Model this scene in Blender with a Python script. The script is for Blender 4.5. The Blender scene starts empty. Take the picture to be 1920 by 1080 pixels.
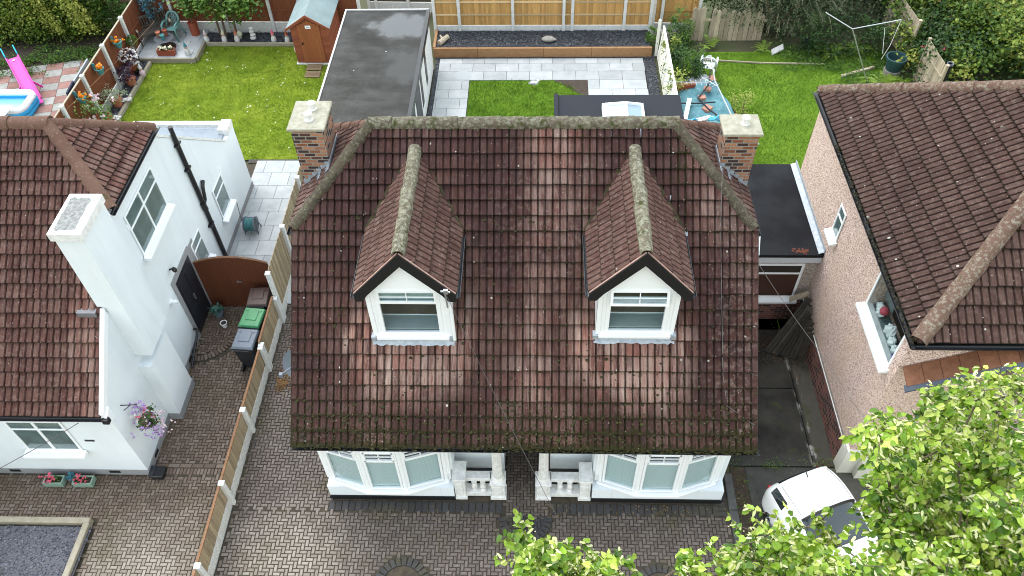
import bpy, bmesh, math, random
import numpy as np
from mathutils import Vector, Matrix
sc = bpy.context.scene
col = sc.collection
R_ = math.radians

# ------------------------------------------------------------------ camera, sky, sun, exposure
FPX, PITCH, YAW, ROLL, CAMH = 1500.0, R_(48.65), R_(-2.73), R_(1.77), 17.0
cp, sp, cy_, sy_ = math.cos(PITCH), math.sin(PITCH), math.cos(YAW), math.sin(YAW)
fwd = np.array([sy_*cp, cy_*cp, -sp]); rgt = np.array([cy_, -sy_, 0.0]); dwn = np.cross(fwd, rgt)
cr, sr = math.cos(ROLL), math.sin(ROLL)
ROT = np.array([cr*rgt+sr*dwn, -sr*rgt+cr*dwn, fwd])
CAM = np.array([0, 0, CAMH])
cam = bpy.data.objects.new('camera', bpy.data.cameras.new('camera')); col.objects.link(cam)
cam.data.sensor_width = 36; cam.data.lens = 36*FPX/1920; cam.data.clip_end = 2000; cam.data.clip_start = .1
m = Matrix(((ROT[0][0], -ROT[1][0], -ROT[2][0], 0), (ROT[0][1], -ROT[1][1], -ROT[2][1], 0), (ROT[0][2], -ROT[1][2], -ROT[2][2], CAMH), (0, 0, 0, 1)))
cam.matrix_world = m
sc.camera = cam
SUN_EL, SUN_AZ = R_(60), R_(-40)                # azimuth from +y towards +x
sdir = Vector((math.sin(SUN_AZ)*math.cos(SUN_EL), math.cos(SUN_AZ)*math.cos(SUN_EL), math.sin(SUN_EL)))
W = bpy.data.worlds.new('World'); sc.world = W; W.use_nodes = True
nt = W.node_tree; bg = nt.nodes['Background']
sky = nt.nodes.new('ShaderNodeTexSky'); sky.sky_type = 'NISHITA'; sky.sun_disc = False
sky.sun_elevation = SUN_EL; sky.sun_rotation = SUN_AZ; sky.air_density = 2.5; sky.dust_density = 0.8; sky.ozone_density = 1.0
hs = nt.nodes.new('ShaderNodeHueSaturation'); hs.inputs['Saturation'].default_value = .5   # overcast: grey the blue
nt.links.new(sky.outputs[0], hs.inputs['Color']); nt.links.new(hs.outputs[0], bg.inputs[0]); bg.inputs[1].default_value = 0.15
sl = bpy.data.lights.new('sun', 'SUN'); sl.energy = 0.55; sl.angle = R_(40); sl.color = (1, .965, .92)
so = bpy.data.objects.new('sun', sl); col.objects.link(so); so.rotation_euler = (-sdir).to_track_quat('-Z', 'Y').to_euler()
sc.view_settings.view_transform = 'Standard'; sc.view_settings.look = 'None'; sc.view_settings.gamma = 1
sc.view_settings.use_curve_mapping = False; sc.view_settings.exposure = 1.70
sc.cycles.pixel_filter_type = 'BLACKMAN_HARRIS'; sc.cycles.filter_width = 1.0
sc.cycles.max_bounces = 6; sc.cycles.transparent_max_bounces = 12; sc.cycles.caustics_reflective = False; sc.cycles.caustics_refractive = False

# survey helpers: a sighting of the photograph met with a real plane of the place
def ray(px, py): return ROT.T @ np.array([px-960, py-540, FPX])
def pz(px, py, z=0.0): d = ray(px, py); return CAM + d*(z-CAMH)/d[2]
def py_(px, py, y): d = ray(px, py); return CAM + d*y/d[1]
def px_(px, py, x): d = ray(px, py); return CAM + d*x/d[0]

# ------------------------------------------------------------------ mesh builder
RND = random.Random(7)
def vsub(a, b): return (a[0]-b[0], a[1]-b[1], a[2]-b[2])
class MB:
    def __init__(s): s.v = []; s.f = []; s.uv = []; s.col = None; s.mi = []; s.cur = 0
    def add(s, vs, fs, uv=None):
        n = len(s.v); s.v.extend([tuple(map(float, p)) for p in vs]); s.f.extend([tuple(i+n for i in f) for f in fs])
        if uv is None: uv = (RND.random(), RND.random())
        if isinstance(uv, tuple): s.uv.extend([uv]*len(vs))
        else: s.uv.extend(uv)
        s.mi.extend([s.cur]*len(fs)); return n
    def obox(s, o, ax, ay, az, uv=None):            # origin corner and three edge vectors
        o, ax, ay, az = map(np.array, (o, ax, ay, az))
        P = [o, o+ax, o+ax+ay, o+ay, o+az, o+ax+az, o+ax+ay+az, o+ay+az]
        F = [(0, 3, 2, 1), (4, 5, 6, 7), (0, 1, 5, 4), (1, 2, 6, 5), (2, 3, 7, 6), (3, 0, 4, 7)]
        if np.dot(np.cross(ax, ay), az) < 0: F = [f[::-1] for f in F]
        return s.add(P, F, uv)
    def box(s, x0, x1, y0, y1, z0, z1, uv=None): return s.obox((x0, y0, z0), (x1-x0, 0, 0), (0, y1-y0, 0), (0, 0, z1-z0), uv)
    def cbox(s, c, size, rz=0, uv=None):            # centred in x, y; standing on c.z
        c_, s_ = math.cos(rz), math.sin(rz); ax = np.array([c_, s_, 0])*size[0]; ay = np.array([-s_, c_, 0])*size[1]
        return s.obox(np.array(c)-ax/2-ay/2, ax, ay, (0, 0, size[2]), uv)
    def bar(s, a, b, w, h=None, up=(0, 0, 1), uv=None):    # rectangular bar along a->b
        h = h or w; a = np.array(a, float); b = np.array(b, float); d = b-a; u = np.array(up, float)
        if abs(np.dot(d/np.linalg.norm(d), u)) > .95: u = np.array([0, 1., 0])
        x = np.cross(d, u); x /= np.linalg.norm(x); z = np.cross(x, d); z /= np.linalg.norm(z)
        return s.obox(a-x*w/2-z*h/2, d, x*w, z*h, uv)
    def prism(s, poly, vec, uv=None):               # planar polygon pushed along vec
        n = len(poly); P = [np.array(p, float) for p in poly]; v = np.array(vec, float)
        F = [tuple(range(n)), tuple(range(2*n-1, n-1, -1))]+[(i, i+n, (i+1) % n+n, (i+1) % n) for i in range(n)]
        nn = sum((np.cross(P[i]-P[0], P[(i+1) % n]-P[0]) for i in range(n)), np.zeros(3))
        if np.dot(nn, v) > 0: F = [f[::-1] for f in F]
        return s.add(P+[p+v for p in P], F, uv)
    def poly(s, pts, uv=None): return s.add(pts, [tuple(range(len(pts)))], uv)
    def tube(s, path, r, n=8, caps=True, uv=None):
        path = [np.array(p, float) for p in path]; rs = r if isinstance(r, (list, tuple)) else [r]*len(path)
        V = []; F = []; px = None
        for i, p in enumerate(path):
            d = path[min(i+1, len(path)-1)]-path[max(i-1, 0)]; d = d/(np.linalg.norm(d)+1e-9)
            if px is None:
                a = np.array([0, 0, 1.]) if abs(d[2]) < .9 else np.array([1., 0, 0]); px = np.cross(d, a)
            px = px-d*np.dot(px, d); px /= np.linalg.norm(px)+1e-9; q = np.cross(d, px)
            for k in range(n):
                t = 2*math.pi*k/n; V.append(p+(px*math.cos(t)+q*math.sin(t))*rs[i])
        for i in range(len(path)-1):
            for k in range(n): a = i*n+k; b = i*n+(k+1) % n; F.append((a, b, b+n, a+n))
        if caps: F.append(tuple(range(n-1, -1, -1))); F.append(tuple(range((len(path)-1)*n, len(path)*n)))
        return s.add(V, F, uv)
    def lathe(s, c, prof, n=16, uv=None, sx=1, sy=1):      # prof: (r, z) from bottom to top
        V = []; F = []
        for r, z in prof:
            for k in range(n): t = 2*math.pi*k/n; V.append((c[0]+r*math.cos(t)*sx, c[1]+r*math.sin(t)*sy, c[2]+z))
        for i in range(len(prof)-1):
            for k in range(n): a = i*n+k; b = i*n+(k+1) % n; F.append((a, b, b+n, a+n))
        F.append(tuple(range(n-1, -1, -1))); F.append(tuple(range((len(prof)-1)*n, len(prof)*n)))
        return s.add(V, F, uv)
    def ball(s, c, r, n=10, m=6, uv=None, jit=0, rnd=None):
        rx, ry, rz = r if isinstance(r, (tuple, list)) else (r, r, r); V = []; F = []; rn = rnd or RND
        V.append((c[0], c[1], c[2]-rz))
        for i in range(1, m):
            a = -math.pi/2+math.pi*i/m
            for k in range(n):
                t = 2*math.pi*k/n; q = 1+jit*(rn.random()-.5)
                V.append((c[0]+rx*q*math.cos(a)*math.cos(t), c[1]+ry*q*math.cos(a)*math.sin(t), c[2]+rz*q*math.sin(a)))
        V.append((c[0], c[1], c[2]+rz))
        for k in range(n): F.append((0, 1+(k+1) % n, 1+k)); F.append((len(V)-1, 1+(m-2)*n+k, 1+(m-2)*n+(k+1) % n))
        for i in range(m-2):
            for k in range(n): a = 1+i*n+k; b = 1+i*n+(k+1) % n; F.append((a, b, b+n, a+n))
        return s.add(V, F, uv)
    def clip(s, planes):                            # keep the side the normal points to
        bm = s.bm()
        for co, no in planes:
            bmesh.ops.bisect_plane(bm, geom=bm.verts[:]+bm.edges[:]+bm.faces[:], plane_co=co, plane_no=no, clear_inner=True)
        s.from_bm(bm)
    def bm(s):
        me = s.mesh('tmp'); b = bmesh.new(); b.from_mesh(me); bpy.data.meshes.remove(me); return b
    def from_bm(s, b):
        ul = b.loops.layers.uv.active; cl = b.loops.layers.color.active or b.verts.layers.float_color.active
        b.verts.ensure_lookup_table()
        s.v = [tuple(v.co) for v in b.verts]; s.f = [tuple(v.index for v in f.verts) for f in b.faces]; b.verts.index_update()
        s.f = [tuple(v.index for v in f.verts) for f in b.faces]; s.mi = [f.material_index for f in b.faces]
        uv = [(0, 0)]*len(s.v); luv = []
        for f in b.faces:
            for l in f.loops: luv.append(tuple(l[ul].uv))
        s.luv = luv
        if s.col is not None:
            vl = b.verts.layers.float_color['wear']; s.col = [tuple(v[vl]) for v in b.verts]
        b.free()
    def mesh(s, name):
        me = bpy.data.meshes.new(name); me.from_pydata(s.v, [], s.f)
        nl = len(me.loops); idx = np.empty(nl, np.int32); me.loops.foreach_get('vertex_index', idx)
        u = me.uv_layers.new(name='UVMap')
        d = np.array(s.luv, np.float32) if hasattr(s, 'luv') else np.array(s.uv, np.float32)[idx]
        u.data.foreach_set('uv', d.reshape(-1))
        if s.col is not None:
            a = me.attributes.new('wear', 'FLOAT_COLOR', 'POINT'); a.data.foreach_set('color', np.array(s.col, np.float32).reshape(-1))
        if any(s.mi): me.polygons.foreach_set('material_index', np.array(s.mi, np.int32))
        me.update(); return me
    def build(s, name, mat, parent=None, smooth=False, bevel=0, seg=1):
        me = s.mesh(name)
        for mt in (mat if isinstance(mat, (list, tuple)) else [mat]): me.materials.append(mt)
        if smooth:
            me.polygons.foreach_set('use_smooth', [True]*len(me.polygons))
        off = Vector((0, 0, 0)); p = parent
        while p is not None: off += p.location; p = p.parent
        if off.length > 0: me.transform(Matrix.Translation(-off))
        o = bpy.data.objects.new(name, me); col.objects.link(o); o.parent = parent
        if smooth == 'auto':
            md = o.modifiers.new('split', 'EDGE_SPLIT'); md.split_angle = R_(35)
        if bevel:
            md = o.modifiers.new('bevel', 'BEVEL'); md.width = bevel; md.segments = seg; md.limit_method = 'ANGLE'; md.angle_limit = R_(40)
        return o
def tag(o, label=None, cat=None, group=None, kind=None):
    if label: o['label'] = label
    if cat: o['category'] = cat
    if group: o['group'] = group
    if kind: o['kind'] = kind
    return o
def thing(name, loc, label, cat, group=None, rz=0):
    o = bpy.data.objects.new(name, None); col.objects.link(o); o.location = loc; o.rotation_euler = (0, 0, rz); o.empty_display_size = .2
    return tag(o, label, cat, group)
KIDS = {}
def kids(o): return [c for c in bpy.data.objects if c.parent == o]
def dup(root, loc, rz=0, label=None):
    r = root.copy(); col.objects.link(r); r.location = loc; r.rotation_euler = (0, 0, rz)
    if label: r['label'] = label
    for ch in kids(root):
        c = ch.copy(); col.objects.link(c); c.parent = r
        for g in kids(ch):
            d = g.copy(); col.objects.link(d); d.parent = c
    return r

# ------------------------------------------------------------------ materials
class NT:
    def __init__(s, name):
        s.m = bpy.data.materials.new(name); s.m.use_nodes = True; s.t = s.m.node_tree; s.b = s.t.nodes['Principled BSDF']; s.out = s.t.nodes['Material Output']
    def n(s, typ, ins=None, **kw):
        q = s.t.nodes.new('ShaderNode'+typ)
        for k, v in kw.items(): setattr(q, k, v)
        for k, v in (ins or {}).items():
            if hasattr(v, 'is_output'): s.t.links.new(v, q.inputs[k])
            else: q.inputs[k].default_value = v
        return q
    def math(s, op, a, b=0, c=0): return s.n('Math', {0: a, 1: b, 2: c}, operation=op).outputs[0]
    def mix(s, f, a, b, mode='MIX'):
        q = s.n('Mix', data_type='RGBA', blend_type=mode)
        for k, v in ((0, f), (6, a), (7, b)):
            if hasattr(v, 'is_output'): s.t.links.new(v, q.inputs[k])
            else: q.inputs[k].default_value = v if k == 0 or len(v) == 4 else (*v, 1)
        return q.outputs[2]
    def ramp(s, f, stops, interp='LINEAR'):
        q = s.n('ValToRGB', {0: f}); e = q.color_ramp.elements; q.color_ramp.interpolation = interp
        while len(e) < len(stops): e.new(.5)
        for i, (p, c) in enumerate(stops): e[i].position = p; e[i].color = (c, c, c, 1) if not hasattr(c, '__len__') else (*c, 1)
        return q.outputs[0]
    def obj(s, scale=None):
        o = s.n('TexCoord').outputs['Object']
        if scale: o = s.n('Mapping', {0: o, 3: scale}).outputs[0]
        return o
    def world(s, scale=None):
        o = s.n('NewGeometry').outputs['Position']
        if scale: o = s.n('Mapping', {0: o, 3: scale}).outputs[0]
        return o
    def noise(s, vec, scale, detail=4, rough=.6): return s.n('TexNoise', {'Vector': vec, 'Scale': scale, 'Detail': detail, 'Roughness': rough}).outputs[0]
    def uv(s): q = s.n('UVMap'); q.uv_map = 'UVMap'; return q.outputs[0]
    def uvx(s):
        q = s.n('SeparateXYZ', {0: s.uv()}); return q.outputs[0], q.outputs[1]
    def bump(s, h, strength=.3, dist=.01): s.t.links.new(s.n('Bump', {'Height': h, 'Strength': strength, 'Distance': dist}).outputs[0], s.b.inputs['Normal'])
    def set(s, **kw):
        for k, v in kw.items():
            k = {'color': 'Base Color', 'rough': 'Roughness', 'metal': 'Metallic', 'spec': 'Specular IOR Level', 'alpha': 'Alpha', 'coat': 'Coat Weight'}[k]
            if hasattr(v, 'is_output'): s.t.links.new(v, s.b.inputs[k])
            else: s.b.inputs[k].default_value = (*v, 1) if hasattr(v, '__len__') and len(v) == 3 else v
        return s.m
def mat(name, c, rough=.6, c2=None, scale=6, spec=.4, metal=0, bump=0, bs=30, rvar=0, coat=0):
    t = NT(name); v = t.world()
    if c2 is not None:
        f = t.noise(v, scale, 5); f = t.ramp(f, [(.3, 0.), (.7, 1.)]); cc = t.mix(f, c, c2)
    else: cc = c
    if rvar:
        a, b = t.uvx(); q = t.math('MULTIPLY_ADD', a, 2*rvar, 1-rvar); h = t.n('HueSaturation', {'Value': q, 'Color': cc if hasattr(cc, 'is_output') else (*cc, 1)}); cc = h.outputs[0]
    if bump: t.bump(t.noise(v, bs, 3), bump, .02)
    return t.set(color=cc, rough=rough, metal=metal, spec=spec, coat=coat)

def tile_mat(name, stops, lichen=.5, bright=1.0):
    t = NT(name); u, v = t.uvx(); P = t.world()
    cell = t.n('CombineXYZ', {0: t.math('FLOOR', t.math('MULTIPLY', u, 2)), 1: t.math('FLOOR', v)}).outputs[0]
    cell1 = t.n('CombineXYZ', {0: t.math('FLOOR', u), 1: t.math('FLOOR', v)}).outputs[0]
    r1 = t.n('TexWhiteNoise', {'Vector': cell1}, noise_dimensions='2D').outputs[0]
    r2 = t.n('TexWhiteNoise', {'Vector': cell}, noise_dimensions='2D').outputs[0]
    big = t.noise(P, .7, 3)
    ws_ = t.noise(t.n('Mapping', {0: P, 3: (6.5, .55, .55)}).outputs[0], 1.0, 5, .65)
    rr = t.math('ADD', t.math('MULTIPLY', r1, .20), t.math('MULTIPLY', r2, .16)); rr = t.math('ADD', rr, t.math('MULTIPLY_ADD', ws_, .6, -.21)); rr = t.math('ADD', rr, t.math('MULTIPLY_ADD', big, .55, -.06))
    base = t.ramp(rr, stops)
    st = t.n('CombineXYZ', {0: t.math('MULTIPLY', u, 14), 1: t.math('MULTIPLY', v, 1.3)}).outputs[0]
    streak = t.noise(st, 1.0, 5, .7)
    base = t.mix(1, base, t.ramp(streak, [(.25, .55), (.75, 1.5)]), 'MULTIPLY')
    w = t.n('Attribute'); w.attribute_name = 'wear'; ws = t.n('SeparateColor', {0: w.outputs['Color']}); moss, wash, pale = ws.outputs[0], ws.outputs[1], ws.outputs[2]
    fu = t.math('FRACT', t.math('MULTIPLY', u, 2)); chan = t.ramp(fu, [(0, 1.), (.13, 1.), (.24, 0.), (.95, 0.), (1, .8)])
    fv = t.math('FRACT', v)
    # red body colour washed clean under the lead aprons
    wf = t.n('Clamp', {0: t.math('MULTIPLY', t.math('MULTIPLY', wash, 1.5), t.ramp(t.math('ADD', t.math('MULTIPLY', streak, .3), t.math('ADD', t.math('MULTIPLY', r2, .15), t.math('MULTIPLY', ws_, .55))), [(.32, 0.), (.58, 1.)]))}).outputs[0]
    base = t.mix(wf, base, t.ramp(t.math('ADD', t.math('MULTIPLY', r1, .14), t.math('ADD', t.math('MULTIPLY', streak, .45), t.math('MULTIPLY', ws_, .42))), [(.2, (.11, .030, .020)), (.42, (.19, .08, .06)), (.6, (.28, .19, .155)), (.85, (.40, .33, .29))]))
    # pale lime / lichen film
    pf = t.math('MULTIPLY', pale, t.ramp(t.noise(P, 9, 6, .7), [(.50, 0.), (.70, 1.)]))
    base = t.mix(pf, base, (.30, .23, .19))
    # grime settles in the pans between the rolls
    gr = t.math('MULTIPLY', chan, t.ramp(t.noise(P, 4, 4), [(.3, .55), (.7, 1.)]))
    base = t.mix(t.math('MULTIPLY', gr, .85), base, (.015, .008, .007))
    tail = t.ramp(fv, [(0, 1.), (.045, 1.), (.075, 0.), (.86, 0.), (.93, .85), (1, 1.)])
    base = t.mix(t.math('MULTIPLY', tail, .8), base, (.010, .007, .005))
    # moss: pans and lower edges first
    low = t.ramp(fv, [(0, 1.), (.16, .5), (.4, 0.)])
    mm = t.math('ADD', t.math('MULTIPLY', chan, .45), t.math('MULTIPLY', low, .35)); mm = t.math('ADD', mm, t.math('MULTIPLY', moss, .56))
    mn = t.noise(P, 20, 5, .7); mfac = t.ramp(t.math('ADD', mm, mn), [(1.02, 0.), (1.16, 1.)]) if False else None
    s = t.math('ADD', t.math('MULTIPLY', mm, .55), mn); mfac = t.math('MULTIPLY', t.math('SUBTRACT', s, .90), 12)
    mfac = t.n('Clamp', {0: mfac}).outputs[0]
    base = t.mix(mfac, base, t.mix(t.noise(P, 3, 2), (.010, .008, .004), (.030, .027, .007)))
    # lichen and bird lime spots
    vo = t.n('TexVoronoi', {'Vector': P, 'Scale': 5.5}); rc = t.n('SeparateColor', {0: vo.outputs['Color']})
    rad = t.math('MULTIPLY', t.math('POWER', rc.outputs[0], 3), .17*lichen+.05)
    sp = t.math('MULTIPLY', t.math('LESS_THAN', vo.outputs['Distance'], rad), t.math('GREATER_THAN', rc.outputs[1], 1-.55*lichen))
    base = t.mix(t.math('MULTIPLY', sp, .8), base, t.mix(rc.outputs[2], (.30, .28, .23), (.50, .48, .44)))
    vo2 = t.n('TexVoronoi', {'Vector': P, 'Scale': 15}); rc2 = t.n('SeparateColor', {0: vo2.outputs['Color']})
    sp2 = t.math('MULTIPLY', t.math('LESS_THAN', vo2.outputs['Distance'], t.math('MULTIPLY', rc2.outputs[0], .2)), t.math('GREATER_THAN', rc2.outputs[1], .82))
    base = t.mix(t.math('MULTIPLY', sp2, .7), base, t.mix(rc2.outputs[2], (.30, .20, .14), (.40, .37, .31)))
    if bright != 1: base = t.mix(1, base, (bright,)*3, 'MULTIPLY')
    t.bump(t.math('ADD', t.noise(P, 45, 4), t.math('MULTIPLY', mfac, 1.2)), .6, .012)
    return t.set(color=base, rough=t.ramp(t.noise(P, 3, 3), [(.3, .6), (.7, .85)]), spec=.12)
STOPS = [(0, (.017, .0105, .010)), (.28, (.030, .0155, .0138)), (.5, (.042, .0175, .0145)), (.72, (.056, .031, .027)), (1, (.085, .067, .062))]
M_tile = tile_mat('roof_tile_weathered', STOPS, .55)
M_tile_l = tile_mat('roof_tile_brown', [(0, (.031, .014, .012)), (.35, (.050, .021, .017)), (.6, (.063, .027, .021)), (.8, (.082, .037, .029)), (1, (.125, .07, .055))], .25)
M_tile_d = tile_mat('roof_tile_dormer', [(0, (.04, .021, .018)), (.4, (.068, .034, .027)), (.7, (.092, .048, .038)), (1, (.13, .08, .062))], .45)
M_tile_r = tile_mat('roof_tile_umber', [(0, (.029, .0155, .013)), (.35, (.044, .023, .0185)), (.65, (.061, .033, .026)), (1, (.10, .062, .05))], .9)
def ridge_mat(name, a, b, lich, mossy=.3, cover=.5):
    t = NT(name); P = t.world(); u, v = t.uvx()
    base = t.mix(t.math('ADD', t.math('MULTIPLY', t.noise(P, 5, 5), .6), t.math('MULTIPLY', u, .5)), a, b)
    base = t.mix(t.ramp(t.noise(P, 13, 6, .75), [(cover-.05, 0.), (cover+.1, 1.)]), base, lich)
    base = t.mix(t.ramp(t.noise(P, 24, 4, .7), [(.64, 0.), (.70, 1.)]), base, (.42, .41, .37))
    base = t.mix(t.ramp(t.noise(P, 6, 6, .7), [(.62-.1*mossy, 0.), (.70-.1*mossy, 1.)]), base, (.04, .045, .012))
    t.bump(t.noise(P, 40, 4), .7, .015); return t.set(color=base, rough=.85, spec=.2)
M_ridge = ridge_mat('ridge_tile_lichen', (.050, .038, .026), (.10, .078, .056), (.17, .165, .115), .8, .50)
M_ridge_hip = ridge_mat('hip_tile_grey', (.042, .033, .023), (.085, .068, .047), (.12, .112, .072), .4, .54)
M_ridge_d = ridge_mat('dormer_ridge_lichen', (.070, .056, .038), (.12, .102, .07), (.23, .225, .16), .35, .50)
M_ridge_l = ridge_mat('ridge_tile_brown', (.08, .04, .03), (.15, .085, .06), (.19, .14, .10), .0, .62)
M_ridge_r = ridge_mat('ridge_tile_mottled', (.085, .045, .032), (.13, .08, .058), (.22, .195, .15), .1, .54)

def brickmat(name, c1, c2, mortar, bw=.235, bh=.085, dark=None, msize=.012):
    t = NT(name); P = t.world(); s = t.n('SeparateXYZ', {0: P}); g = t.n('SeparateXYZ', {0: t.n('NewGeometry').outputs['Normal']})
    ax = t.math('GREATER_THAN', t.math('ABSOLUTE', g.outputs[0]), .7)
    h = t.n('Mix', {0: ax, 2: s.outputs[0], 3: s.outputs[1]}).outputs[0]
    vec = t.n('CombineXYZ', {0: h, 1: s.outputs[2]}).outputs[0]
    bt = t.n('TexBrick', {'Vector': vec, 'Color1': (0, 0, 0, 1), 'Color2': (1, 1, 1, 1), 'Mortar': (.5, .5, .5, 1), 'Scale': 1.0, 'Mortar Size': msize, 'Mortar Smooth': .1, 'Brick Width': bw, 'Row Height': bh, 'Bias': 0.0})
    rr = t.ramp(bt.outputs[0], [(0, dark or c1), (.32, dark or c1), (.42, c1), (.7, c2), (1, tuple(q*1.25 for q in c2))])
    rr = t.mix(1, rr, t.ramp(t.noise(P, 30, 4), [(.2, .6), (.8, 1.3)]), 'MULTIPLY')
    c = t.mix(bt.outputs['Fac'], rr, mortar)
    hgt = t.math('SUBTRACT', t.math('MULTIPLY', t.noise(P, 60, 3), .25), bt.outputs['Fac']); t.bump(hgt, .8, .012)
    return t.set(color=c, rough=.85, spec=.2)
M_brick = brickmat('chimney_brick', (.20, .075, .04), (.30, .14, .08), (.25, .23, .20), dark=(.05, .03, .028))
M_brick_red = brickmat('plinth_brick', (.12, .035, .028), (.19, .06, .045), (.17, .15, .13), dark=(.06, .022, .02))

def render_mat(name, c, dirt=.06):
    t = NT(name); P = t.world()
    f = t.noise(t.n('Mapping', {0: P, 3: (1.2, 1.2, .35)}).outputs[0], 1.6, 5)
    cc = t.mix(t.ramp(f, [(.35, 0.), (.75, dirt*6)]), c, tuple(q*.78 for q in c)); g2 = t.noise(t.n('Mapping', {0: P, 3: (5, 5, .25)}).outputs[0], 2.0, 5, .7); cc = t.mix(t.ramp(g2, [(.58, 0.), (.8, dirt*5)]), cc, (.42, .42, .38)); t.bump(t.noise(P, 120, 3), .15, .004)
    return t.set(color=cc, rough=.8, spec=.2)
M_render = render_mat('white_render', (.70, .745, .77))
M_render_plinth = render_mat('grey_plinth_paint', (.27, .27, .275))
M_cream = render_mat('cream_paint', (.72, .70, .60))
M_white = mat('white_upvc', (.80, .82, .83), .3, spec=.5)
M_white_paint = mat('white_paint_weathered', (.78, .78, .77), .6, (.55, .54, .51), 9)
M_black = mat('black_plastic', (.012, .012, .013), .35)
M_blackb = mat('black_bargeboard_paint', (.008, .008, .009), .55)
M_lead = mat('lead_sheet', (.24, .27, .31), .55, (.40, .43, .45), 11, metal=.2, bump=.3, bs=14)
M_lead_dark = mat('lead_flat', (.10, .10, .11), .5, (.2, .2, .21), 8)
def pebble(name, a, b, c):
    t = NT(name); P = t.world()
    vo = t.n('TexVoronoi', {'Vector': P, 'Scale': 62}); rc = t.n('SeparateColor', {0: vo.outputs['Color']})
    cc = t.ramp(rc.outputs[0], [(0, c), (.2, c), (.28, a), (.75, b), (1, tuple(q*1.25 for q in b))])
    st = t.noise(t.n('Mapping', {0: P, 3: (1, 1, .4)}).outputs[0], 1.3, 4)
    cc = t.mix(t.ramp(st, [(.4, 0.), (.7, .35)]), cc, (.50, .36, .24))
    t.bump(vo.outputs['Distance'], .6, .012); return t.set(color=cc, rough=.85, spec=.2)
M_pebble = pebble('pebbledash', (.53, .385, .33), (.69, .54, .475), (.23, .155, .135))
M_pebble_grey = pebble('pebbledash_grey', (.30, .26, .23), (.42, .37, .34), (.12, .10, .09))
def felt(name, c, c2, wet=.4, sc_=1.2):
    t = NT(name); P = t.world(); f = t.ramp(t.noise(P, sc_, 5), [(.38, 0.), (.62, 1.)])
    cc = t.mix(f, c, c2); cc = t.mix(t.ramp(t.noise(P, 60, 2), [(.66, 0.), (.72, .3)]), cc, (.15, .15, .13))
    t.bump(t.noise(P, 80, 2), .2, .006); return t.set(color=cc, rough=t.ramp(f, [(0, .85), (1, wet)]), spec=.14)
M_felt = felt('black_roof_felt', (.009, .009, .011), (.012, .013, .015), .7)
M_epdm = felt('grey_rubber_roof', (.024, .026, .032), (.020, .022, .027), .7)
def glassmat(name, tint, mixr=.10, rough=.03):
    t = NT(name); tr = t.n('BsdfTransparent', {0: (*tint, 1)}); gl = t.n('BsdfGlossy', {0: (1, 1, 1, 1), 'Roughness': rough})
    fr = t.n('LayerWeight', {0: .5}); f = t.math('ADD', t.math('MULTIPLY', t.math('POWER', fr.outputs[1], 4), .6), mixr*.5)
    mx = t.n('MixShader', {0: f}); t.t.links.new(tr.outputs[0], mx.inputs[1]); t.t.links.new(gl.outputs[0], mx.inputs[2])
    t.t.links.new(mx.outputs[0], t.out.inputs[0]); t.t.nodes.remove(t.b); return t.m
M_glass = glassmat('window_glass', (.93, .97, .97), .05)
M_glass_lantern = mat('lantern_glass', (.35, .46, .55), .08, spec=.8)
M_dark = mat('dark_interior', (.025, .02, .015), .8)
M_net = mat('net_curtain', (.085, .115, .115), .8, (.15, .19, .19), 3)
M_ledge = mat('pale_ledge', (.34, .40, .40), .5)
M_blind = None
def blindmat():
    t = NT('slatted_blind'); P = t.world(); z = t.n('SeparateXYZ', {0: P}).outputs[2]
    w = t.math('FRACT', t.math('MULTIPLY', z, 22)); c = t.ramp(w, [(0, (.30, .37, .38)), (.25, (.50, .57, .585)), (1, (.55, .625, .64))]); return t.set(color=c, rough=.6)
M_blind = blindmat()
def wood(name, a, b, rvar=.25, sc_=(9, 9, 1.2), rough=.75, knots=False):
    t = NT(name); P = t.world(); u, v = t.uvx()
    off = t.n('VectorMath', {0: P, 1: t.n('CombineXYZ', {0: t.math('MULTIPLY', u, 40), 1: t.math('MULTIPLY', v, 40)}).outputs[0]}, operation='ADD').outputs[0]
    g = t.noise(t.n('Mapping', {0: off, 3: sc_}).outputs[0], 2.5, 6, .7)
    c = t.mix(t.ramp(g, [(.3, 0.), (.72, 1.)]), a, b)
    c = t.n('HueSaturation', {'Value': t.math('MULTIPLY_ADD', u, 2*rvar, 1-rvar), 'Color': c}).outputs[0]
    t.bump(g, .3, .006); return t.set(color=c, rough=rough, spec=.3)
M_fence_rust = wood('rust_stained_timber', (.13, .038, .016), (.20, .065, .028), .12)
M_fence_gold = wood('golden_timber', (.38, .20, .06), (.56, .33, .12), .22)
M_fence_tan = wood('tan_timber', (.24, .18, .11), (.36, .28, .18), .22)
M_fence_grey = wood('weathered_timber', (.30, .24, .17), (.50, .42, .31), .25)
M_fence_brown = wood('brown_timber', (.16, .11, .06), (.24, .17, .10), .2)
M_fence_dark = wood('dark_timber', (.06, .045, .03), (.10, .075, .05), .2)
M_fence_white = wood('whitewashed_timber', (.62, .58, .48), (.80, .78, .70), .12)
M_rail = wood('orange_capping_timber', (.20, .09, .04), (.30, .16, .085), .15, (3, 3, 3))
M_sleeper = wood('sleeper_timber', (.24, .12, .05), (.34, .19, .09), .15, (2, 6, 6))
M_sleeper_grey = wood('grey_sleeper_timber', (.22, .19, .13), (.34, .30, .23), .15, (2, 2, 6))
M_gate = wood('gate_timber', (.085, .024, .010), (.12, .036, .016), .10)
M_shed = wood('shed_red_timber', (.20, .055, .027), (.26, .075, .036), .12, (1.5, 1.5, 12))
M_shed_door = wood('shed_door_timber', (.23, .07, .025), (.29, .095, .035), .12)
M_bench = wood('bench_dark_timber', (.05, .042, .034), (.12, .10, .08), .25, (4, 4, 4))
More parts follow.
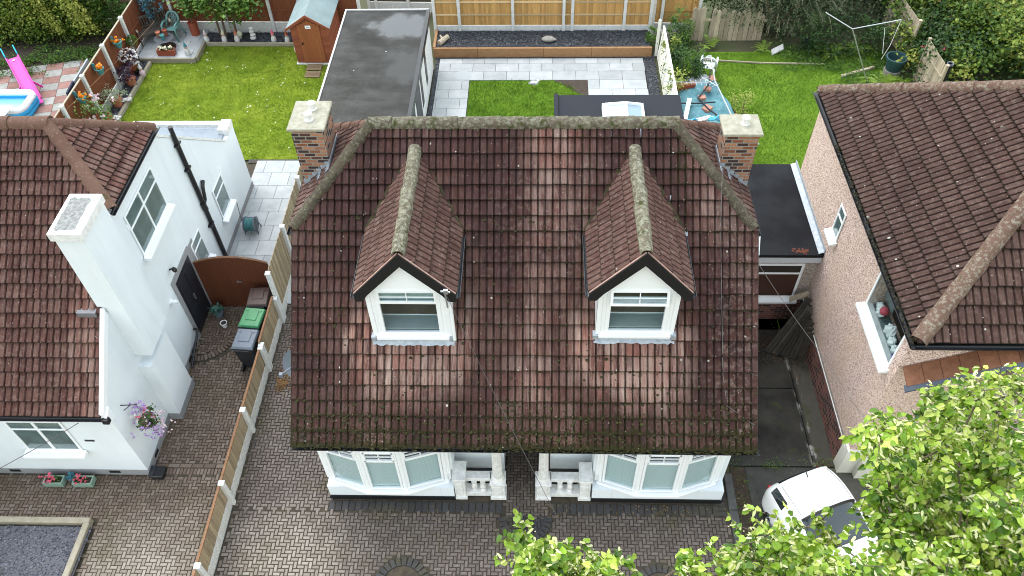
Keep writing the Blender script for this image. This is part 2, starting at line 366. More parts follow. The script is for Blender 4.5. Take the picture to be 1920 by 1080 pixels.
M_plank = wood('dark_planks', (.022, .019, .015), (.055, .047, .037), .35, (2, 2, 2))
M_conc = mat('concrete_post', (.52, .52, .50), .85, (.66, .65, .62), 9, bump=.3)
M_conc_rough = mat('rough_concrete_board', (.46, .45, .42), .9, (.68, .66, .62), 22, bump=.8, bs=40)
M_stonecap = mat('mortar_cap', (.24, .22, .16), .9, (.36, .34, .27), 9, bump=.4)
M_slab = mat('sandstone_slab', (.30, .315, .315), .6, (.41, .42, .415), 2.5, rvar=.10)
M_slab_w = mat('patio_slab_wet', (.285, .30, .295), .6, (.385, .39, .38), 2.0, rvar=.12)
M_terra = mat('terracotta', (.34, .11, .055), .7, (.42, .16, .085), 8)
M_terra_red = mat('red_plastic_pot', (.27, .06, .03), .5)
def slate_mat(name, a, b):
    t = NT(name); P = t.world(); vo = t.n('TexVoronoi', {'Vector': P, 'Scale': 17}); rc = t.n('SeparateColor', {0: vo.outputs['Color']})
    c = t.mix(rc.outputs[0], a, b); t.bump(t.math('ADD', rc.outputs[1], vo.outputs['Distance']), 1.0, .03); return t.set(color=c, rough=.6, spec=.4)
M_chip = mat('slate_chipping', (.035, .037, .043), .5, (.07, .075, .085), 30, rvar=.6)
M_chip_l = mat('plum_slate_chipping', (.060, .060, .075), .5, (.115, .113, .135), 30, rvar=.5)
M_soil = mat('soil', (.035, .025, .017), .95, (.07, .05, .034), 8, bump=.8, bs=20)
def leafmat(name, stops, rough=.5, trans=.35):
    t = NT(name); u, v = t.uvx(); P = t.world()
    c = t.ramp(u, stops); c = t.mix(1, c, t.ramp(t.noise(P, 2.2, 3), [(.3, .65), (.7, 1.25)]), 'MULTIPLY')
    t.set(color=c, rough=rough, spec=.35); tl = t.n('BsdfTranslucent', {0: c}); mx = t.n('MixShader', {0: trans})
    t.t.links.new(t.b.outputs[0], mx.inputs[1]); t.t.links.new(tl.outputs[0], mx.inputs[2]); t.t.links.new(mx.outputs[0], t.out.inputs[0]); return t.m
M_grass = leafmat('lawn_grass', [(0, (.12, .20, .010)), (.45, (.22, .32, .013)), (.75, (.33, .39, .025)), (1, (.48, .48, .09))], .7, .3)
M_grass2 = leafmat('garden_grass', [(0, (.075, .17, .010)), (.5, (.15, .27, .015)), (1, (.29, .37, .045))], .7, .3)
M_leaf_lime = leafmat('lime_leaf', [(0, (.040, .10, .008)), (.3, (.12, .23, .014)), (.65, (.25, .39, .030)), (1, (.50, .58, .12))], .38, .28)
M_bract = leafmat('lime_bract', [(0, (.58, .58, .26)), (1, (.76, .74, .45))], .6, .4)
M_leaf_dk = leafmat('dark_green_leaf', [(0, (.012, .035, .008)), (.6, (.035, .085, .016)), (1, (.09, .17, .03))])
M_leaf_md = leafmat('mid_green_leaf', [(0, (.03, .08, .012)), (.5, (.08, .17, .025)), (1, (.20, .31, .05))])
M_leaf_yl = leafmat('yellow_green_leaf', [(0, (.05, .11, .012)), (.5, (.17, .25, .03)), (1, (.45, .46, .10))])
M_leaf_ol = leafmat('olive_grey_leaf', [(0, (.035, .055, .022)), (.6, (.09, .12, .055)), (1, (.20, .23, .12))])
M_leaf_fern = leafmat('fern_leaf', [(0, (.12, .22, .02)), (1, (.32, .44, .06))])
M_leaf_pale = leafmat('pale_sage_leaf', [(0, (.22, .28, .14)), (1, (.45, .50, .33))])
M_leaf_purple = leafmat('purple_leaf', [(0, (.012, .006, .014)), (1, (.07, .03, .065))])
M_leaf_teal = leafmat('teal_leaf', [(0, (.015, .06, .08)), (1, (.08, .26, .33))])
M_leaf_succ = leafmat('succulent_leaf', [(0, (.03, .10, .08)), (1, (.12, .26, .20))])
M_leaf_red = leafmat('bronze_red_leaf', [(0, (.10, .03, .02)), (1, (.28, .10, .06))])
def petal(name, a, b): return leafmat(name, [(0, a), (1, b)], .6, .3)
M_p_orange = petal('orange_petal', (.75, .22, .01), (.85, .36, .02)); M_p_pink = petal('pink_petal', (.62, .07, .14), (.80, .20, .28))
M_p_white = petal('white_petal', (.75, .70, .66), (.85, .83, .80)); M_p_lilac = petal('lilac_petal', (.42, .22, .60), (.66, .46, .78)); M_p_pale = petal('pale_pink_petal', (.72, .45, .52), (.82, .72, .72))
M_p_cream = petal('cream_petal', (.72, .68, .48), (.82, .79, .62))
M_bark = mat('bark', (.09, .065, .045), .9, (.16, .12, .08), 14, bump=.6)
M_stem = mat('green_stem', (.10, .12, .04), .7)
M_steel = mat('galvanised_steel', (.5, .51, .52), .35, metal=.8)
M_wire = mat('cable_grey', (.16, .155, .15), .5)
M_wire_d = mat('cable_dark', (.05, .045, .045), .5)
M_teal = mat('teal_plastic', (.06, .20, .20), .4)
M_greenpl = mat('green_plastic', (.045, .20, .085), .35, (.06, .25, .10), 5)
M_greypl = mat('grey_bin_lid', (.13, .15, .18), .35)
M_brownpl = mat('brown_bin_lid', (.07, .042, .036), .4)
M_binbody = mat('bin_body', (.018, .02, .024), .4)
M_ornament = mat('white_ornament', (.60, .58, .56), .5, (.50, .47, .43), 12)
M_stone = mat('garden_stone', (.22, .20, .17), .85, (.34, .31, .27), 12)
# ================================================================== GROUND
def sheet(name, x0, x1, y0, y1, z, mt):
    b = MB(); b.poly([(x0, y0, z), (x1, y0, z), (x1, y1, z), (x0, y1, z)]); return tag(b.build(name, mt), kind='structure')
M_ground = mat('earth_and_rough_grass', (.05, .07, .02), .95, (.09, .07, .045), .5, bump=.5, bs=12)
sheet('ground', -400, 400, -400, 400, -.06, M_ground)

def paver_mat(name, stops, joint, wetlo, sheenpos=None):
    t = NT(name); u, v = t.uvx(); P = t.world()
    c = t.ramp(t.math('ADD', t.math('MULTIPLY', u, .6), t.math('MULTIPLY', t.noise(P, .55, 3), .45)), stops)
    c = t.mix(1, c, t.ramp(t.noise(P, 35, 4), [(.2, .7), (.8, 1.25)]), 'MULTIPLY')
    al = t.ramp(t.noise(P, .9, 5), [(.52, 0.), (.7, .6)]); c = t.mix(al, c, (.085, .075, .03))
    if sheenpos:                                     # pale silty patch, with the wet sky sheen painted into the block colour
        d = t.n('VectorMath', {0: P, 1: sheenpos}, operation='DISTANCE').outputs['Value']
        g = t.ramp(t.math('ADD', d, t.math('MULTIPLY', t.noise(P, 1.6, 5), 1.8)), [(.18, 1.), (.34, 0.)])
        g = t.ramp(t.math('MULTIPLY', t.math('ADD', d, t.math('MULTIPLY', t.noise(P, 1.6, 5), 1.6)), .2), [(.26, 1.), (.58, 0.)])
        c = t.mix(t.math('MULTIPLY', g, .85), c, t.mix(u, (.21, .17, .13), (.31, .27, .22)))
    r = t.ramp(t.noise(P, .45, 3), [(.35, wetlo+.08), (.65, .75)])
    t.bump(t.noise(P, 90, 2), .25, .004); return t.set(color=c, rough=r, spec=.3)
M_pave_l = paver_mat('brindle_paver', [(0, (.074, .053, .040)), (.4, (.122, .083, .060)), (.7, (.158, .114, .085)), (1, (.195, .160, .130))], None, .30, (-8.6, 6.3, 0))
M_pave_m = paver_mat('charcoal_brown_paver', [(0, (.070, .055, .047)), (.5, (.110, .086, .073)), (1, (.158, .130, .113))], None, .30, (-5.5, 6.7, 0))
M_pave_d = paver_mat('dark_paver', [(0, (.028, .026, .026)), (1, (.052, .049, .049))], None, .45)
M_joint = mat('joint_sand', (.034, .027, .019), .9, (.075, .058, .036), 5)
def block(b, c, ux, uy, L, Wd, z, rnd, gap=.012):
    ux = np.array(ux); uy = np.array(uy); c = np.array(c); z += rnd.uniform(-.002, .002)
    P = []
    for g, zz in ((gap/2, z-.012), (gap/2+.007, z)):
        for sx, sy in ((-1, -1), (1, -1), (1, 1), (-1, 1)):
            p = c+ux*sx*(L/2-g)+uy*sy*(Wd/2-g); P.append((p[0], p[1], zz))
    b.add(P, [(4, 5, 6, 7), (0, 1, 5, 4), (1, 2, 6, 5), (2, 3, 7, 6), (3, 0, 4, 7)], (rnd.random(), rnd.random()))
def herring(b, x0, x1, y0, y1, w, z, rnd, keep=None, rz=0, gap=.012):
    c_, s_ = math.cos(rz), math.sin(rz); cx, cy = (x0+x1)/2, (y0+y1)/2; N = int(max(x1-x0, y1-y0)/w)+6
    for i in range(-N, N):
        for k in range(-N//2, N//2):
            bx, by = i+2*k, i-2*k
            for (px, py, lx, ly) in ((bx+1, by+.5, 1, 0), (bx+.5, by+2, 0, 1)):
                X, Y = px*w, py*w; X, Y = cx+X*c_-Y*s_, cy+X*s_+Y*c_
                if not (x0 <= X <= x1 and y0 <= Y <= y1): continue
                if keep and not keep(X, Y): continue
                ux = (c_, s_) if lx else (-s_, c_); uy = (-ux[1], ux[0])
                block(b, (X, Y), ux, uy, 2*w, w, z, rnd, gap)
def joint_sheet(b, x0, x1, y0, y1, z):
    b.cur = 1; b.poly([(x0, y0, z), (x1, y0, z), (x1, y1, z), (x0, y1, z)]); b.cur = 0
rn = random.Random(11)
# left drive
b = MB()
herring(b, -14, -7.12, 4.6, 8.98, .083, .004, rn, lambda x, y: not (x < -10.0 and y < 7.86))
herring(b, -9.2, -7.12, 9.32, 14.25, .083, .004, rn, lambda x, y: not ((x+9.1)**2+(y-13.25)**2 < 1.05**2 and y < 13.25))
for k in range(26):                                  # threshold course
    block(b, (-9.1+k*.083, 9.09), (0, 1), (-1, 0), .17, .083, .005, rn)
for k in range(7): block(b, (-8.95+k*.29, 9.24), (1, 0), (0, 1), .29, .11, .006, rn)
for ring, wd in ((.92, .12),):                       # half round step by the door
    for k in range(16):
        a = -math.pi/2+(k+.5)*math.pi/2/16*1.05; ux = (-math.sin(a), math.cos(a)); block(b, (-9.1+ring*math.cos(a), 13.3+ring*math.sin(a)), ux, (-ux[1], ux[0]), .09, .19, .03, rn)
herring(b, -9.1, -8.2, 12.4, 13.3, .08, .02, rn, lambda x, y: (x+9.1)**2+(y-13.3)**2 < .82**2)
joint_sheet(b, -14.2, -7.05, 4.4, 14.25, -.012)
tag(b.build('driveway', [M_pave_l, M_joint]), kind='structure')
# forecourt of the central house
b = MB(); rn = random.Random(5)
C1, C2 = (-2.87, 6.46), (2.66, 6.40)
def keep_m(x, y):
    if (x-C1[0])**2+(y-C1[1])**2 < .66**2 or (x-C2[0])**2+(y-C2[1])**2 < .66**2: return False
    if (x+.25)**2+(y-8.02)**2 < .62**2 and y < 8.2: return False
    if y > 8.12 and x > -4.75: return False
    return True
herring(b, -6.93, 4.32, 4.6, 8.14, .083, .004, rn, keep_m, gap=.015)
herring(b, -6.93, -4.75, 8.14, 14.6, .083, .004, rn, gap=.015)
herring(b, -.72, .30, 8.0, 10.4, .08, .004, rn)
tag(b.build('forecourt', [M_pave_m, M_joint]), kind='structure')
b = MB()
for k in range(58):
    x = -4.68+k*.155*.99
    if -.75 < x < .32: continue
    block(b, (x, 8.27), (0, 1), (-1, 0), .26, .15, .004, rn)
for k in range(14):
    block(b, (4.18, 8.2+k*.12), (1, 0), (0, 1), .24, .12, .004, rn)
for (cx, cy), r0, a0, a1, n in ((C1, .52, 0, 2*math.pi, 26), (C2, .52, 0, 2*math.pi, 26), ((-.25, 8.05), .52, -math.pi, 0, 14)):
    for k in range(n):
        a = a0+(k+.5)*(a1-a0)/n; ux = (-math.sin(a), math.cos(a)); block(b, (cx+r0*math.cos(a), cy+r0*math.sin(a)), ux, (-ux[1], ux[0]), .118, .2, .02, rn)
herring(b, -.72, .30, 7.5, 8.06, .08, .008, rn, lambda x, y: (x+.25)**2+(y-8.05)**2 < .42**2)
for c in (C1, C2):
    b.cur = 1; b.lathe((c[0], c[1], -.03), [(.42, 0), (.42, .035)], 20); b.cur = 0
joint_sheet(b, -6.97, 4.36, 4.4, 14.6, -.014)
tag(b.build('forecourt_border', [M_pave_d, M_joint]), kind='structure')
b = MB()
for k in range(5): b.box(4.36, 4.55, 4.6+k*.92, 4.6+k*.92+.905, -.05, .06)
tag(b.build('kerb', mat('dark_kerb', (.06, .058, .055), .8, (.10, .095, .085), 9), bevel=.015), kind='structure')
# concrete side drive
def conc_drive():
    t = NT('wet_stained_concrete'); P = t.world(); s = t.n('SeparateXYZ', {0: P}); x, y = s.outputs[0], s.outputs[1]
    n1 = t.noise(P, .9, 6, .65); n2 = t.noise(P, 5, 5)
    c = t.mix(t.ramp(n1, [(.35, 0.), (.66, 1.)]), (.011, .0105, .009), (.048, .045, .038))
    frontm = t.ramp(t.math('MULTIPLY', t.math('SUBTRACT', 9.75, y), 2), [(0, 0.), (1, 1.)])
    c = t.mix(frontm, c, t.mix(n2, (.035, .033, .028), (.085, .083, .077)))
    lane = t.ramp(t.math('ABSOLUTE', t.math('SUBTRACT', t.math('ADD', x, t.math('MULTIPLY', n1, .2)), 6.65)), [(.04, 1.), (.11, 0.)])
    strip = t.ramp(t.math('SUBTRACT', x, 6.4), [(.16, 0.), (.2, 1.)]); c = t.mix(t.math('MULTIPLY', strip, .55), c, t.mix(n2, (.07, .066, .05), (.115, .108, .085)))
    brk = t.ramp(t.noise(t.n('Mapping', {0: P, 3: (3, 1.1, 1)}).outputs[0], 1.4, 5), [(.46, 0.), (.54, 1.)])
    c = t.mix(t.math('MULTIPLY', lane, brk), c, (.30, .29, .265))
    mossy = t.ramp(t.noise(P, 2.3, 5), [(.58, 0.), (.7, .8)]); c = t.mix(mossy, c, (.045, .05, .018))
    t.bump(n2, .4, .01); return t.set(color=c, rough=t.ramp(n1, [(.3, .55), (.7, .85)]), spec=.12)
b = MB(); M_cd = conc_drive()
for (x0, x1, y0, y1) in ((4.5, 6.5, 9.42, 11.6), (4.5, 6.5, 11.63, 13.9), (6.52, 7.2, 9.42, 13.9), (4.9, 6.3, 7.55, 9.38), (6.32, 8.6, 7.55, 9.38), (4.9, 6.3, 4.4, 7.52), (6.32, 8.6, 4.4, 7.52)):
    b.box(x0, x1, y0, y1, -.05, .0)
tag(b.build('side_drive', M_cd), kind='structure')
sheet('verge_soil', 4.56, 4.92, 4.4, 9.38, -.02, M_soil)
# pale paving behind the left gate, with a brick edge
def slabs(b, rows, x0, x1, wlist, rnd, z=.03, gap=.012, th=.05):
    for (y0, y1, off) in rows:
        x = x0-off; i = 0
        while x < x1:
            w = wlist[i % len(wlist)]; a, c = max(x, x0), min(x+w, x1)
            if c-a > .06: b.box(a+gap/2, c-gap/2, y0+gap/2, y1-gap/2, z-th, z+rnd.uniform(-.002, .002), (rnd.random(), rnd.random()))
            x += w; i += 1
b = MB(); rn = random.Random(3)
rows = [(14.30+k*.62, 14.30+(k+1)*.62, (.3 if k % 2 else 0)) for k in range(10)]
slabs(b, rows, -9.3, -6.7, [.62], rn)
b.cur = 1
for k in range(24): b.box(-9.6+k*.11, -9.6+k*.11+.098, 20.38, 20.56, -.03, .028, (rn.random(), 0))
b.cur = 2; b.poly([(-9.6, 14.25, -.006), (-6.6, 14.25, -.006), (-6.6, 20.6, -.006), (-9.6, 20.6, -.006)])
tag(b.build('rear_path', [M_slab, M_pave_d, M_joint]), kind='structure')
# centre patio
b = MB(); rn = random.Random(8)
L = .85
full = [(26.13, 26.47, .0), (25.63, 26.13, .42), (25.06, 25.63, .0)]
slabs(b, full, -3.72, 3.95, [L], rn)
rows = [(25.06-(k+1)*.57, 25.06-k*.57, .42 if k % 2 == 0 else 0) for k in range(10)]
slabs(b, rows, -3.72, -2.52, [.5, .85], rn); slabs(b, rows, 1.8, 3.95, [.85], rn)
b.cur = 1; b.poly([(-3.72, 19, -.004), (3.95, 19, -.004), (3.95, 26.5, -.004), (-3.72, 26.5, -.004)])
tag(b.build('patio', [M_slab_w, M_joint]), kind='structure')
b = MB(); b.lathe((-2.78, 25.35, .030), [(.33, 0), (.33, .006)], 24); b.lathe((-2.78, 25.35, .037), [(.26, 0), (.26, .003)], 24)
tag(b.build('manhole_cover', mat('grey_slab_disc', (.33, .35, .35), .6)), 'round grey inspection cover let into a pale slab of the patio', 'manhole cover')
# red and grey chequered paving, far left garden
b = MB(); rn = random.Random(4); M_red = mat('red_paving_slab', (.23, .115, .09), .85, (.32, .18, .15), 5, rvar=.12); M_gry = mat('grey_paving_slab', (.24, .235, .205), .85, (.35, .34, .31), 5, rvar=.12)
ca, sa = math.cos(R_(14)), math.sin(R_(14))
for i in range(-6, 6):
    for j in range(-5, 7):
        X, Y = -18.0+i*.62*ca-j*.46*sa, 24.3+i*.62*sa+j*.46*ca
        if X > -15.85 or Y > 26.5+ (X+17)*.25 or (i, j) in ((3, 4), (2, 5)): continue
        b.cur = (i+j) % 2; b.cbox((X, Y, -.04), (.605, .445, .045), R_(14), (rn.random(), 0))
tag(b.build('chequered_paving', [M_red, M_gry]), kind='structure')
sheet('garden_soil', -24, -15.75, 22.5, 30, -.03, M_soil)
# gravel: chips as stuff
def chips(name, regions, n, mt, smin, smax, seed, kind='stuff'):
    r = random.Random(seed); b = MB()
    for (x0, x1, y0, y1, z), k in zip(regions, n):
        b.poly([(x0, y0, z), (x1, y0, z), (x1, y1, z), (x0, y1, z)], (.1, 0))
        for _ in range(k):
            c = (r.uniform(x0, x1), r.uniform(y0, y1), z+.012); s = r.uniform(smin, smax); a = r.uniform(0, 6.28); tx, ty = r.uniform(-.5, .5), r.uniform(-.5, .5)
            P = []
            for q in range(5):
                t = a+q*1.2566; rr = s*(.7+.5*r.random()); x, y = rr*math.cos(t), rr*math.sin(t)*.7; P.append((c[0]+x, c[1]+y, c[2]+x*tx+y*ty))
            P.append((c[0], c[1], c[2]-.03)); u = (r.random(), r.random())
            b.add(P, [(0, 1, 2, 3, 4)]+[(i, 5, (i+1) % 5) for i in range(5)], u)
    return b
b = chips('', [(-3.9, 4.2, 26.62, 27.85, .36), (3.96, 4.36, 19.2, 26.6, .012), (-3.86, -3.73, 19, 26.5, .01), (-3.9, 4.2, 26.48, 26.56, .015)], [5200, 1800, 500, 300], M_chip, .018, .04, 3)
tag(b.build('slate_gravel', M_chip), 'dark blue-grey slate chippings of the centre garden', 'gravel', kind='stuff')
b = chips('', [(-13.2, -10.0, 4.6, 7.62, .10)], [5200], M_chip_l, .015, .033, 4)
tag(b.build('plum_gravel', M_chip_l), 'plum grey slate chippings in the front bed', 'gravel', kind='stuff')
b = chips('', [(-15.2, -14.82, 21.5, 26.3, .10), (-13.1, -9.2, 27.5, 28.25, .10)], [1100, 1500], M_chip, .03, .06, 5)
tag(b.build('bed_slate', M_chip), 'dark slate pieces in the flower beds of the left garden', 'slate', kind='stuff')
# lawns
def lawn_base(name, a, b_):
    t = NT(name); P = t.world(); c = t.mix(t.ramp(t.noise(P, 1.1, 6, .65), [(.3, 0.), (.7, 1.)]), a, b_)
    c = t.mix(1, c, t.ramp(t.noise(P, 30, 4), [(.2, .55), (.8, 1.35)]), 'MULTIPLY'); t.bump(t.noise(P, 60, 4), .8, .02); return t.set(color=c, rough=.9, spec=.15)
M_lb = lawn_base('lawn_turf', (.10, .17, .008), (.24, .29, .03)); M_lb2 = lawn_base('garden_turf', (.075, .15, .009), (.14, .24, .02))
sheet('lawn', -14.72, -6.85, 20.57, 27.45, .0, M_lb)
sheet('small_lawn', -2.5, 1.79, 19.2, 25.05, .012, M_lb2)
sheet('garden_lawn', 4.55, 13.0, 13.5, 26.9, .0, M_lb2)
b = MB(); b.poly([(1.79, 23.9, .018), (1.79, 25.05, .018), (.55, 25.05, .018), (.9, 24.75, .018)]); tag(b.build('bare_soil', M_soil), kind='structure')
def grass(name, regs, mt, seed, label, hmin=.03, hmax=.06, skip=None, kind='stuff'):
    r = np.random.default_rng(seed); V = []; U = []
    for (x0, x1, y0, y1, z, n, drift) in regs:
        x = r.uniform(x0, x1, n); y = r.uniform(y0, y1, n)
        if skip is not None:
            k = ~skip(x, y); x, y = x[k], y[k]; n = len(x)
        pat = .5+.28*np.sin(x*1.9+1.3*np.sin(y*.8))*np.sin(y*1.6+1.1*np.sin(x*.7))+drift
        a = r.uniform(0, 6.28, n); h = r.uniform(hmin, hmax, n); w = r.uniform(.006, .013, n); la = r.uniform(0, 6.28, n); ll = r.uniform(.2, 1.1, n)*h
        p0 = np.stack([x-np.cos(a)*w, y-np.sin(a)*w, np.full(n, z)], 1); p1 = np.stack([x+np.cos(a)*w, y+np.sin(a)*w, np.full(n, z)], 1)
        p2 = np.stack([x+np.cos(la)*ll, y+np.sin(la)*ll, z+h], 1)
        V.append(np.stack([p0, p1, p2], 1).reshape(-1, 3)); U.append(np.repeat(np.clip(pat*.6+r.uniform(-.2, .45, n), 0, 1), 3))
    V = np.concatenate(V); U = np.concatenate(U); b = MB(); b.v = [tuple(p) for p in V.tolist()]; n = len(V)//3
    b.f = [(3*i, 3*i+1, 3*i+2) for i in range(n)]; b.uv = [(u, .5) for u in U.tolist()]; b.mi = [0]*n
    return tag(b.build(name, mt), label, 'grass', kind='stuff')
grass('lawn_grass', [(-14.72, -6.9, 20.57, 27.45, 0, 60000, 0.05)], M_grass, 1, 'bright yellow-green mown grass of the left back lawn')
g = np.random.default_rng(44); b = MB()
for k in range(150):
    x, y = g.uniform(-14.5, -7.2), g.uniform(20.7, 27.3); c_ = .5+.5*math.sin(x*1.7)*math.cos(y*1.3)
    if g.random() > .3+.7*c_: continue
    s = g.uniform(.015, .032); b.add([(x+s*math.cos(q*1.047), y+s*math.sin(q*1.047), .055+g.normal()*.004) for q in range(6)], [(0, 1, 2, 3, 4, 5)])
tag(b.build('daisies', M_p_white), 'white daisies and petals scattered over the left lawn', 'daisies', kind='stuff')
grass('small_lawn_grass', [(-2.5, 1.79, 20.0, 25.03, .012, 22000, -.1)], M_grass2, 2, 'patchy long green grass in the middle of the patio', .04, .1,
      skip=lambda x, y: x > .70+(25.05-y)*1.05+.12*np.sin(y*9))
grass('garden_grass', [(4.7, 13.0, 15.0, 26.8, 0, 62000, 0.0)], M_grass2, 3, 'green grass of the right hand garden', .04, .09)
# ================================================================== ROOF TILES
def tile_field(O, U, V, nu, nv, cover=.295, gauge=.33, seed=1, wear=None, u0=0, clips=(), prof_h=.028, hole=None):
    O, U, V = (np.array(q, float) for q in (O, U, V)); U /= np.linalg.norm(U); V /= np.linalg.norm(V); N = np.cross(U, V)
    if N[2] < 0: N = -N
    r = random.Random(seed); b = MB(); b.col = []
    half = cover/2
    prof = [(0, -.012), (.005, 0), (.018, .05), (.032, 1), (.134, 1), (half-.005, .12)]
    prof = prof+[(half+.006 if i == 0 else t+half, .0 if i == 0 else h) for i, (t, h) in enumerate(prof)]+[(cover-.001, -.012)]
    prof = [(t, h*prof_h if h >= 0 else h) for t, h in prof]
    flip = np.dot(np.cross(U, V), N) < 0
    for j in range(nv):
        for i in range(nu):
            dz = r.uniform(-.003, .003); dv = r.uniform(-.007, .007); tw = r.uniform(-.003, .003)
            rows = []
            for (vv, hh, fv) in ((j*gauge+dv, -.012, .0), (j*gauge+dv, .058+dz, .02), ((j+1)*gauge+.03, .002, .98)):
                rows.append((vv, hh, fv))
            P = []; uv = []
            for (vv, hh, fv) in rows:
                for (t, h) in prof:
                    pu = i*cover+t
                    p = O+U*pu+V*vv+N*(hh+(h if hh > -.01 else h*.6)+tw*(t/cover)); P.append(p); uv.append(((i+min(max(t/cover, .002), .998)+u0), j+fv))
            n = len(prof); F = []
            for a in range(2):
                for k in range(n-1):
                    q = (a*n+k, a*n+k+1, (a+1)*n+k+1, (a+1)*n+k)
                    if hole and hole((P[q[0]]+P[q[2]])/2): continue
                    F.append(q[::-1] if flip else q)
            b.add(P, F, uv)
            for p in P: b.col.append((*(wear(p) if wear else (0, 0, 0)), 1))
    if clips: b.clip(clips)
    return b
def ridge(b, a, c, r=.13, seg=.42, tail=0, seed=0, sink=.35, n=7):
    a = np.array(a, float); c = np.array(c, float); d = c-a; L = np.linalg.norm(d); d /= L; up = np.array([0, 0, 1.]); x = np.cross(d, up); x /= np.linalg.norm(x); z = np.cross(x, d)
    k = max(1, round(L/seg)); rn = random.Random(seed+int(abs(a[0])*100))
    for i in range(k):
        p = a+d*(L*i/k)-d*.0; q = a+d*(L*(i+1)/k)+d*.035; jr = rn.uniform(-.006, .008); V = []; F = []; u = (rn.random(), rn.random()); off = x*rn.uniform(-.008, .008)
        for e, rr in ((p, r+jr), (q, r+jr+.016)):
            for inner in (0, 1):
                for t in range(n):
                    g = math.pi*(-.06+1.12*t/(n-1)); R2 = rr-(.022 if inner else 0); V.append(e+off+x*math.cos(g)*R2+z*(math.sin(g)*R2-r*sink))
        for t in range(n-1):
            F += [(t, t+1, 2*n+t+1, 2*n+t), (n+t+1, n+t, 3*n+t, 3*n+t+1), (t+1, t, n+t, n+t+1), (2*n+t, 2*n+t+1, 3*n+t+1, 3*n+t)]
        b.add(V, [f[::-1] for f in F], u)
def gutter(b, a, c, r=.06, n=6):
    a = np.array(a, float); c = np.array(c, float); d = (c-a)/np.linalg.norm(c-a); x = np.cross(d, (0, 0, 1.)); V = []; F = []
    for e in (a, c):
        for rr in (r, r-.008):
            for t in range(n+1): g = math.pi*t/n; V.append(e+x*math.cos(g)*rr-np.array([0, 0, 1])*math.sin(g)*rr)
    m_ = n+1
    for t in range(n): F += [(t, t+1, 2*m_+t+1, 2*m_+t), (m_+t+1, m_+t, 3*m_+t, 3*m_+t+1)]
    F += [(0, 2*m_, 3*m_, m_), (n, m_+n, 3*m_+n, 2*m_+n)]
    F += [tuple([t for t in range(m_)]+[m_+t for t in range(n, -1, -1)]), tuple([2*m_+t for t in range(m_)]+[3*m_+t for t in range(n, -1, -1)])]
    b.add(V, F)
def edge_clip(a, c, keep):                            # vertical plane through a-c in plan, keeping the point keep
    a = Vector((a[0], a[1], 0)); d = Vector((c[0], c[1], 0))-a; no = Vector((d.y, -d.x, 0)).normalized()
    if (Vector((keep[0], keep[1], 0))-a).dot(no) < 0: no = -no
    return (a, no)
def frame_boxes(b, o, ux, n, rects, d0, d1):          # rects in window plane a0,a1,b0,b1; depth d0..d1 along normal
    o, ux, n = map(np.array, (o, ux, n))
    for (a0, a1, b0, b1) in rects: b.obox(o+ux*a0+np.array([0, 0, b0])+n*d0, ux*(a1-a0), (0, 0, b1-b0), n*(d1-d0))
def outline(w, h, t): return [(0, w, 0, t), (0, w, h-t, h), (0, t, t, h-t), (w-t, w, t, h-t)]
def window(parent, o, ux, n, w, h, bars=(), thin=(), t=.06, depth=(-.06, .0), pane_mat=None, pane_d=-.035, sill=None, name='window', sub=True, back=None, back_mat=None, label=None):
    b = MB(); frame_boxes(b, o, ux, n, outline(w, h, t)+list(bars), *depth)
    if thin: frame_boxes(b, o, ux, n, thin, pane_d-.008, depth[1]-.008)
    f = b.build(name, M_white, parent, bevel=.006); host = f if sub else parent
    if label: f['label'] = label
    o_, u_, n_ = map(np.array, (o, ux, n))
    b = MB(); frame_boxes(b, o, ux, n, [(t*.6, w-t*.6, t*.6, h-t*.6)], pane_d-.008, pane_d); b.build('pane', pane_mat or M_glass, host)
    if back:
        b = MB()
        for (r, d, mt) in back: frame_boxes(b, o, ux, n, [r], d-.01, d); b.build('window_backing', mt, host); b = MB()
    if sill:
        b = MB(); over, drop, out = sill; q = o_-u_*over-np.array([0, 0, drop])
        b.prism([q+n_*-.02+np.array([0, 0, drop*.98]), q+n_*out+np.array([0, 0, drop*.55]), q+n_*out, q+n_*-.02], u_*(w+2*over)); b.build('sill', M_white, host)
    return f

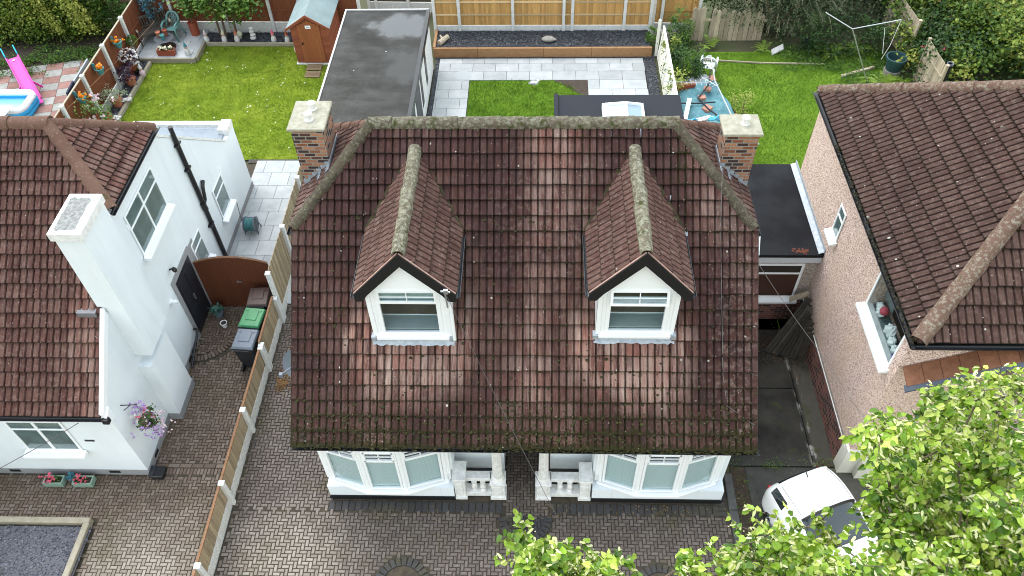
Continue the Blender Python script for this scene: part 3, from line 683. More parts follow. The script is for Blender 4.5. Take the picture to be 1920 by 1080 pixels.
# ================================================================== CENTRAL HOUSE
TAN = math.tan(R_(41.5)); EY, EZ = 8.29, 2.65           # front eave line
XL, XR = -5.03, 4.44; HZ = 5.58; HY = EY+(HZ-EZ)/TAN  # hip eaves
RL, RR = -3.40, 2.76; RY = HY+(RL-XL); RZ = EZ+(RY-EY)*TAN; BY = 2*RY-HY
STX = (RZ-HZ)/(RL-XL); XR2 = RR+(RL-XL)
main = thing('house', (-.3, 9.0, 0), 'middle house with weathered reddish brown tile roof and two pointed front dormers', 'house')
DX = (-2.50, 1.95)
def wear_main(p):
    x, y, z = p; s = (y-EY)/(HY-EY); moss = .12*math.sin(x*1.3+1)+.1
    moss += max(0, .34-s)*3.0+max(0, .62-s)*.45*(.6+.4*math.sin(x*2.7+y*1.9))
    moss += .75*math.exp(-((x-2.85)/.42)**2-((y-12.6)/.7)**2)+.35*math.exp(-((x-2.6)/.9)**2-((y-9.1)/.6)**2)
    for d in DX: moss += .40*math.exp(-((abs(x-d)-.98)/.13)**2)*(y > 9.9)
    wash = 0
    for d in DX:
        u = (x-d)/.92
        if y < 10.05: wash += math.exp(-abs(u)**4*1.4)*min(1, max(0, (y-8.75)/.55))
        wash += .75*math.exp(-((abs(u)-1.1)/.25)**2)*math.exp(-((y-9.8)/.5)**2)
    wash += .42*math.exp(-((x+.05)/.33)**2)*(y > 8.9)+.25*math.exp(-((x-.55)/.4)**2)+.35*math.exp(-((x-3.35)/.35)**2-((y-12.2)/1.0)**2)+.12*math.sin(x*2.1+y)
    wash += .9*math.exp(-((x+3.6)/.33)**4-((y-9.95)/.16)**4)
    pale = .08+.5*sum(math.exp(-((x-d)/.8)**4-((y-9.35)/.3)**2) for d in DX)+.35*math.exp(-((x-4.0)/.5)**2)+.25*math.exp(-((x-.3)/1.2)**2-((y-11.5)/1.2)**2)
    return (max(0, moss), max(0, min(1, wash)), max(0, pale))
nu = 32; cov = (XR-XL)/nu; nv = 21; slope = math.hypot(RY-EY, RZ-EZ); gau = slope/nv
def in_dormer(p): return any(abs(p[0]-d) < .74 and yf+.02 < p[1] < 11.4 for d, yf in zip(DX, (9.93, 9.98)))
front = tile_field((XL, EY, EZ), (1, 0, 0), (0, 1, TAN), nu, nv, cov, gau, 1, wear_main, hole=in_dormer,
    clips=[edge_clip((XL, HY), (RL, RY), (0, 9)), edge_clip((XR2, HY), (RR, RY), (0, 9))])
roof = front.build('roof', M_tile, main)
def hip_side(sgn, ex, rx, seed):
    n2 = int((BY-HY)/.295)+1; L = math.hypot(rx-ex, RZ-HZ); k = 6
    f = tile_field((ex, HY, HZ), (0, 1, 0), (rx-ex, 0, RZ-HZ), n2, k, .295, L/k, seed, lambda p: (.15, .25, .2),
        clips=[edge_clip((ex, HY), (rx, RY), (ex, RY)), edge_clip((ex, BY), (rx, RY), (ex, RY))]); return f
for s, ex, rx in ((-1, XL, RL), (1, XR2, RR)): hip_side(s, ex, rx, 5+s).build('hip_slope', M_tile, main)
back = tile_field((XL, BY, HZ), (1, 0, 0), (0, RY-BY, RZ-HZ), nu, 6, cov, math.hypot(BY-RY, RZ-HZ)/6, 9, None,
    clips=[edge_clip((XL, BY), (RL, RY), (0, BY)), edge_clip((XR2, BY), (RR, RY), (0, BY))]); back.build('rear_slope', M_tile, main)
b = MB(); ridge(b, (RL-.05, RY, RZ+.03), (RR+.05, RY, RZ+.03), .135, .46); b.build('ridge_tiles', M_ridge, main, smooth='auto')
for ex, rx in ((XL, RL), (XR2, RR)):
    b = MB(); ridge(b, (ex+.02*(1 if ex < 0 else -1), HY+.02, HZ+.06), (rx, RY, RZ+.03), .125, .62, seed=3); b.build('hip_tiles', M_ridge_hip, main, smooth='auto')
    b = MB(); ridge(b, (ex, BY, HZ+.06), (rx, RY, RZ+.02), .11, .42, seed=4); b.build('rear_hip_tiles', M_ridge_l, main, smooth='auto')
# walls
WXL, WXR, WY = -4.72, 4.18, 9.2
b = MB(); b.box(WXL, -.74, WY, 14.65, 0, EZ-.2); b.box(.32, WXR, WY, 14.65, 0, EZ-.2); b.box(-.74, .32, 10.45, 14.65, 0, EZ-.2)
zt = lambda y: EZ+(y-EY)*TAN-.12
b.prism([(WXL, 8.9, EZ-.2), (WXL, 14.65, EZ-.2), (WXL, 14.65, HZ-.05), (WXL, HY+.05, HZ-.05), (WXL, 8.9, zt(8.9))], (WXR-WXL, 0, 0))
for x0, x1 in ((WXL, -1.86), (1.26, WXR)): b.box(x0, x1, 8.46, 9.3, .16, .56); b.box(x0+.002, x1-.002, 8.735, 9.3, .56, 2.45)
b.build('wall', M_render, main)
for x0, x1 in ((WXL-.02, -1.84), (1.24, WXR+.02)): b = MB(); b.box(x0, x1, 8.44, 9.3, 0, .155); b.build('plinth', M_black, main)
b = MB(); b.box(XL+.02, XR-.02, 8.335, 8.355, EZ-.20, EZ-.03); b.box(XL+.1, XR-.1, 8.36, 9.2, EZ-.21, EZ-.195); b.build('fascia', M_black, main)
for a_, c_ in (((XL-.04, 8.262, EZ-.04), (XR+.06, 8.262, EZ-.04)), ((XL-.05, HY-.05, HZ-.06), (XL-.05, BY+.05, HZ-.06)), ((XR2+.05, BY+.05, HZ-.06), (XR2+.05, HY-.05, HZ-.06))): b = MB(); gutter(b, a_, c_, .062); b.build('gutter', M_black, main)
b = MB(); rn = random.Random(2)
for _ in range(520):
    x = rn.choice((rn.uniform(XL, XR), rn.uniform(-.5, XR))); b.ball((x, 8.262+rn.uniform(-.04, .04), EZ-.065+rn.uniform(0, .02)), (rn.uniform(.012, .04), .02, rn.uniform(.01, .022)), 5, 3)
tag(b.build('gutter_moss', mat('gutter_moss', (.02, .022, .007), .95, (.085, .075, .02), 14), main), kind='stuff')
b = MB(); rn = random.Random(31); nv_ = np.array([0, -math.sin(R_(41.5)), math.cos(R_(41.5))]); k = 0
while k < 4600:
    x = rn.uniform(XL+.05, XR-.05); j = min(14, int(rn.expovariate(.19))); band = .5+.5*math.sin(x*2.3+j)*math.sin(x*.9+1.7)
    if rn.random() > .25+.6*band+(.3 if j < 2 else 0): continue
    s_ = (j+rn.choice((rn.gauss(.04, .05), rn.gauss(.04, .05), rn.random())))*gau; y = EY+s_*math.cos(R_(41.5)); z = EZ+s_*math.sin(R_(41.5)); u_ = ((x-XL)/cov*2) % 1
    if in_dormer((x, y+.25, z)) or (u_ > .42 and rn.random() < .55): continue
    r_ = rn.uniform(.010, .036)*(1.2 if j < 3 else 1.0); p = np.array((x, y, z))+nv_*(.03+(.02 if u_ > .42 else 0)); b.ball(tuple(p), (r_*rn.uniform(.8, 1.5), r_, r_*.75), 6, 3, jit=.5, rnd=rn); k += 1
tag(b.build('roof_moss', mat('roof_moss', (.012, .011, .004), .95, (.050, .046, .012), 7), main), kind='stuff')
b = MB()
for s, X in ((-1, XL), (1, XR)):                       # verge edges of the catslide and the little white box ends
    b.obox((X-.012*(s < 0)-(.0 if s < 0 else -.0), EY, EZ-.10), (.014, 0, 0), (0, HY-EY, HZ-EZ), (0, 0, .085))
b.build('verge', M_ridge_hip, main)
b = MB()
b.prism([(XL+.02, HY-.28, HZ-.42), (XL+.02, HY+.12, HZ-.42), (XL+.02, HY+.12, HZ-.08), (XL+.02, HY-.05, HZ-.12)], (.2, 0, 0)); b.prism([(XR-.20, HY-.28, HZ-.42), (XR-.20, HY+.12, HZ-.42), (XR-.20, HY+.12, HZ-.08), (XR-.20, HY-.05, HZ-.12)], (.26, 0, 0))
b.build('box_end', M_white, main)
# bay windows
def bay(x0, x1, x2, x3, yb, yf):
    zs, zh = .64, 2.36
    P = [(x0, yb), (x1, yf), (x2, yf), (x3, yb)]
    b = MB()
    def ring(off): return [(x0-off, yb+.12), (x0-off*.6, yb-off*.4), (x1-off*.3, yf-off), (x2+off*.3, yf-off), (x3+off*.6, yb-off*.4), (x3+off, yb+.12)]
    b.prism([(*p, zh) for p in ring(.02)], (0, 0, .07))
    for i, (x, y) in enumerate(P): b.lathe((x, y+.03, zs), [(.058, 0), (.058, zh-zs)], 8)
    for (x, y), dx in ((P[0], -.09), (P[3], .09)): b.box(x+min(0, dx)-.02, x+max(0, dx)+.02, y+.02, y+.25, zs, zh)
    bw = b.build('bay_window', M_white, main, bevel=.005)
    for i in range(3):
        a = np.array((*P[i], zs+.03)); c = np.array((*P[i+1], zs+.03)); d = c-a; L = np.linalg.norm(d); u = d/L; n = np.array((u[1], -u[0], 0)); w = L-.1; h = zh-zs-.05
        o = a+u*.05; bb = MB(); tr = h*.72
        frame_boxes(bb, o, u, n, outline(w, h, .055)+[(.05, w-.05, tr, tr+.055)], -.05, .015); frame_boxes(bb, o, u, n, [(.05, w-.05, tr+.05, tr+.10), (.05, w-.05, h-.10, h-.05), (.04, .09, tr+.05, h-.05), (w-.09, w-.04, tr+.05, h-.05)], -.03, .03)
        bb.build('frame', M_white, bw, bevel=.005)
        bb = MB(); frame_boxes(bb, o, u, n, [(w/2-.012, w/2+.012, tr+.06, h-.06), (.07, w-.07, tr+.21, tr+.232)], -.02, .012); bb.build('glazing_bar', M_white, bw)
        bb = MB(); frame_boxes(bb, o, u, n, [(.03, w-.03, .03, h-.03)], -.02, -.014); bb.build('pane', M_glass, bw)
        bb = MB(); frame_boxes(bb, o, u, n, [(.04, w/2-.045, .05, tr-.0), (w/2+.045, w-.04, .05, tr-.0), (.04, w-.04, .03, .055)], -.075, -.06); frame_boxes(bb, o, u, n, [(w/2-.045, w/2-.018, .05, tr), (w/2+.018, w/2+.045, .05, tr), (w/2-.0179, w/2+.0179, .06, tr-.01)], -.072, -.057); bb.build('blind', M_blind, bw)
    b = MB(); b.prism([(*p, zs-.075) for p in ring(.10)], (0, 0, .075)); b.build('sill', M_white, bw, bevel=.012)
    b = MB(); b.prism([(*p, zh+.072) for p in ring(.05)], (0, 0, .035)); b.build('lead_roof', M_lead_dark, bw)
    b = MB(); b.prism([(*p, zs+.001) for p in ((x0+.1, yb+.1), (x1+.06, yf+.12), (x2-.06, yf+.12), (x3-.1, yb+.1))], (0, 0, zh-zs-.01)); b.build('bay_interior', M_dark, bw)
bay(-4.62, -3.74, -2.90, -2.02, 8.62, 8.36)
bay(1.42, 2.22, 3.10, 3.94, 8.64, 8.38)
# porch: pedestals, balustrade and fluted columns
def pedestal(b, x0, x1, y0, y1, h):
    b.box(x0, x1, y0, y1, .10, h-.06); b.box(x0-.03, x1+.03, y0-.03, y1+.03, .02, .13); b.box(x0-.03, x1+.03, y0-.03, y1+.03, h-.06, h)
    b.box(x0+.05, x1-.05, y0-.014, y0, .2, h-.14)
for x0, x1, xc, pc in ((-1.84, -1.60, -.98, -.86), (.98, 1.22, .20, .16)):
    b = MB(); pedestal(b, x0, x1, 8.48, 8.92, .92); pedestal(b, pc-.15, pc+.15, 8.48, 8.78, .74)
    lo, hi = (x1, pc-.15) if x0 < 0 else (pc+.15, x0)
    b.box(lo, hi, 8.53, 8.78, .05, .20); b.box(lo, hi, 8.60, 8.80, .62, .74)
    bal = b.build('balustrade', M_white_paint, main, bevel=.012)
    for k in (1, 2):
        x = lo+(hi-lo)*k/3; b = MB(); b.lathe((x, 8.62, .2), [(.07, 0), (.07, .05), (.035, .07), (.05, .10), (.075, .17), (.06, .25), (.035, .33), (.05, .36), (.065, .37), (.065, .425)], 12); b.build('baluster', M_white_paint, bal, smooth='auto')
    b = MB(); V = []
    prof = [(.155, .74), (.155, .79), (.135, .83), (.118, .86)]
    b.lathe((pc, 8.63, 0), prof, 20); n = 32; VV = []; FF = []
    for i, z in enumerate((.85, 1.7, 2.42)):
        for k in range(n): rr = (.112-.008*i)*(1 if k % 2 else .89); VV.append((pc+rr*math.cos(2*math.pi*k/n), 8.63+rr*math.sin(2*math.pi*k/n), z))
    for i in range(2):
        for k in range(n): FF.append((i*n+k, i*n+(k+1) % n, (i+1)*n+(k+1) % n, (i+1)*n+k))
    b.add(VV, FF); b.build('column', M_white_paint, main)
b = MB(); b.box(-1.86, -.9, 8.95, 9.18, .02, .16); b.box(.2, 1.26, 8.95, 9.18, .02, .16); b.build('porch_step', M_pave_d, main)
b = MB(); b.box(-1.84, 1.24, 8.45, 8.62, 2.32, 2.44); b.build('porch_beam', M_white_paint, main)
b = MB(); b.box(-.70, -.22, 10.40, 10.445, .05, 2.05); b.box(-.20, .28, 10.40, 10.445, .05, 2.05); b.build('front_door', mat('porch_door_brown', (.10, .04, .025), .4), main)

# dormers
def dormer(xc, hw, yF, zb, variant):
    ze, zr, yo = 5.60, 6.68, yF-.09; hwo = .95; t = (zr-ze)/hwo; d = thing('dormer', (xc, yF, zb), None, None); d.parent = main; d.location = Vector((xc, yF, zb))-main.location
    yb = lambda z: EY+(z-EZ)/TAN
    L = math.hypot(hwo, zr-ze); nu_ = int((13.2-yo)/.29)+1; mp = (Vector((0, EY, EZ+.0)), Vector((0, -math.sin(R_(41.5)), math.cos(R_(41.5)))))
    for s in (-1, 1):
        f = tile_field((xc+s*hwo, yo, ze), (0, 1, 0), (-s*hwo, 0, zr-ze), nu_, 4, .29, L/4, 20+s+int(xc), lambda p: (.05, .05, .35), clips=[mp], prof_h=.016)
        f.build('dormer_roof', M_tile_d, d)
    b = MB(); yr = yb(zr)
    for s in (-1, 1):
        b.prism([(xc, yo+.03, zr-.02), (xc+s*(hwo-.02), yo+.03, ze-.02), (xc+s*(hwo-.02), yb(ze), ze-.02), (xc, yr, zr-.02)], (0, 0, -.05))
    b.build('dormer_deck', M_dark, d)
    b = MB(); ridge(b, (xc, yo-.0, zr+.035), (xc, yr-.05, zr+.03), .122, .40, seed=8); b.build('dormer_ridge', M_ridge_d, d, smooth='auto')
    b = MB()
    for s in (-1, 1):
        b = MB(); gutter(b, *(((xc+s*(hwo+.045), yo-.02, ze-.03), (xc+s*(hwo+.045), yb(ze)-.15, ze-.03))[::(1 if s < 0 else -1)]), r=.05); b.build('dormer_gutter', mat('dormer_gutter_grey', (.05, .055, .06), .4) if 'dormer_gutter_grey' not in bpy.data.materials else bpy.data.materials['dormer_gutter_grey'], d)
    bd = .27; yg = yo-.05                               # bargeboards with a small kick at the foot
    for s in (-1, 1):
        b = MB(); pts = [(xc, yg, zr+.06), (xc, yg, zr+.06-bd*1.2), (xc+s*(hwo-.24), yg, ze+.24*t+.04-bd*1.05), (xc+s*(hwo-.12), yg, ze-.15), (xc+s*(hwo+.02), yg, ze-.15), (xc+s*(hwo+.02), yg, ze+.04)]
        b.prism(pts, (0, .035, 0)); b.build('bargeboard', M_blackb, d)
    b = MB()                                            # pink mortar bed under the verge tiles
    for s in (-1, 1): b.bar((xc, yo-.01, zr+.035), (xc+s*hwo, yo-.01, ze+.035), .06, .03, up=(0, 1, 0))
    b.build('verge_mortar', mat('verge_mortar', (.30, .17, .13), .9, (.40, .27, .22), 12), d)
    zbs = lambda y: EZ+(y-EY)*TAN+.01
    b = MB()                                            # gable cladding with shiplap lines
    nb = 7; zg0 = 5.64; zg1 = zr-.20
    for k in range(nb):
        z0 = zg0+(zg1-zg0)*k/nb; z1 = zg0+(zg1-zg0)*(k+1)/nb; w0 = min(hw, (zr-.06-z0)/t); w1 = max(.01, min(hw, (zr-.06-z1)/t))
        b.prism([(xc-w0, yF-.012, z0), (xc+w0, yF-.012, z0), (xc+w1, yF+.004, z1-.006), (xc-w1, yF+.004, z1-.006)], (0, .08, 0))
    b.prism([(xc-hw, yF+.05, zb), (xc+hw, yF+.05, zb), (xc+hw, yF+.05, 5.5), (xc, yF+.05, zr-.1), (xc-hw, yF+.05, 5.5)], (0, .02, 0)) if False else None
    for s in (-1, 1):                                   # side cheeks
        X = xc+s*hw; b.prism([(X, yF, zbs(yF)-.05), (X, yb(5.6), 5.6), (X, yF, 5.6)], (-s*.05, 0, 0))
    b.build('dormer_wall', M_white, d)
    for s in (-1, 1):
        b = MB(); X = xc+s*hw; b.box(min(X, X-s*.09), max(X, X-s*.09), yF-.03, yF+.05, zb+.10, 5.52); b.box(min(X-s*.09, X-s*.17), max(X-s*.09, X-s*.17), yF-.015, yF+.05, zb+.12, 5.62)
        b.build('corner_post', M_white, d, bevel=.008)
    wx0, wx1, wz0, wz1 = xc-hw+.17, xc+hw-.17, zb+.17, 5.65; w = wx1-wx0; h = wz1-wz0; o = (wx0, yF, wz0); ux, n = (1, 0, 0), (0, -1, 0); tr = h*.70
    b = MB(); frame_boxes(b, o, ux, n, outline(w, h, .085)+[(.08, w-.08, tr, tr+.05)], -.05, .02); b.build('frame', M_white, d, bevel=.006)
    b = MB(); tilt = .10 if variant else .0
    oo = np.array(o)+np.array((.05, -.03, tr+.03)); lw, lh = w-.1, h-tr-.05
    for (a0, a1, b0, b1) in outline(lw, lh, .055): b.obox(oo+np.array((a0, -tilt*(1-b0/lh), b0)), (a1-a0, 0, 0), (0, -tilt*((b0-b1)/lh), b1-b0), (0, .035, 0))
    bars = [(lw/2-.01, lw/2+.01, .05, lh-.05), (.05, lw-.05, lh*.5-.01, lh*.5+.01)]
    for (a0, a1, b0, b1) in bars: b.obox(oo+np.array((a0, -tilt*(1-b0/lh)+.002, b0)), (a1-a0, 0, 0), (0, -tilt*((b0-b1)/lh), b1-b0), (0, .02, 0))
    b.build('top_light', M_white, d, bevel=.004)
    b = MB(); frame_boxes(b, o, ux, n, [(.07, w-.07, .07, tr+.02)], -.02, -.014); b.obox(oo+np.array((.04, -tilt+.016, .04)), (lw-.08, 0, 0), (0, tilt*.95, lh-.08), (0, .006, 0)); b.build('pane', M_glass, d)
    b = MB(); b.box(wx0-.1, wx1+.1, yF+.08, yF+.42, wz0-.02, wz0+.10); b.box(wx0+.02, wx1-.02, yF+.055, yF+.075, wz0+tr-.10, wz0+tr); 
    if not variant: b.box(wx0+.02, wx1-.02, yF+.055, yF+.075, wz0+tr-.10, wz0+h-.05)
    else: b.box(wx0+.02, wx1-.02, yF+.055, yF+.075, wz0+tr-.02, wz0+tr+.10)
    b.build('interior_ledge', M_ledge, d)
    b = MB(); nn = 26
    b.box(wx0-.05, wx1+.05, yF+.44, yF+.46, wz0, 5.5)
    b.build('interior_curtain', mat('brown_curtain', (.045, .036, .024), .9, (.085, .07, .048), 3) if not variant else bpy.data.materials['brown_curtain'], d)
    b = MB(); b.box(xc-hw+.06, xc+hw-.06, yF-.09, yF+.02, zb+.085, zb+.165); b.build('sill', M_white, d, bevel=.01)
    ca, sa = math.cos(R_(41.5)), math.sin(R_(41.5)); rn = random.Random(int(xc*10)); b = MB(); y0 = yF-.13
    V = []; F = []; m_ = 25
    for i in range(m_):
        x = xc-hw-.03+(2*hw+.06)*i/(m_-1); e = y0+rn.uniform(-.02, .015)
        for (y, zz) in ((e, zbs(e)+.05), (yF-.045, zbs(yF-.045)+.062), (yF-.02, zb+.12)): V.append((x, y, zz+(.035 if y < yF-.03 else 0)+rn.uniform(-.004, .006)))
    for i in range(m_-1):
        for k in range(2): F.append((i*3+k, (i+1)*3+k, (i+1)*3+k+1, i*3+k+1))
    b.add(V, F)
    for s in (-1, 1): b.box(xc+s*hw-.05, xc+s*hw+.05, yF-.08, yF+.06, zb-.0, zb+.16)
    b.build('lead_apron', M_lead, d)
    b = MB()                                            # dark valley gutters along both cheeks
    for s in (-1, 1):
        b.bar((xc+s*(hwo+.02), yb(ze)-.08, ze+.03), (xc+s*.02, yr+.02, zr+.03), .12, .03, up=(0, -sa, ca))
    b.build('valley', mat('valley_debris', (.018, .015, .008), .95, (.05, .045, .015), 9), d)
    return d
d1 = dormer(DX[0], .80, 9.93, 4.10, 0); d2 = dormer(DX[1], .78, 9.98, 4.14, 1)
d1['label'] = 'left dormer with closed window and cable bracket'; d2['label'] = 'right dormer with open top light'
b = MB(); b.bar((-1.72, 9.74, 5.80), (-1.70, 9.74, 5.35), .03); b.bar((-1.80, 9.73, 5.83), (-1.62, 9.73, 5.80), .03); b.box(-1.74, -1.66, 9.71, 9.76, 5.76, 5.86); b.build('cable_bracket', M_steel, d1)
b = MB(); b.tube([(-1.66, 9.82, 5.45), (-1.66, 9.86, 5.0), (-1.66, 9.86, 4.2)], .035, 8); b.build('downpipe', M_white, d1)
# chimneys
def chimney(x0, x1, y0, y1, zt, n, lab):
    b = MB(); b.box(x0, x1, y0, y1, 4.6, zt); c = b.build('chimney', M_brick, main); c['label'] = lab
    b = MB(); b.box(x0-.06, x1+.06, y0-.05, y1+.06, zt, zt+.07); b.build('cap', M_stonecap, c, bevel=.015)
    for k in range(n):
        yc = y0+(y1-y0)*(.32+.42*k) if n > 1 else (y0+y1)/2+.03; xc = (x0+x1)/2+(.02 if n > 1 else .08)
        b = MB(); b.lathe((xc, yc, zt+.06), [(.10, 0), (.07, .03), (.065, .13), (.085, .135), (.085, .165), (.0, .18)], 16)
        for q in range(8): a = q*math.pi/4; b.box(xc+.068*math.cos(a)-.006, xc+.068*math.cos(a)+.006, yc+.068*math.sin(a)-.006, yc+.068*math.sin(a)+.006, zt+.08, zt+.20)
        b.build('cowl', M_white_paint, c)
    # stepped lead flashing on the front and inner faces
    b = MB(); s = -1 if x0 < 0 else 1; ze0 = HZ+.02; xe = XL if s < 0 else XR2
    for k in range(6):
        xa = x0+(x1-x0)*k/6; xb = x0+(x1-x0)*(k+1)/6; xm = xb if s < 0 else xa; zr_ = HZ+abs(xm-xe)*STX
        b.box(xa, xb-.004, y0-.016, y0-.002, zr_-.35, zr_+.13)
    xi = x1 if s < 0 else x0; zi = HZ+abs(xi-xe)*STX
    b.box(min(xi, xi-s*.016), max(xi, xi-s*.016), y0, y1, zi-.2, zi+.16)
    b.bar((xe-s*.05, y0-.10, HZ+.075), (xi, y0-.10, zi+.085), .2, .012, up=(0, 0, 1)); b.build('flashing', M_lead, c)
chimney(-4.97, -4.33, 12.86, 13.72, 7.12, 2, 'left chimney with two white cowls'); chimney(3.74, 4.40, 12.86, 13.42, 6.98, 1, 'right chimney with one white cowl')
# lead patches
b = MB(); zz = lambda y: EZ+(y-EY)*TAN
for (px, py, w, l) in ((1197, 248, .10, .24), (1257, 372, .14, .10), (1284, 436, .10, .16)):
    d0 = ray(px, py); n_ = np.array([0, -math.sin(R_(41.5)), math.cos(R_(41.5))]); p0 = np.array([0, EY, EZ]); p = CAM+d0*(np.dot(n_, p0-CAM)/np.dot(n_, d0)); v_ = np.array([0, math.cos(R_(41.5)), math.sin(R_(41.5))])
    b.obox(p+n_*.045-np.array([w/2, 0, 0])-v_*l/2, (w, .01, 0), v_*l, n_*.012)
b.build('lead_patch', M_lead, main)
# rear flat roofed extension with a roof lantern
b = MB(); b.box(.55, 4.22, 14.7, 20.4, 0, 2.42); ext = b.build('rear_extension', M_render, main)
b = MB(); b.box(.48, 4.28, 14.6, 20.48, 2.43, 2.60); b.box(.48, .60, 14.6, 20.48, 2.60, 2.66); b.build('flat_roof', M_epdm, ext, bevel=.01)
b = MB(); X0, X1, Y0, Y1, zc = 1.95, 3.05, 15.6, 19.75, 2.6
b.box(X0-.06, X1+.06, Y0-.06, Y0+.04, zc, zc+.18); b.box(X0-.06, X1+.06, Y1-.04, Y1+.06, zc, zc+.18); b.box(X0-.06, X0+.04, Y0, Y1, zc, zc+.18); b.box(X1-.04, X1+.06, Y0, Y1, zc, zc+.18)
xm = (X0+X1)/2
for (a, c) in (((X0, Y1, zc+.17), (xm, Y1-.55, zc+.62)), ((X1, Y1, zc+.17), (xm, Y1-.55, zc+.62)), ((xm, Y1-.55, zc+.62), (xm, Y0+.55, zc+.62)), ((X0, Y0, zc+.17), (xm, Y0+.55, zc+.62)), ((X1, Y0, zc+.17), (xm, Y0+.55, zc+.62))): b.bar(a, c, .09, .07)
ln = b.build('roof_lantern', M_white, main, bevel=.01)
b = MB(); A = [(X0, Y0, zc+.16), (X1, Y0, zc+.16), (X1, Y1, zc+.16), (X0, Y1, zc+.16), (xm, Y0+.55, zc+.6), (xm, Y1-.55, zc+.6)]
b.add(A, [(0, 1, 4), (1, 2, 5, 4), (2, 3, 5), (3, 0, 4, 5)]); b.build('pane', M_glass_lantern, ln)

# ================================================================== WHITE HOUSE (left)
wh = thing('house', (-12, 11, 0), 'white rendered house with brown tile roof and white chimney breast on its side wall', 'house')
lx, ly, lz = -9.14, 9.0, 2.65; ley = 8.93; hx = -9.05; vx = -9.22; hz = 5.5; hy = 12.24; by = 15.08; TL = (hz-lz)/(hy-ley); rxl = hx-(by-hy)/2; ryl = (by+hy)/2; rzl = hz+(ryl-hy)*TL
nL = 26; covL = .298; slopeL = math.hypot(ryl-ley, rzl-lz); nvL = 20
f = tile_field((vx-nL*covL+.02, ley, lz), (1, 0, 0), (0, 1, TL), nL, nvL, covL, slopeL/nvL, 31, lambda p: (.0+(.5 if (p[1] > 13.0 and p[0] < -10.2) else 0)+.25*math.exp(-((p[0]+10.3)/.25)**2), .10+.35*math.exp(-((p[0]+9.55)/.3)**2), .25),
    clips=[edge_clip((hx, hy), (rxl, ryl), (-14, 9))])
f.clip([(Vector((-9.33, 0, 0)), Vector((-1, 0, 0)))]) if False else None
f.build('roof', M_tile_l, wh)
n2 = 10; L2 = math.hypot(rxl-hx, rzl-hz)
f = tile_field((hx, hy, hz), (0, 1, 0), (rxl-hx, 0, rzl-hz), n2, 6, .298, L2/6, 33, lambda p: (0, .3, .1), clips=[edge_clip((hx, hy), (rxl, ryl), (hx, ryl)), edge_clip((hx, by), (rxl, ryl), (hx, ryl))]); f.build('hip_slope', M_tile_l, wh)
f = tile_field((hx-nL*covL, by, hz), (1, 0, 0), (0, ryl-by, rzl-hz), nL, 6, covL, math.hypot(by-ryl, rzl-hz)/6, 34, None, clips=[edge_clip((hx, by), (rxl, ryl), (-14, by))]); f.build('rear_slope', M_tile_l, wh)
b = MB(); ridge(b, (-17, ryl, rzl+.03), (rxl+.05, ryl, rzl+.03), .15, .45); ridge(b, (hx+.02, hy, hz+.05), (rxl, ryl, rzl+.03), .14, .42, seed=1); ridge(b, (hx+.02, by, hz+.05), (rxl, ryl, rzl+.03), .12, .40, seed=2); b.build('ridge_tiles', M_ridge_l, wh, smooth='auto')
zf = lambda y: lz+(y-ley)*TL
b = MB(); b.prism([(lx, ly, .02), (lx, 15.0, .02), (lx, 15.0, hz-.04), (lx, hy+.05, hz-.04), (lx, ly, zf(ly)-.10)], (-8, 0, 0))
b.prism([(lx, 15.0, .02), (lx, 19.2, .02), (lx, 19.2, 2.45), (lx, 18.5, 2.45), (lx, 15.6, 2.95), (lx, 15.0, 4.6)], (-3.0, 0, 0)) if False else None
b.build('wall', M_render, wh)
b = MB(); b.prism([(lx, 15.003, .02), (lx, 19.25, .02), (lx, 19.25, 2.42), (lx, 18.45, 2.42), (lx, 15.003, 5.30)], (-2.96, 0, 0)); rx_ = b.build('rear_extension', M_render, wh)
b = MB(); b.box(-12.1, lx-.12, 18.46, 19.0, 2.425, 2.47); b.obox((-12.1, 18.44, 2.44), (2.82, 0, 0), (0, -3.38, 2.83), (0, .02, .03)); b.build('flat_roof', mat('grey_membrane', (.17, .20, .23), .6, (.24, .27, .30), 3), rx_)
b = MB(); b.box(-9.42, lx+.012, 18.75, 19.27, 2.425, 2.62); b.box(-12.1, -9.425, 19.1, 19.27, 2.425, 2.56); b.obox((lx-.11, 18.47, 2.41), (.125, 0, 0), (0, -3.40, 2.84), (0, .03, .06)); b.build('parapet', M_white_paint, rx_)
b = MB(); b.box(-17.1, lx+.015, ly-.015, ly+.1, .0, .22); b.box(lx-.1, lx+.016, ly+.1, 13.0, .0, .22); b.box(lx-.1, lx+.016, 14.35, 19.26, .0, .22); b.build('plinth', M_render_plinth, wh)
# chimney breast on the side wall and its white capped stack
b = MB(); bx = -8.74
b.box(lx+.002, bx, 10.65, 11.72, 2.5, 2.6); b.prism([(lx+.002, 10.65, 2.45), (bx, 10.65, 2.45), (bx, 11.72, 2.45), (lx+.002, 11.72, 2.45)], (0, 0, .001)) if False else None
b.box(-9.30, bx-.001, 10.651, 11.719, 2.601, 6.22); b.prism([(bx, 10.05, .25), (bx, 11.15, .25), (bx, 11.15, 1.60), (bx, 10.62, 1.60)], (lx+.002-bx, 0, 0)) if False else b.box(lx+.002, bx-.10, 10.55, 11.58, .235, 2.2)
ch = b.build('chimney', M_render, wh)
b = MB(); b.box(lx+.018, bx-.085, 10.53, 11.60, .0, .234); b.build('plinth', M_render_plinth, wh)
b = MB(); b.box(-9.36, bx+.045, 10.60, 11.76, 6.22, 6.42); b.build('cap', M_white_paint, ch, bevel=.012)
b = MB(); rn = random.Random(9); V = [(-9.05, 11.18, 6.428)]; n = 26
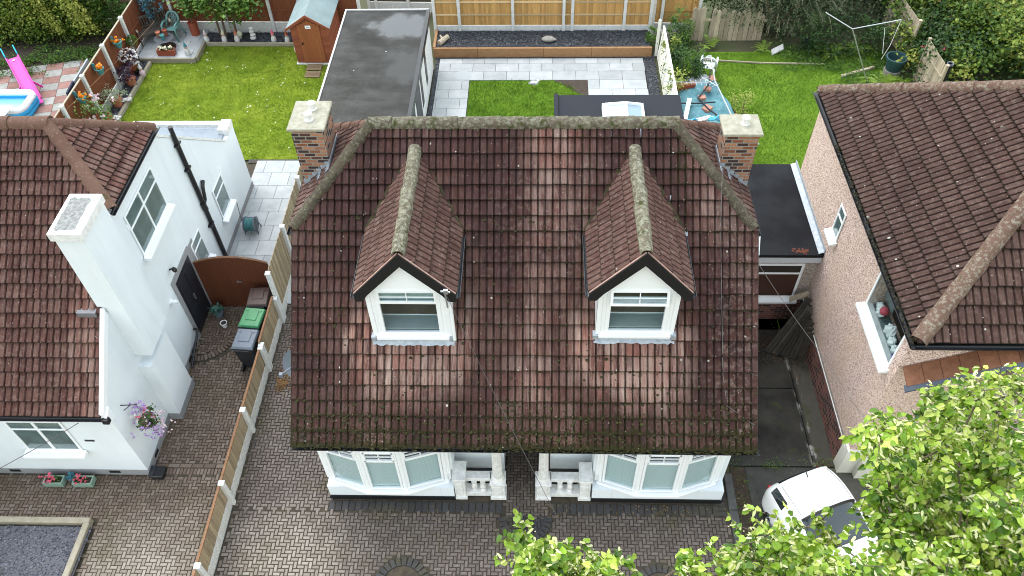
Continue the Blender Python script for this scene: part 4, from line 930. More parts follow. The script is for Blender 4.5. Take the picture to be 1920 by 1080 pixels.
for k in range(n):
    a = 2*math.pi*k/n; sx, sy = .225, .48; e = max(abs(math.cos(a)), abs(math.sin(a))); V.append((-9.06+sx*math.cos(a)/e*rn.uniform(.86, 1.03), 11.17+sy*math.sin(a)/e*rn.uniform(.9, 1.02), 6.427))
b.add(V, [(0, 1+k, 1+(k+1) % n) for k in range(n)]); b.build('bare_mortar', mat('bare_grey_mortar', (.13, .13, .125), .95, (.30, .30, .28), 16, bump=.8), ch)
b = MB(); b.box(-9.72, -9.31, 10.50, 10.66, zf(10.5)-.1, zf(10.6)+.09); b.build('lead_saddle', M_lead_dark, ch)
b = MB(); b.obox((vx-.01, ley-.02, lz-.12), (.10, 0, 0), (0, 10.63-ley, (10.63-ley)*TL), (0, 0, .225)); b.build('verge', M_white, wh, bevel=.008)
b = MB(); b.box(-17.1, vx+.04, ley+.03, ley+.06, lz-.17, lz-.03); b.build('fascia', M_white, wh); b = MB(); b.box(lx+.0, lx+.03, hy, by, hz-.26, hz-.06); b.build('fascia', M_white, wh); b = MB(); b.prism([(lx-.02, ley-.03, lz-.28), (lx-.02, ley+.2, lz-.28), (lx-.02, ley+.2, lz+.08), (lx-.02, ley-.03, lz-.02)], (.06, 0, 0)); b.build('box_end', M_white, wh)
b = MB(); gutter(b, (-17.1, ley-.04, lz-.05), (vx+.10, ley-.04, lz-.05), .06); b.build('gutter', M_black, wh); b = MB(); gutter(b, (hx+.04, by+.1, hz-.03), (hx+.04, hy-.06, hz-.03), .062); b.build('gutter', M_black, wh); b = MB(); b.box(vx+.02, vx+.15, ley-.10, ley+.01, lz-.16, lz-.02); b.build('gutter_end', M_black, wh)
b = MB(); b.tube([(lx+.06, 15.80, 4.98), (lx+.06, 15.82, 4.0), (lx+.06, 15.87, 2.2), (lx+.06, 15.9, .2)], .06, 10)
b.tube([(lx+.06, 15.86, 2.3), (lx+.07, 16.02, 2.38), (lx+.08, 16.14, 2.72), (lx+.07, 16.28, 2.80), (lx-.02, 16.34, 2.72)], .05, 8); b.tube([(lx+.06, 15.87, 2.15), (lx+.06, 15.84, 2.42)], .08, 10)
for z in (1.6, 3.6, 4.4): b.box(lx-.0, lx+.11, 15.83-.12, 15.85+.1, z, z+.05)
b.build('downpipe', M_black, wh, smooth='auto')
b = MB(); b.tube([(lx+.05, 12.95, .55), (lx+.16, 12.95, .55), (lx+.16, 12.85, .5), (lx+.10, 12.1, .05)], .035, 8); b.build('waste_pipe', M_black, wh)
b = MB(); b.tube([(lx, 12.72, 1.95), (lx+.16, 12.72, 1.95)], .05, 12); b.lathe((lx+.0, 12.72, 1.95), [(.001, 0), (.001, .001)], 4); b.tube([(lx, 12.72, 1.95), (lx+.025, 12.72, 1.95)], .075, 14); b.tube([(lx+.165, 12.72, 1.95), (lx+.18, 12.72, 1.95)], .03, 10); b.build('flue', M_white, wh, smooth='auto')
b = MB(); b.tube([(lx, 13.25, 2.55), (lx+.12, 13.25, 2.6)], .025, 6); b.lathe((lx+.13, 13.25, 2.5), [(.05, 0), (.065, .06), (.03, .13)], 10); b.build('wall_lamp', M_black, wh, smooth='auto')
RC = [((.05, .9, .1, .9), -.12, M_net)]
def side_window(y0, y1, z0, z1, bars, thin=()):
    w, h = y1-y0, z1-z0; bx_ = MB()
    bx_.box(lx-.115, lx-.105, y0, y1, z0, z1)
    f_ = window(wh, (lx+.036, y0, z0), (0, 1, 0), (1, 0, 0), w, h, bars, thin, t=.05, depth=(-.03, .0), pane_d=-.012, sill=(.06, .09, .14), back=[((.02, w-.02, .02, h-.02), -.0215, M_net)]); return f_
w_, h_ = 1.78, 1.22
side_window(12.60, 14.36, 3.72, 4.96, [(.85, .91, .04, 1.2), (.04, .87, .80, .85), (.90, 1.72, .80, .85)])
side_window(16.62, 17.45, 1.05, 2.12, [(.04, .79, .72, .77)])
side_window(14.5, 15.2, 1.05, 2.1, [(.04, .66, .72, .77)])
# painted reveal and dark door
b = MB(); frame_boxes(b, (lx+.0, 13.03, .02), (0, 1, 0), (1, 0, 0), [(0, .14, 0, 2.25), (1.18, 1.32, 0, 2.25), (.14, 1.18, 2.08, 2.25)], -.02, .03); b.build('door_surround', M_render_plinth, wh)
b = MB(); b.box(lx+.001, lx+.012, 13.17, 14.21, .04, 2.10)
for z0, z1 in ((.2, .8), (.95, 1.9)):
    for y0, y1 in ((13.27, 13.65), (13.73, 14.11)): b.box(lx+.0125, lx+.024, y0, y1, z0, z1)
dr = b.build('door', mat('charcoal_door', (.018, .02, .026), .4), wh)
b = MB(); b.box(lx+.025, lx+.05, 13.66, 13.70, .95, 1.15); b.build('handle', M_steel, dr)
b = MB(); b.box(lx+.002, lx+.02, 14.36, 14.70, .02, 2.2); b.build('reveal', M_render_plinth, wh)
f = window(wh, (-11.55, ly-.036, 1.14), (1, 0, 0), (0, -1, 0), 1.27, 1.22, [(.60, .67, .04, 1.18), (.04, .61, .86, .91), (.66, 1.23, .86, .91)], t=.055, depth=(-.03, .0), pane_d=-.012, sill=(.07, .10, .16), back=[((.02, 1.25, .02, 1.2), -.0215, M_net)])
b = MB()
for x in (-12.35, -9.95): b.box(x-.13, x+.13, ly-.02, ly, .09, .19)
for y in (9.5, 12.3, 12.6): b.box(lx, lx+.022, y-.11, y+.11, .07, .17)
b.box(-10.08, -9.86, ly-.006, ly+.01, 1.50, 1.57); b.build('air_brick', M_black, wh)
b = MB(); b.box(lx+.001, lx+.012, 17.5, 17.58, 2.05, 2.2); b.box(lx+.001, lx+.012, 12.55, 12.75, 4.55, 4.75); b.build('vent_cover', M_white, wh)
b = MB(); b.tube([(lx+.02, 17.6, .9), (lx+.08, 17.6, .92), (lx+.1, 17.6, .82), (lx+.1, 17.5, .3), (lx+.22, 17.35, .15)], .012, 6); b.build('garden_tap', M_wire, wh)
b = MB(); b.box(-17, -13.35, 7.2, 9.0, 0, 2.6); b.build('front_porch', M_render, wh)

# ================================================================== PEBBLEDASH HOUSE (right)
ph = thing('house', (11, 13, 0), 'pebbledashed house with umber hipped roof beside the narrow side alley', 'house')
wx = 7.05; ex, ez, fy, bY = 6.93, 5.2, 9.08, 16.95; TR = .72; rX = ex+(bY-fy)/2; rY = (bY+fy)/2; rZ = ez+(rX-ex)*TR
f = tile_field((ex, fy, ez), (0, 1, 0), (1, 0, TR), 27, 14, .293, math.hypot(rX-ex, rZ-ez)/14, 41, lambda p: (.08+.25*(p[0] < 7.3), 0, .22), clips=[edge_clip((ex, fy), (rX, rY), (ex, rY)), edge_clip((ex, bY), (rX, rY), (ex, rY))]); f.build('roof', M_tile_r, ph)
f = tile_field((ex, fy, ez), (1, 0, 0), (0, 1, TR), 27, 14, .295, math.hypot(rX-ex, rZ-ez)/14, 42, lambda p: (.18, .05, .2), clips=[edge_clip((ex, fy), (rX, rY), (rX+3, fy))]); f.build('front_slope', M_tile_r, ph)
f = tile_field((ex, bY, ez), (1, 0, 0), (0, -1, TR), 27, 14, .295, math.hypot(rX-ex, rZ-ez)/14, 43, None, clips=[edge_clip((ex, bY), (rX, rY), (rX+3, bY))]); f.build('rear_slope', M_tile_r, ph)
b = MB(); ridge(b, (ex+.03, fy+.03, ez+.06), (rX, rY, rZ+.04), .155, .62, seed=2); ridge(b, (ex+.03, bY-.03, ez+.06), (rX, rY, rZ+.04), .14, .5, seed=3); ridge(b, (rX, rY, rZ+.04), (15, rY, rZ+.04), .14, .45); b.build('hip_tiles', M_ridge_r, ph, smooth='auto')
WF = 9.32
wy0, wy1, wz0, wz1 = 11.28, 9.58, 3.72, 5.02
b = MB(); b.box(wx+.5, 15.0, WF, 16.75, .85, ez-.04); b.box(wx, wx+.5, WF, wy1, .85, ez-.04); b.box(wx, wx+.5, wy0, 16.75, .85, ez-.04); b.box(wx, wx+.5, wy1, wy0, .85, wz0); b.box(wx, wx+.5, wy1, wy0, wz1, ez-.04); b.build('wall', M_pebble, ph)
b = MB(); b.box(wx-.05, 15.0, WF-.04, 16.75, 0, .846); b.build('plinth', M_brick_red, ph)
b = MB(); b.box(wx-.06, wx+.3, WF-.055, WF+.25, .0, .95); b.box(wx+.3, wx+1.2, WF-.2, WF, 0, .75); b.build('painted_plinth', M_cream, ph)
b = MB(); gutter(b, (ex-.05, bY+.05, ez-.05), (ex-.05, fy-.06, ez-.05), .062); gutter(b, (ex-.06, fy-.05, ez-.05), (15, fy-.05, ez-.05), .062); b.build('gutter', M_black, ph)
b = MB(); b.box(ex-.0, ex+.12, fy+.02, bY-.02, ez-.14, ez-.05); b.box(ex, 15, fy+.0, fy+.24, ez-.14, ez-.05); b.build('soffit', M_black, ph)
b = MB(); rn = random.Random(12)
for _ in range(200): b.ball((ex-.04+rn.uniform(-.05, .05), rn.uniform(fy, bY-2), ez-.03+rn.uniform(0, .03)), (rn.uniform(.012, .04), rn.uniform(.012, .05), .02), 5, 3)
tag(b.build('gutter_moss', mat('gutter_debris', (.010, .009, .006), .95, (.035, .03, .012), 9), ph), kind='stuff')
b = MB(); b.box(7.75, 8.15, fy-.03, WF, 4.55, 4.80); b.build('bird_box', M_white_paint, ph) if False else None
# small upstairs window
window(ph, (wx-.036, 13.86, 3.42), (0, -1, 0), (-1, 0, 0), .42, .84, [(.04, .38, .52, .57)], t=.05, depth=(-.03, 0), pane_d=-.012, sill=(.06, .10, .14), back=[((.02, .40, .02, .82), -.0215, M_net)])
# large window with a cluttered ledge
ww, wh_ = wy0-wy1, wz1-wz0
fw = window(ph, (wx-.012, wy0, wz0), (0, -1, 0), (-1, 0, 0), ww, wh_, t=.055, depth=(-.03, .0), pane_d=-.012, sill=(.06, .10, .16), label='large window with clutter on its ledge')
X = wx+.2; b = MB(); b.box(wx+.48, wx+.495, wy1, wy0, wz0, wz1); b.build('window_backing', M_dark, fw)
b = MB(); b.box(wx+.03, wx+.40, wy1, wy0, wz0, wz0+.03); b.build('interior_ledge', M_net, fw)
rn = random.Random(77); q = MB(); q.ball((X, 10.85, wz0+.26), .10, 10, 6); q.build('red_ornament', mat('red_ornament', (.45, .06, .09), .5), fw)
b = MB()
for (y, z, r) in ((10.4, .18, .15), (10.32, .28, .12), (10.15, .13, .12), (10.95, .12, .11), (11.05, .17, .1), (9.95, .12, .1)): b.ball((X, y, wz0+z), (.09, r, r*1.0), 9, 6, jit=.5, rnd=rn)
b.build('carrier_bag', mat('pale_bag', (.70, .72, .72), .4, (.7, .72, .72), 10), fw)
b = MB(); b.box(X-.1, X+.1, 9.64, 9.82, wz0+.03, wz0+.2); b.build('blue_crate', mat('blue_crate', (.02, .04, .22), .4), fw)
b = MB(); b.box(wx+.3, wx+.33, 10.75, 11.25, wz0+.3, wz1); b.build('interior_curtain', M_net, fw)
# canopy of orange tiles with a lead edge, on the front wall
b = MB()
for k in range(10):
    x0 = 7.12+k*.30; z0 = 4.02+k*.135; b.obox((x0, 8.92, z0), (.292, 0, .132), (0, .38, .11), (-.005, -.005, .03))
cn = b.build('porch_canopy', wood('orange_clay_tile', (.13, .05, .024), (.21, .095, .05), .25, (3, 3, 3)), ph)
b = MB()
for k in range(4): x0 = 7.08+k*.76; z0 = 3.95+k*.342; b.obox((x0, 8.83, z0), (.75, 0, .338), (0, .12, .05), (-.01, 0, .03))
b.build('lead_edge', mat('dark_lead_edge', (.05, .06, .08), .4), cn)
b = MB(); b.prism([(7.1, 8.86, .85), (10.1, 8.86, .85), (10.1, 8.86, 5.15), (7.1, 8.86, 3.98)], (0, .45, 0)) if False else b.box(8.9, 10.1, 8.9, WF, .85, 4.6); b.build('front_bay', M_pebble_grey, ph)
# flat roofed side extension over the alley
b = MB(); b.box(4.45, wx-.002, 13.88, 17.1, .80, 2.3); se = b.build('side_extension', M_pebble_grey, ph)
b = MB(); b.box(4.45, wx-.06, 13.875, 17.1, 0, .795); b.build('brick_base', M_brick_red, se)
b = MB(); b.box(4.40, wx-.004, 13.76, 17.22, 2.52, 2.62); b.build('flat_roof', M_felt, se, bevel=.008)
b = MB(); b.box(4.45, wx-.006, 13.80, 13.875, 2.30, 2.515); b.box(4.45, wx-.006, 13.875, 17.1, 2.305, 2.515); b.build('fascia', mat('pale_fascia', (.50, .53, .56), .5), se)
b = MB(); b.obox((wx-.14, 13.78, 2.64), (.14, 0, .06), (0, 3.4, 0), (0, 0, .012)); b.obox((wx-.016, 13.78, 2.64), (.012, 0, 0), (0, 3.4, 0), (0, 0, .16)); b.build('flashing', M_lead, se)
b = MB(); rn = random.Random(6)
for _ in range(34): b.ball((rn.gauss(6.5, .12), rn.gauss(13.90, .04), 2.622), (.03, .03, .012), 5, 3)
b.build('leaf_litter', mat('red_leaf_litter', (.16, .035, .02), .9, (.09, .04, .02), 20), se)
window(ph, (5.30, 13.868, .92), (1, 0, 0), (0, -1, 0), 1.42, 1.28, [(.05, 1.37, .90, .96)], t=.065, depth=(-.04, .02), pane_d=-.012, pane_mat=M_glass, sill=(.08, .13, .12), back=[((.03, 1.39, .03, .9), -.0, mat('brown_drape', (.06, .022, .012), .8)), ((.03, 1.39, .95, 1.25), -.0, M_dark)] if False else None, label='low window of the side extension')
b = MB(); b.box(5.33, 6.69, 13.862, 13.866, .95, 1.82); b.build('window_backing', mat('brown_drape', (.045, .017, .010), .8), se)
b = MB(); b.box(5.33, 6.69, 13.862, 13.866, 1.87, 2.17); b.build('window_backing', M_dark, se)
b = MB(); b.tube([(wx-.06, 14.5, .86), (wx-.056, 12.9, .86), (wx-.056, 9.4, .86)], .012, 5); b.build('bell_drip', M_white_paint, ph)
# ================================================================== FENCES AND GATE
def post(b, x, y, h, w=.11, slope=True):
    b.box(x-w/2, x+w/2, y-w/2, y+w/2, -.05, h-.04); b.prism([(x-w/2-.012, y-w/2-.012, h-.04), (x+w/2+.012, y-w/2-.012, h-.04), (x+w/2+.012, y+w/2+.012, h-.04), (x-w/2-.012, y+w/2+.012, h-.04)], (0, 0, .045))
def fence(name, label, a, c, posts, z0, z1, board_m, post_m=None, grav=None, grav_m=None, rails=(), rail_m=None, cap_m=None, group=None, board=.10, side=1, post_h=None, cap=(.05, .03), overlap=True, post_off=0, post_w=.11, parent_label=None):
    a = np.array((*a, 0.)); c = np.array((*c, 0.)); d = c-a; L = np.linalg.norm(d); u = d/L; n = np.array((u[1], -u[0], 0))*side
    r = thing(name, tuple((a+c)/2), label, 'fence', group); rn = random.Random(int(L*100)+int(abs(a[0])*10))
    ts = posts if hasattr(posts, '__len__') else [i/posts for i in range(posts+1)]
    for i in range(len(ts)-1):
        p = a+d*ts[i]; l = L*(ts[i+1]-ts[i]); b = MB(); k = max(1, round(l/board))
        for j in range(k):
            w = l/k*(1.12 if overlap else .93); o = p+u*(l*j/k)+n*(.008 if (j % 2 and overlap) else 0)+np.array([0, 0, z0]); b.obox(o, u*w, n*.014, (0, 0, z1-z0+rn.uniform(-.01, .01)))
        b.build('panel', board_m, r)
        if rails:
            b = MB()
            for z in rails: b.obox(p+u*.05+n*.024+np.array([0, 0, z]), u*(l-.1), n*.035, (0, 0, .05))
            b.build('rail', rail_m or board_m, r)
        if cap_m:
            b = MB(); b.obox(p+u*.02-n*(cap[0]/2-.01)+np.array([0, 0, z1+.001]), u*(l-.04), n*cap[0], (0, 0, cap[1])); b.build('capping', cap_m, r)
        if grav:
            b = MB(); b.obox(p+np.array([0, 0, -.05])+n*-.01, u*l, n*.05, (0, 0, grav+.045)); b.build('gravel_board', grav_m, r)
    for t in ts:
        q = a+d*t+n*post_off; b = MB(); post(b, q[0], q[1], post_h or z1+.06, post_w); b.build('post', post_m or board_m, r, bevel=.008)
    return r
# low boundary fence between the two drives, stepping up to full height by the gate
fence('boundary_fence', 'low slatted timber fence with orange capping and white concrete posts between the two drives', (-7.03, 4.55), (-7.03, 12.05), [0, .25, .50, .755, 1], .30, .92, M_fence_tan, M_conc, .30, M_conc_rough, cap_m=M_rail, post_h=.98, post_off=.05)
fence('boundary_fence', 'short sloped timber panel with orange capping beside the three wheelie bins', (-7.03, 12.13), (-7.03, 13.72), [0, .97], .30, 1.05, M_fence_tan, M_conc, .30, M_conc_rough, cap_m=M_rail, post_h=1.0, post_off=.05)
fence('boundary_fence', 'tall pale vertical board fence running back from the brown arched gate', (-7.03, 13.80), (-7.03, 19.6), [0, .3, .65, 1], .30, 1.78, M_fence_tan, M_conc, .30, M_conc_rough, post_h=1.85, post_off=.05)
# arched gate
g = thing('gate', (-8.1, 14.1, 0), 'brown boarded double gate with arched top beside the white house', 'gate')
b = MB(); n = 22; X0, X1, gy = -9.10, -7.12, 14.25
b = MB()
top = lambda x: 1.72+.22*(1-((x-(X0+X1)/2)/((X1-X0)/2))**2)
for leaf in (0, 1):
    b = MB()
    for k in range(11*leaf, 11*(leaf+1)):
        x0 = X0+(X1-X0)*k/n; x1 = X0+(X1-X0)*(k+1)/n-.004; b.prism([(x0, gy, .06), (x1, gy, .06), (x1, gy, top(x1)), (x0, gy, top(x0))], (0, .03, 0), (.3+.4*RND.random(), RND.random()))
    lf = b.build('gate_leaf', M_gate, g)
b = MB(); b.lathe((-8.08, gy-.04, 1.02), [(.03, 0), (.03, .03)], 10); b.bar((-8.08, gy-.04, 1.03), (-7.98, gy-.04, 1.03), .02); b.build('handle', M_steel, g)
b = MB(); m_ = 12
for k in range(m_):
    x0 = X0+(X1-X0)*k/m_; x1 = X0+(X1-X0)*(k+1)/m_; b.bar((x0, gy+.01, top(x0)+.012), (x1, gy+.01, top(x1)+.012), .06, .025)
b.build('capping', wood('gate_cap', (.10, .04, .02), (.17, .09, .05)), g)
b = MB(); b.box(X0, X1, gy-.04, gy+.05, .005, .055); b.build('threshold', M_gate, g)
# left back garden
fence('garden_fence', 'rust stained panel fence with pale concrete posts along the flower bed', (-15.42, 19.2), (-15.42, 28.5), [0, .20, .385, .585, .785, 1], .30, 1.72, M_fence_rust, M_conc, .28, M_conc_rough, rails=(.95,), rail_m=M_fence_rust, cap_m=M_fence_grey, post_h=1.82, post_off=.06, post_w=.12)
fence('garden_fence', 'rust stained back fence behind the bench and green chair', (-15.3, 28.5), (-9.2, 28.35), [0, .16, .5, .80, 1], .52, 2.0, M_fence_rust, M_conc, .50, M_conc_rough, rails=(1.0, 1.5), rail_m=M_fence_rust, post_h=2.05, post_off=.06)
fence('garden_fence', 'rust fence panels between the red shed and the garage', (-9.1, 28.3), (-6.9, 28.3), 2, .35, 1.9, M_fence_rust, M_conc, .33, M_conc_rough, rails=(1.0,), rail_m=M_fence_rust, post_off=.06)
fence('garden_fence', 'old brown panel fence partly hidden by ivy at the far left', (-23, 28.75), (-15.5, 28.75), 4, .50, 2.0, M_fence_brown, M_conc, .48, M_conc_rough, rails=(1.2,), rail_m=M_fence_brown, cap_m=M_fence_brown)
fence('garden_fence', 'dark panelled fence behind the flat roofed garage', (-6.9, 30.1), (-3.95, 30.0), [0, .1, .55, 1], .4, 2.1, M_fence_dark, M_conc, .38, M_conc_rough, rails=(1.2, 1.75), rail_m=M_fence_dark, post_off=.06)
fence('garden_fence', 'golden close boarded fence behind the dark slate raised bed', (-3.98, 27.98), (4.25, 27.92), [0, .115, .365, .60, .64, .88, 1], .56, 2.1, M_fence_gold, M_conc, .55, M_conc, rails=(.98, 1.5), rail_m=wood('pale_rail', (.45, .33, .18), (.58, .44, .26)), post_off=.07, post_h=2.16, board=.085)
fence('garden_fence', 'golden close boarded fence panels to the right of the white fence', (4.4, 28.2), (6.1, 28.15), [0, .18, 1], .50, 2.1, M_fence_gold, M_conc, .48, M_conc_rough, rails=(.98, 1.5), rail_m=M_fence_gold, post_off=.07, board=.085)
# whitewashed old fence right of the patio, slightly leaning boards
r = thing('garden_fence', (4.5, 23.5, 0), 'leaning whitewashed board fence right of the pale patio', 'fence'); rn = random.Random(3)
b = MB()
for k in range(34):
    y = 19.4+k*.21; b.obox((4.46+rn.uniform(-.01, .01), y, .02), (.02, 0, 0), (0, .205, 0), (.10+rn.uniform(-.02, .02), rn.uniform(-.01, .01), 1.20+rn.uniform(-.03, .02)))
b.build('panel', M_fence_white, r)
b = MB(); b.box(4.38, 4.48, 26.62, 26.72, 0, 1.42); b.lathe((4.43, 26.67, 1.42), [(.05, 0), (.06, .04), (.03, .09)], 8); b.build('post', M_fence_white, r)
b = MB(); b.bar((4.58, 19.4, 1.25), (4.58, 26.6, 1.27), .07, .04); b.build('capping', M_fence_white, r)
# weathered picket boards under the shrub
r = thing('picket_fence', (6.9, 27.6, 0), 'weathered pointed boards leaning behind the ferns under the olive shrub', 'fence'); b = MB()
for k in range(15):
    x = 5.75+k*.185
    if k == 3: continue
    h = 1.45-.02*k+rn.uniform(-.08, .08); lean = rn.uniform(-.02, .05); p = [(x, 27.6, .05), (x+.165, 27.6, .05), (x+.165+lean, 27.62, h-.08), (x+.08+lean, 27.62, h), (x+lean, 27.62, h-.08)]; b.prism(p, (0, .03, 0))
b.build('panel', M_fence_grey, r); b = MB(); b.bar((5.7, 27.66, .9), (8.6, 27.66, .85), .05, .08); b.build('rail', M_fence_grey, r)
# trellis sections on the far right
for (p, q, h, lab) in (((13.45, 26.0), (13.30, 28.4), 1.75, 'grey slatted fence section half buried in the flowering bush'), ((13.55, 23.35), (13.50, 25.0), 1.65, 'grey slatted fence section beside the black pipe post')):
    fence('trellis_fence', lab, p, q, 1, .1, h, M_fence_grey, None, rails=(.5, 1.2), rail_m=M_fence_grey, side=-1, board=.07, overlap=False, post_w=.08)

# ================================================================== GARAGE AND SHED
ga = thing('garage', (-5.3, 22.9, 0), 'flat roofed garage with wet grey felt roof behind the middle house', 'garage')
gx0, gx1, gy0, gy1 = -6.82, -3.86, 18.6, 26.0
b = MB(); b.box(gx0+.1, gx1-.06, gy0+.1, gy1-.08, 0, 2.18); b.build('wall', M_white_paint, ga)
def garage_roof():
    t = NT('garage_felt'); P = t.world(); s = t.n('SeparateXYZ', {0: P}); x, y = s.outputs[0], s.outputs[1]
    n1 = t.noise(P, .8, 5); n2 = t.noise(P, 38, 3); n3 = t.noise(t.n('Mapping', {0: P, 3: (.8, 2.6, 1)}).outputs[0], 1.0, 4)
    c = t.mix(n3, (.026, .025, .023), (.045, .042, .038))
    lich = t.math('MULTIPLY', t.ramp(n2, [(.54, 0.), (.60, 1.)]), t.ramp(t.math('ADD', t.math('MULTIPLY', t.math('ADD', x, 6.8), -.22), t.math('ADD', t.math('MULTIPLY', t.math('SUBTRACT', 22.5, y), .12), .75)), [(.35, 0.), (1, .75)]))
    c = t.mix(lich, c, (.11, .105, .08))
    seam = t.math('LESS_THAN', t.math('ABSOLUTE', t.math('SUBTRACT', t.math('FRACT', t.math('MULTIPLY', y, 1.02)), .5)), .012); c = t.mix(t.math('MULTIPLY', seam, .5), c, (.03, .03, .03))
    # standing water in the hollow at the far end and right side: smooth and reflective
    wv = t.math('MULTIPLY', t.noise(P, 1.7, 5), 1.5)
    def hollow(cx, cy, ax, ay, e0, e1):
        q = t.n('VectorMath', {0: t.n('CombineXYZ', {0: t.math('MULTIPLY', t.math('SUBTRACT', x, cx), ax), 1: t.math('MULTIPLY', t.math('SUBTRACT', y, cy), ay)}).outputs[0]}, operation='LENGTH').outputs['Value']
        return t.ramp(t.math('MULTIPLY', t.math('ADD', q, wv), .4), [(e0, 1.), (e1, 0.)])
    w = t.math('MAXIMUM', t.math('MULTIPLY', hollow(-4.70, 25.0, .75, 1.1, .54, .76), .85), t.math('MULTIPLY', hollow(-4.35, 22.5, 1.1, .6, .48, .68), .5))
    damp = t.ramp(t.math('ADD', n1, t.math('MULTIPLY', n3, .5)), [(.6, 0.), (.95, .5)]); w2 = t.math('MAXIMUM', w, damp)
    c = t.mix(t.math('MULTIPLY', w2, .6), c, (.02, .02, .02)); r = t.ramp(w2, [(0, .8), (.5, .45), (1, .06)])
    vo = t.n('TexVoronoi', {'Vector': P, 'Scale': 2.2}); rc = t.n('SeparateColor', {0: vo.outputs['Color']}); sp = t.math('MULTIPLY', t.math('LESS_THAN', vo.outputs['Distance'], .07), t.math('GREATER_THAN', rc.outputs[0], .72)); c = t.mix(sp, c, (.55, .55, .52))
    return t.set(color=c, rough=r, spec=t.ramp(w2, [(0, .08), (.5, .2), (1, .8)]))
b = MB(); b.box(gx0+.02, gx1-.02, gy0, gy1-.01, 2.2, 2.3); b.build('flat_roof', garage_roof(), ga)
b = MB(); b.box(gx0-.03, gx0+.018, gy0, gy1, 2.12, 2.335); b.box(gx0-.03, gx1+.03, gy1-.008, gy1+.03, 2.12, 2.34); b.build('white_edge', M_white_paint, ga)
b = MB(); b.box(gx1-.018, gx1+.03, gy0, gy1-.01, 2.10, 2.36); b.box(gx1-.10, gx1-.0185, gy0, gy1-.012, 2.301, 2.335); b.build('edge_trim', M_black, ga)
b = MB()
for y0 in (20.6, 22.6, 23.9): b.box(gx1-.055, gx1-.045, y0, y0+.35, .6, 2.05)
b.box(gx1-.055, gx1-.04, 21.3, 22.3, .05, 2.05); b.build('dark_panel', M_black, ga)
sh = thing('shed', (-8.4, 26.9, 0), 'rust red timber shed with a grey felt apex roof and plank door', 'shed')
sx0, sx1, sy0, sy1 = -9.08, -7.72, 26.2, 28.1; xm = (sx0+sx1)/2
b = MB(); k = 12
for i in range(k):
    z0 = .06+i*.125; b.box(sx0, sx1, sy0, sy1, z0, z0+.118)
b.prism([(sx0, sy0, 1.565), (sx1, sy0, 1.565), (xm, sy0, 2.0)], (0, sy1-sy0, 0)); b.build('wall', M_shed, sh)
b = MB()
for s in (-1, 1): b.prism([(xm, sy0-.10, 2.07), (xm+s*.80, sy0-.10, 1.54), (xm+s*.80, sy0-.10, 1.51), (xm, sy0-.10, 2.035)], (0, sy1-sy0+.2, 0))
b.build('roof', mat('mint_grey_felt', (.15, .20, .20), .8, (.21, .265, .265), 2), sh)
b = MB()
for s in (-1, 1): b.prism([(xm, sy0-.13, 2.075), (xm+s*.82, sy0-.13, 1.535), (xm+s*.82, sy0-.13, 1.44), (xm, sy0-.13, 1.965)], (0, .028, 0))
b.build('bargeboard', M_shed, sh)
b = MB()
for i in range(7): b.box(xm-.40+i*.115, xm-.40+i*.115+.112, sy0-.03, sy0-.004, .08, 1.82-.55*abs(xm-.4+i*.115+.057-xm)*1.0)
dr = b.build('door', M_shed_door, sh)
b = MB(); b.box(xm-.36, xm-.30, sy0-.06, sy0-.03, .85, .93); b.build('handle', M_black, dr)
b = MB(); b.box(xm-.10, xm+.10, sy0-.042, sy0-.031, 1.5, 1.62); b.build('plaque', M_white, dr)
b = MB(); b.box(xm-.06, xm+.06, sy0-.0445, sy0-.0425, 1.55, 1.57); b.build('plaque_mark', M_wire, dr)
b = MB(); b.box(sx0-.05, sx1+.05, sy0-.06, sy1+.05, 0, .055); b.build('base', M_conc, sh)
st = thing('step', (-8.4, 25.5, 0), 'two weathered timber duckboard steps before the shed door', 'step')
for y0, z in ((25.68, .10), (25.28, .05)):
    b = MB()
    for k in range(5): b.box(-8.68, -8.12, y0+k*.075, y0+k*.075+.066, z-.03, z)
    b.box(-8.66, -8.6, y0, y0+.37, 0, z-.031); b.box(-8.2, -8.14, y0, y0+.37, 0, z-.031); b.build('tread', M_fence_brown, st)
# raised bed and edging
rb = thing('raised_bed', (.1, 26.6, 0), 'raised bed of orange brown sleepers holding dark slate behind the patio', 'raised bed')
for x0, x1 in ((-3.95, -2.3), (-2.29, .2), (.21, 2.0), (2.01, 4.25)):
    b = MB(); b.box(x0, x1, 26.56, 26.66, 0, .40); b.build('sleeper', M_sleeper, rb, bevel=.008)
b = MB(); b.box(-3.98, -3.88, 26.67, 27.9, 0, .42); b.build('sleeper', M_sleeper, rb, bevel=.008)
def edging(label, segs, h, w, mt, z=0):
    r = thing('bed_edging', (*segs[0][0], 0), label, 'edging')
    for a, c in segs:
        b = MB(); b.bar((*a, z+h/2), (*c, z+h/2), w, h); b.build('sleeper', mt, r, bevel=.012)
    return r
edging('grey timber sleepers round the plum slate front bed', [((-13.2, 7.74), (-10.06, 7.74)), ((-10.12, 4.5), (-10.12, 7.68))], .20, .14, M_sleeper_grey)
edging('grey timber edging along the left lawn and flower bed', [((-14.76, 21.0), (-14.76, 26.2))], .16, .11, M_sleeper_grey)
edging('mossy timber sleepers round the raised corner patio', [((-15.3, 26.32), (-13.05, 26.32)), ((-13.02, 26.38), (-13.02, 27.55))], .20, .09, M_sleeper_grey)
edging('mossy timber edging of the rear flower bed', [((-12.95, 27.48), (-9.2, 27.42))], .16, .08, M_sleeper_grey)
edging('thin timber strip edging the right garden lawn', [((5.9, 26.35), (8.2, 26.1)), ((8.2, 26.1), (10.6, 26.0))], .07, .05, M_fence_grey)
b = MB(); rn = random.Random(21); slabs(b, [(26.38+k*.6, 26.98+k*.6-.0, .3 if k % 2 else 0) for k in range(4)], -15.3, -13.08, [.62, .8], rn, z=.17, th=.2)
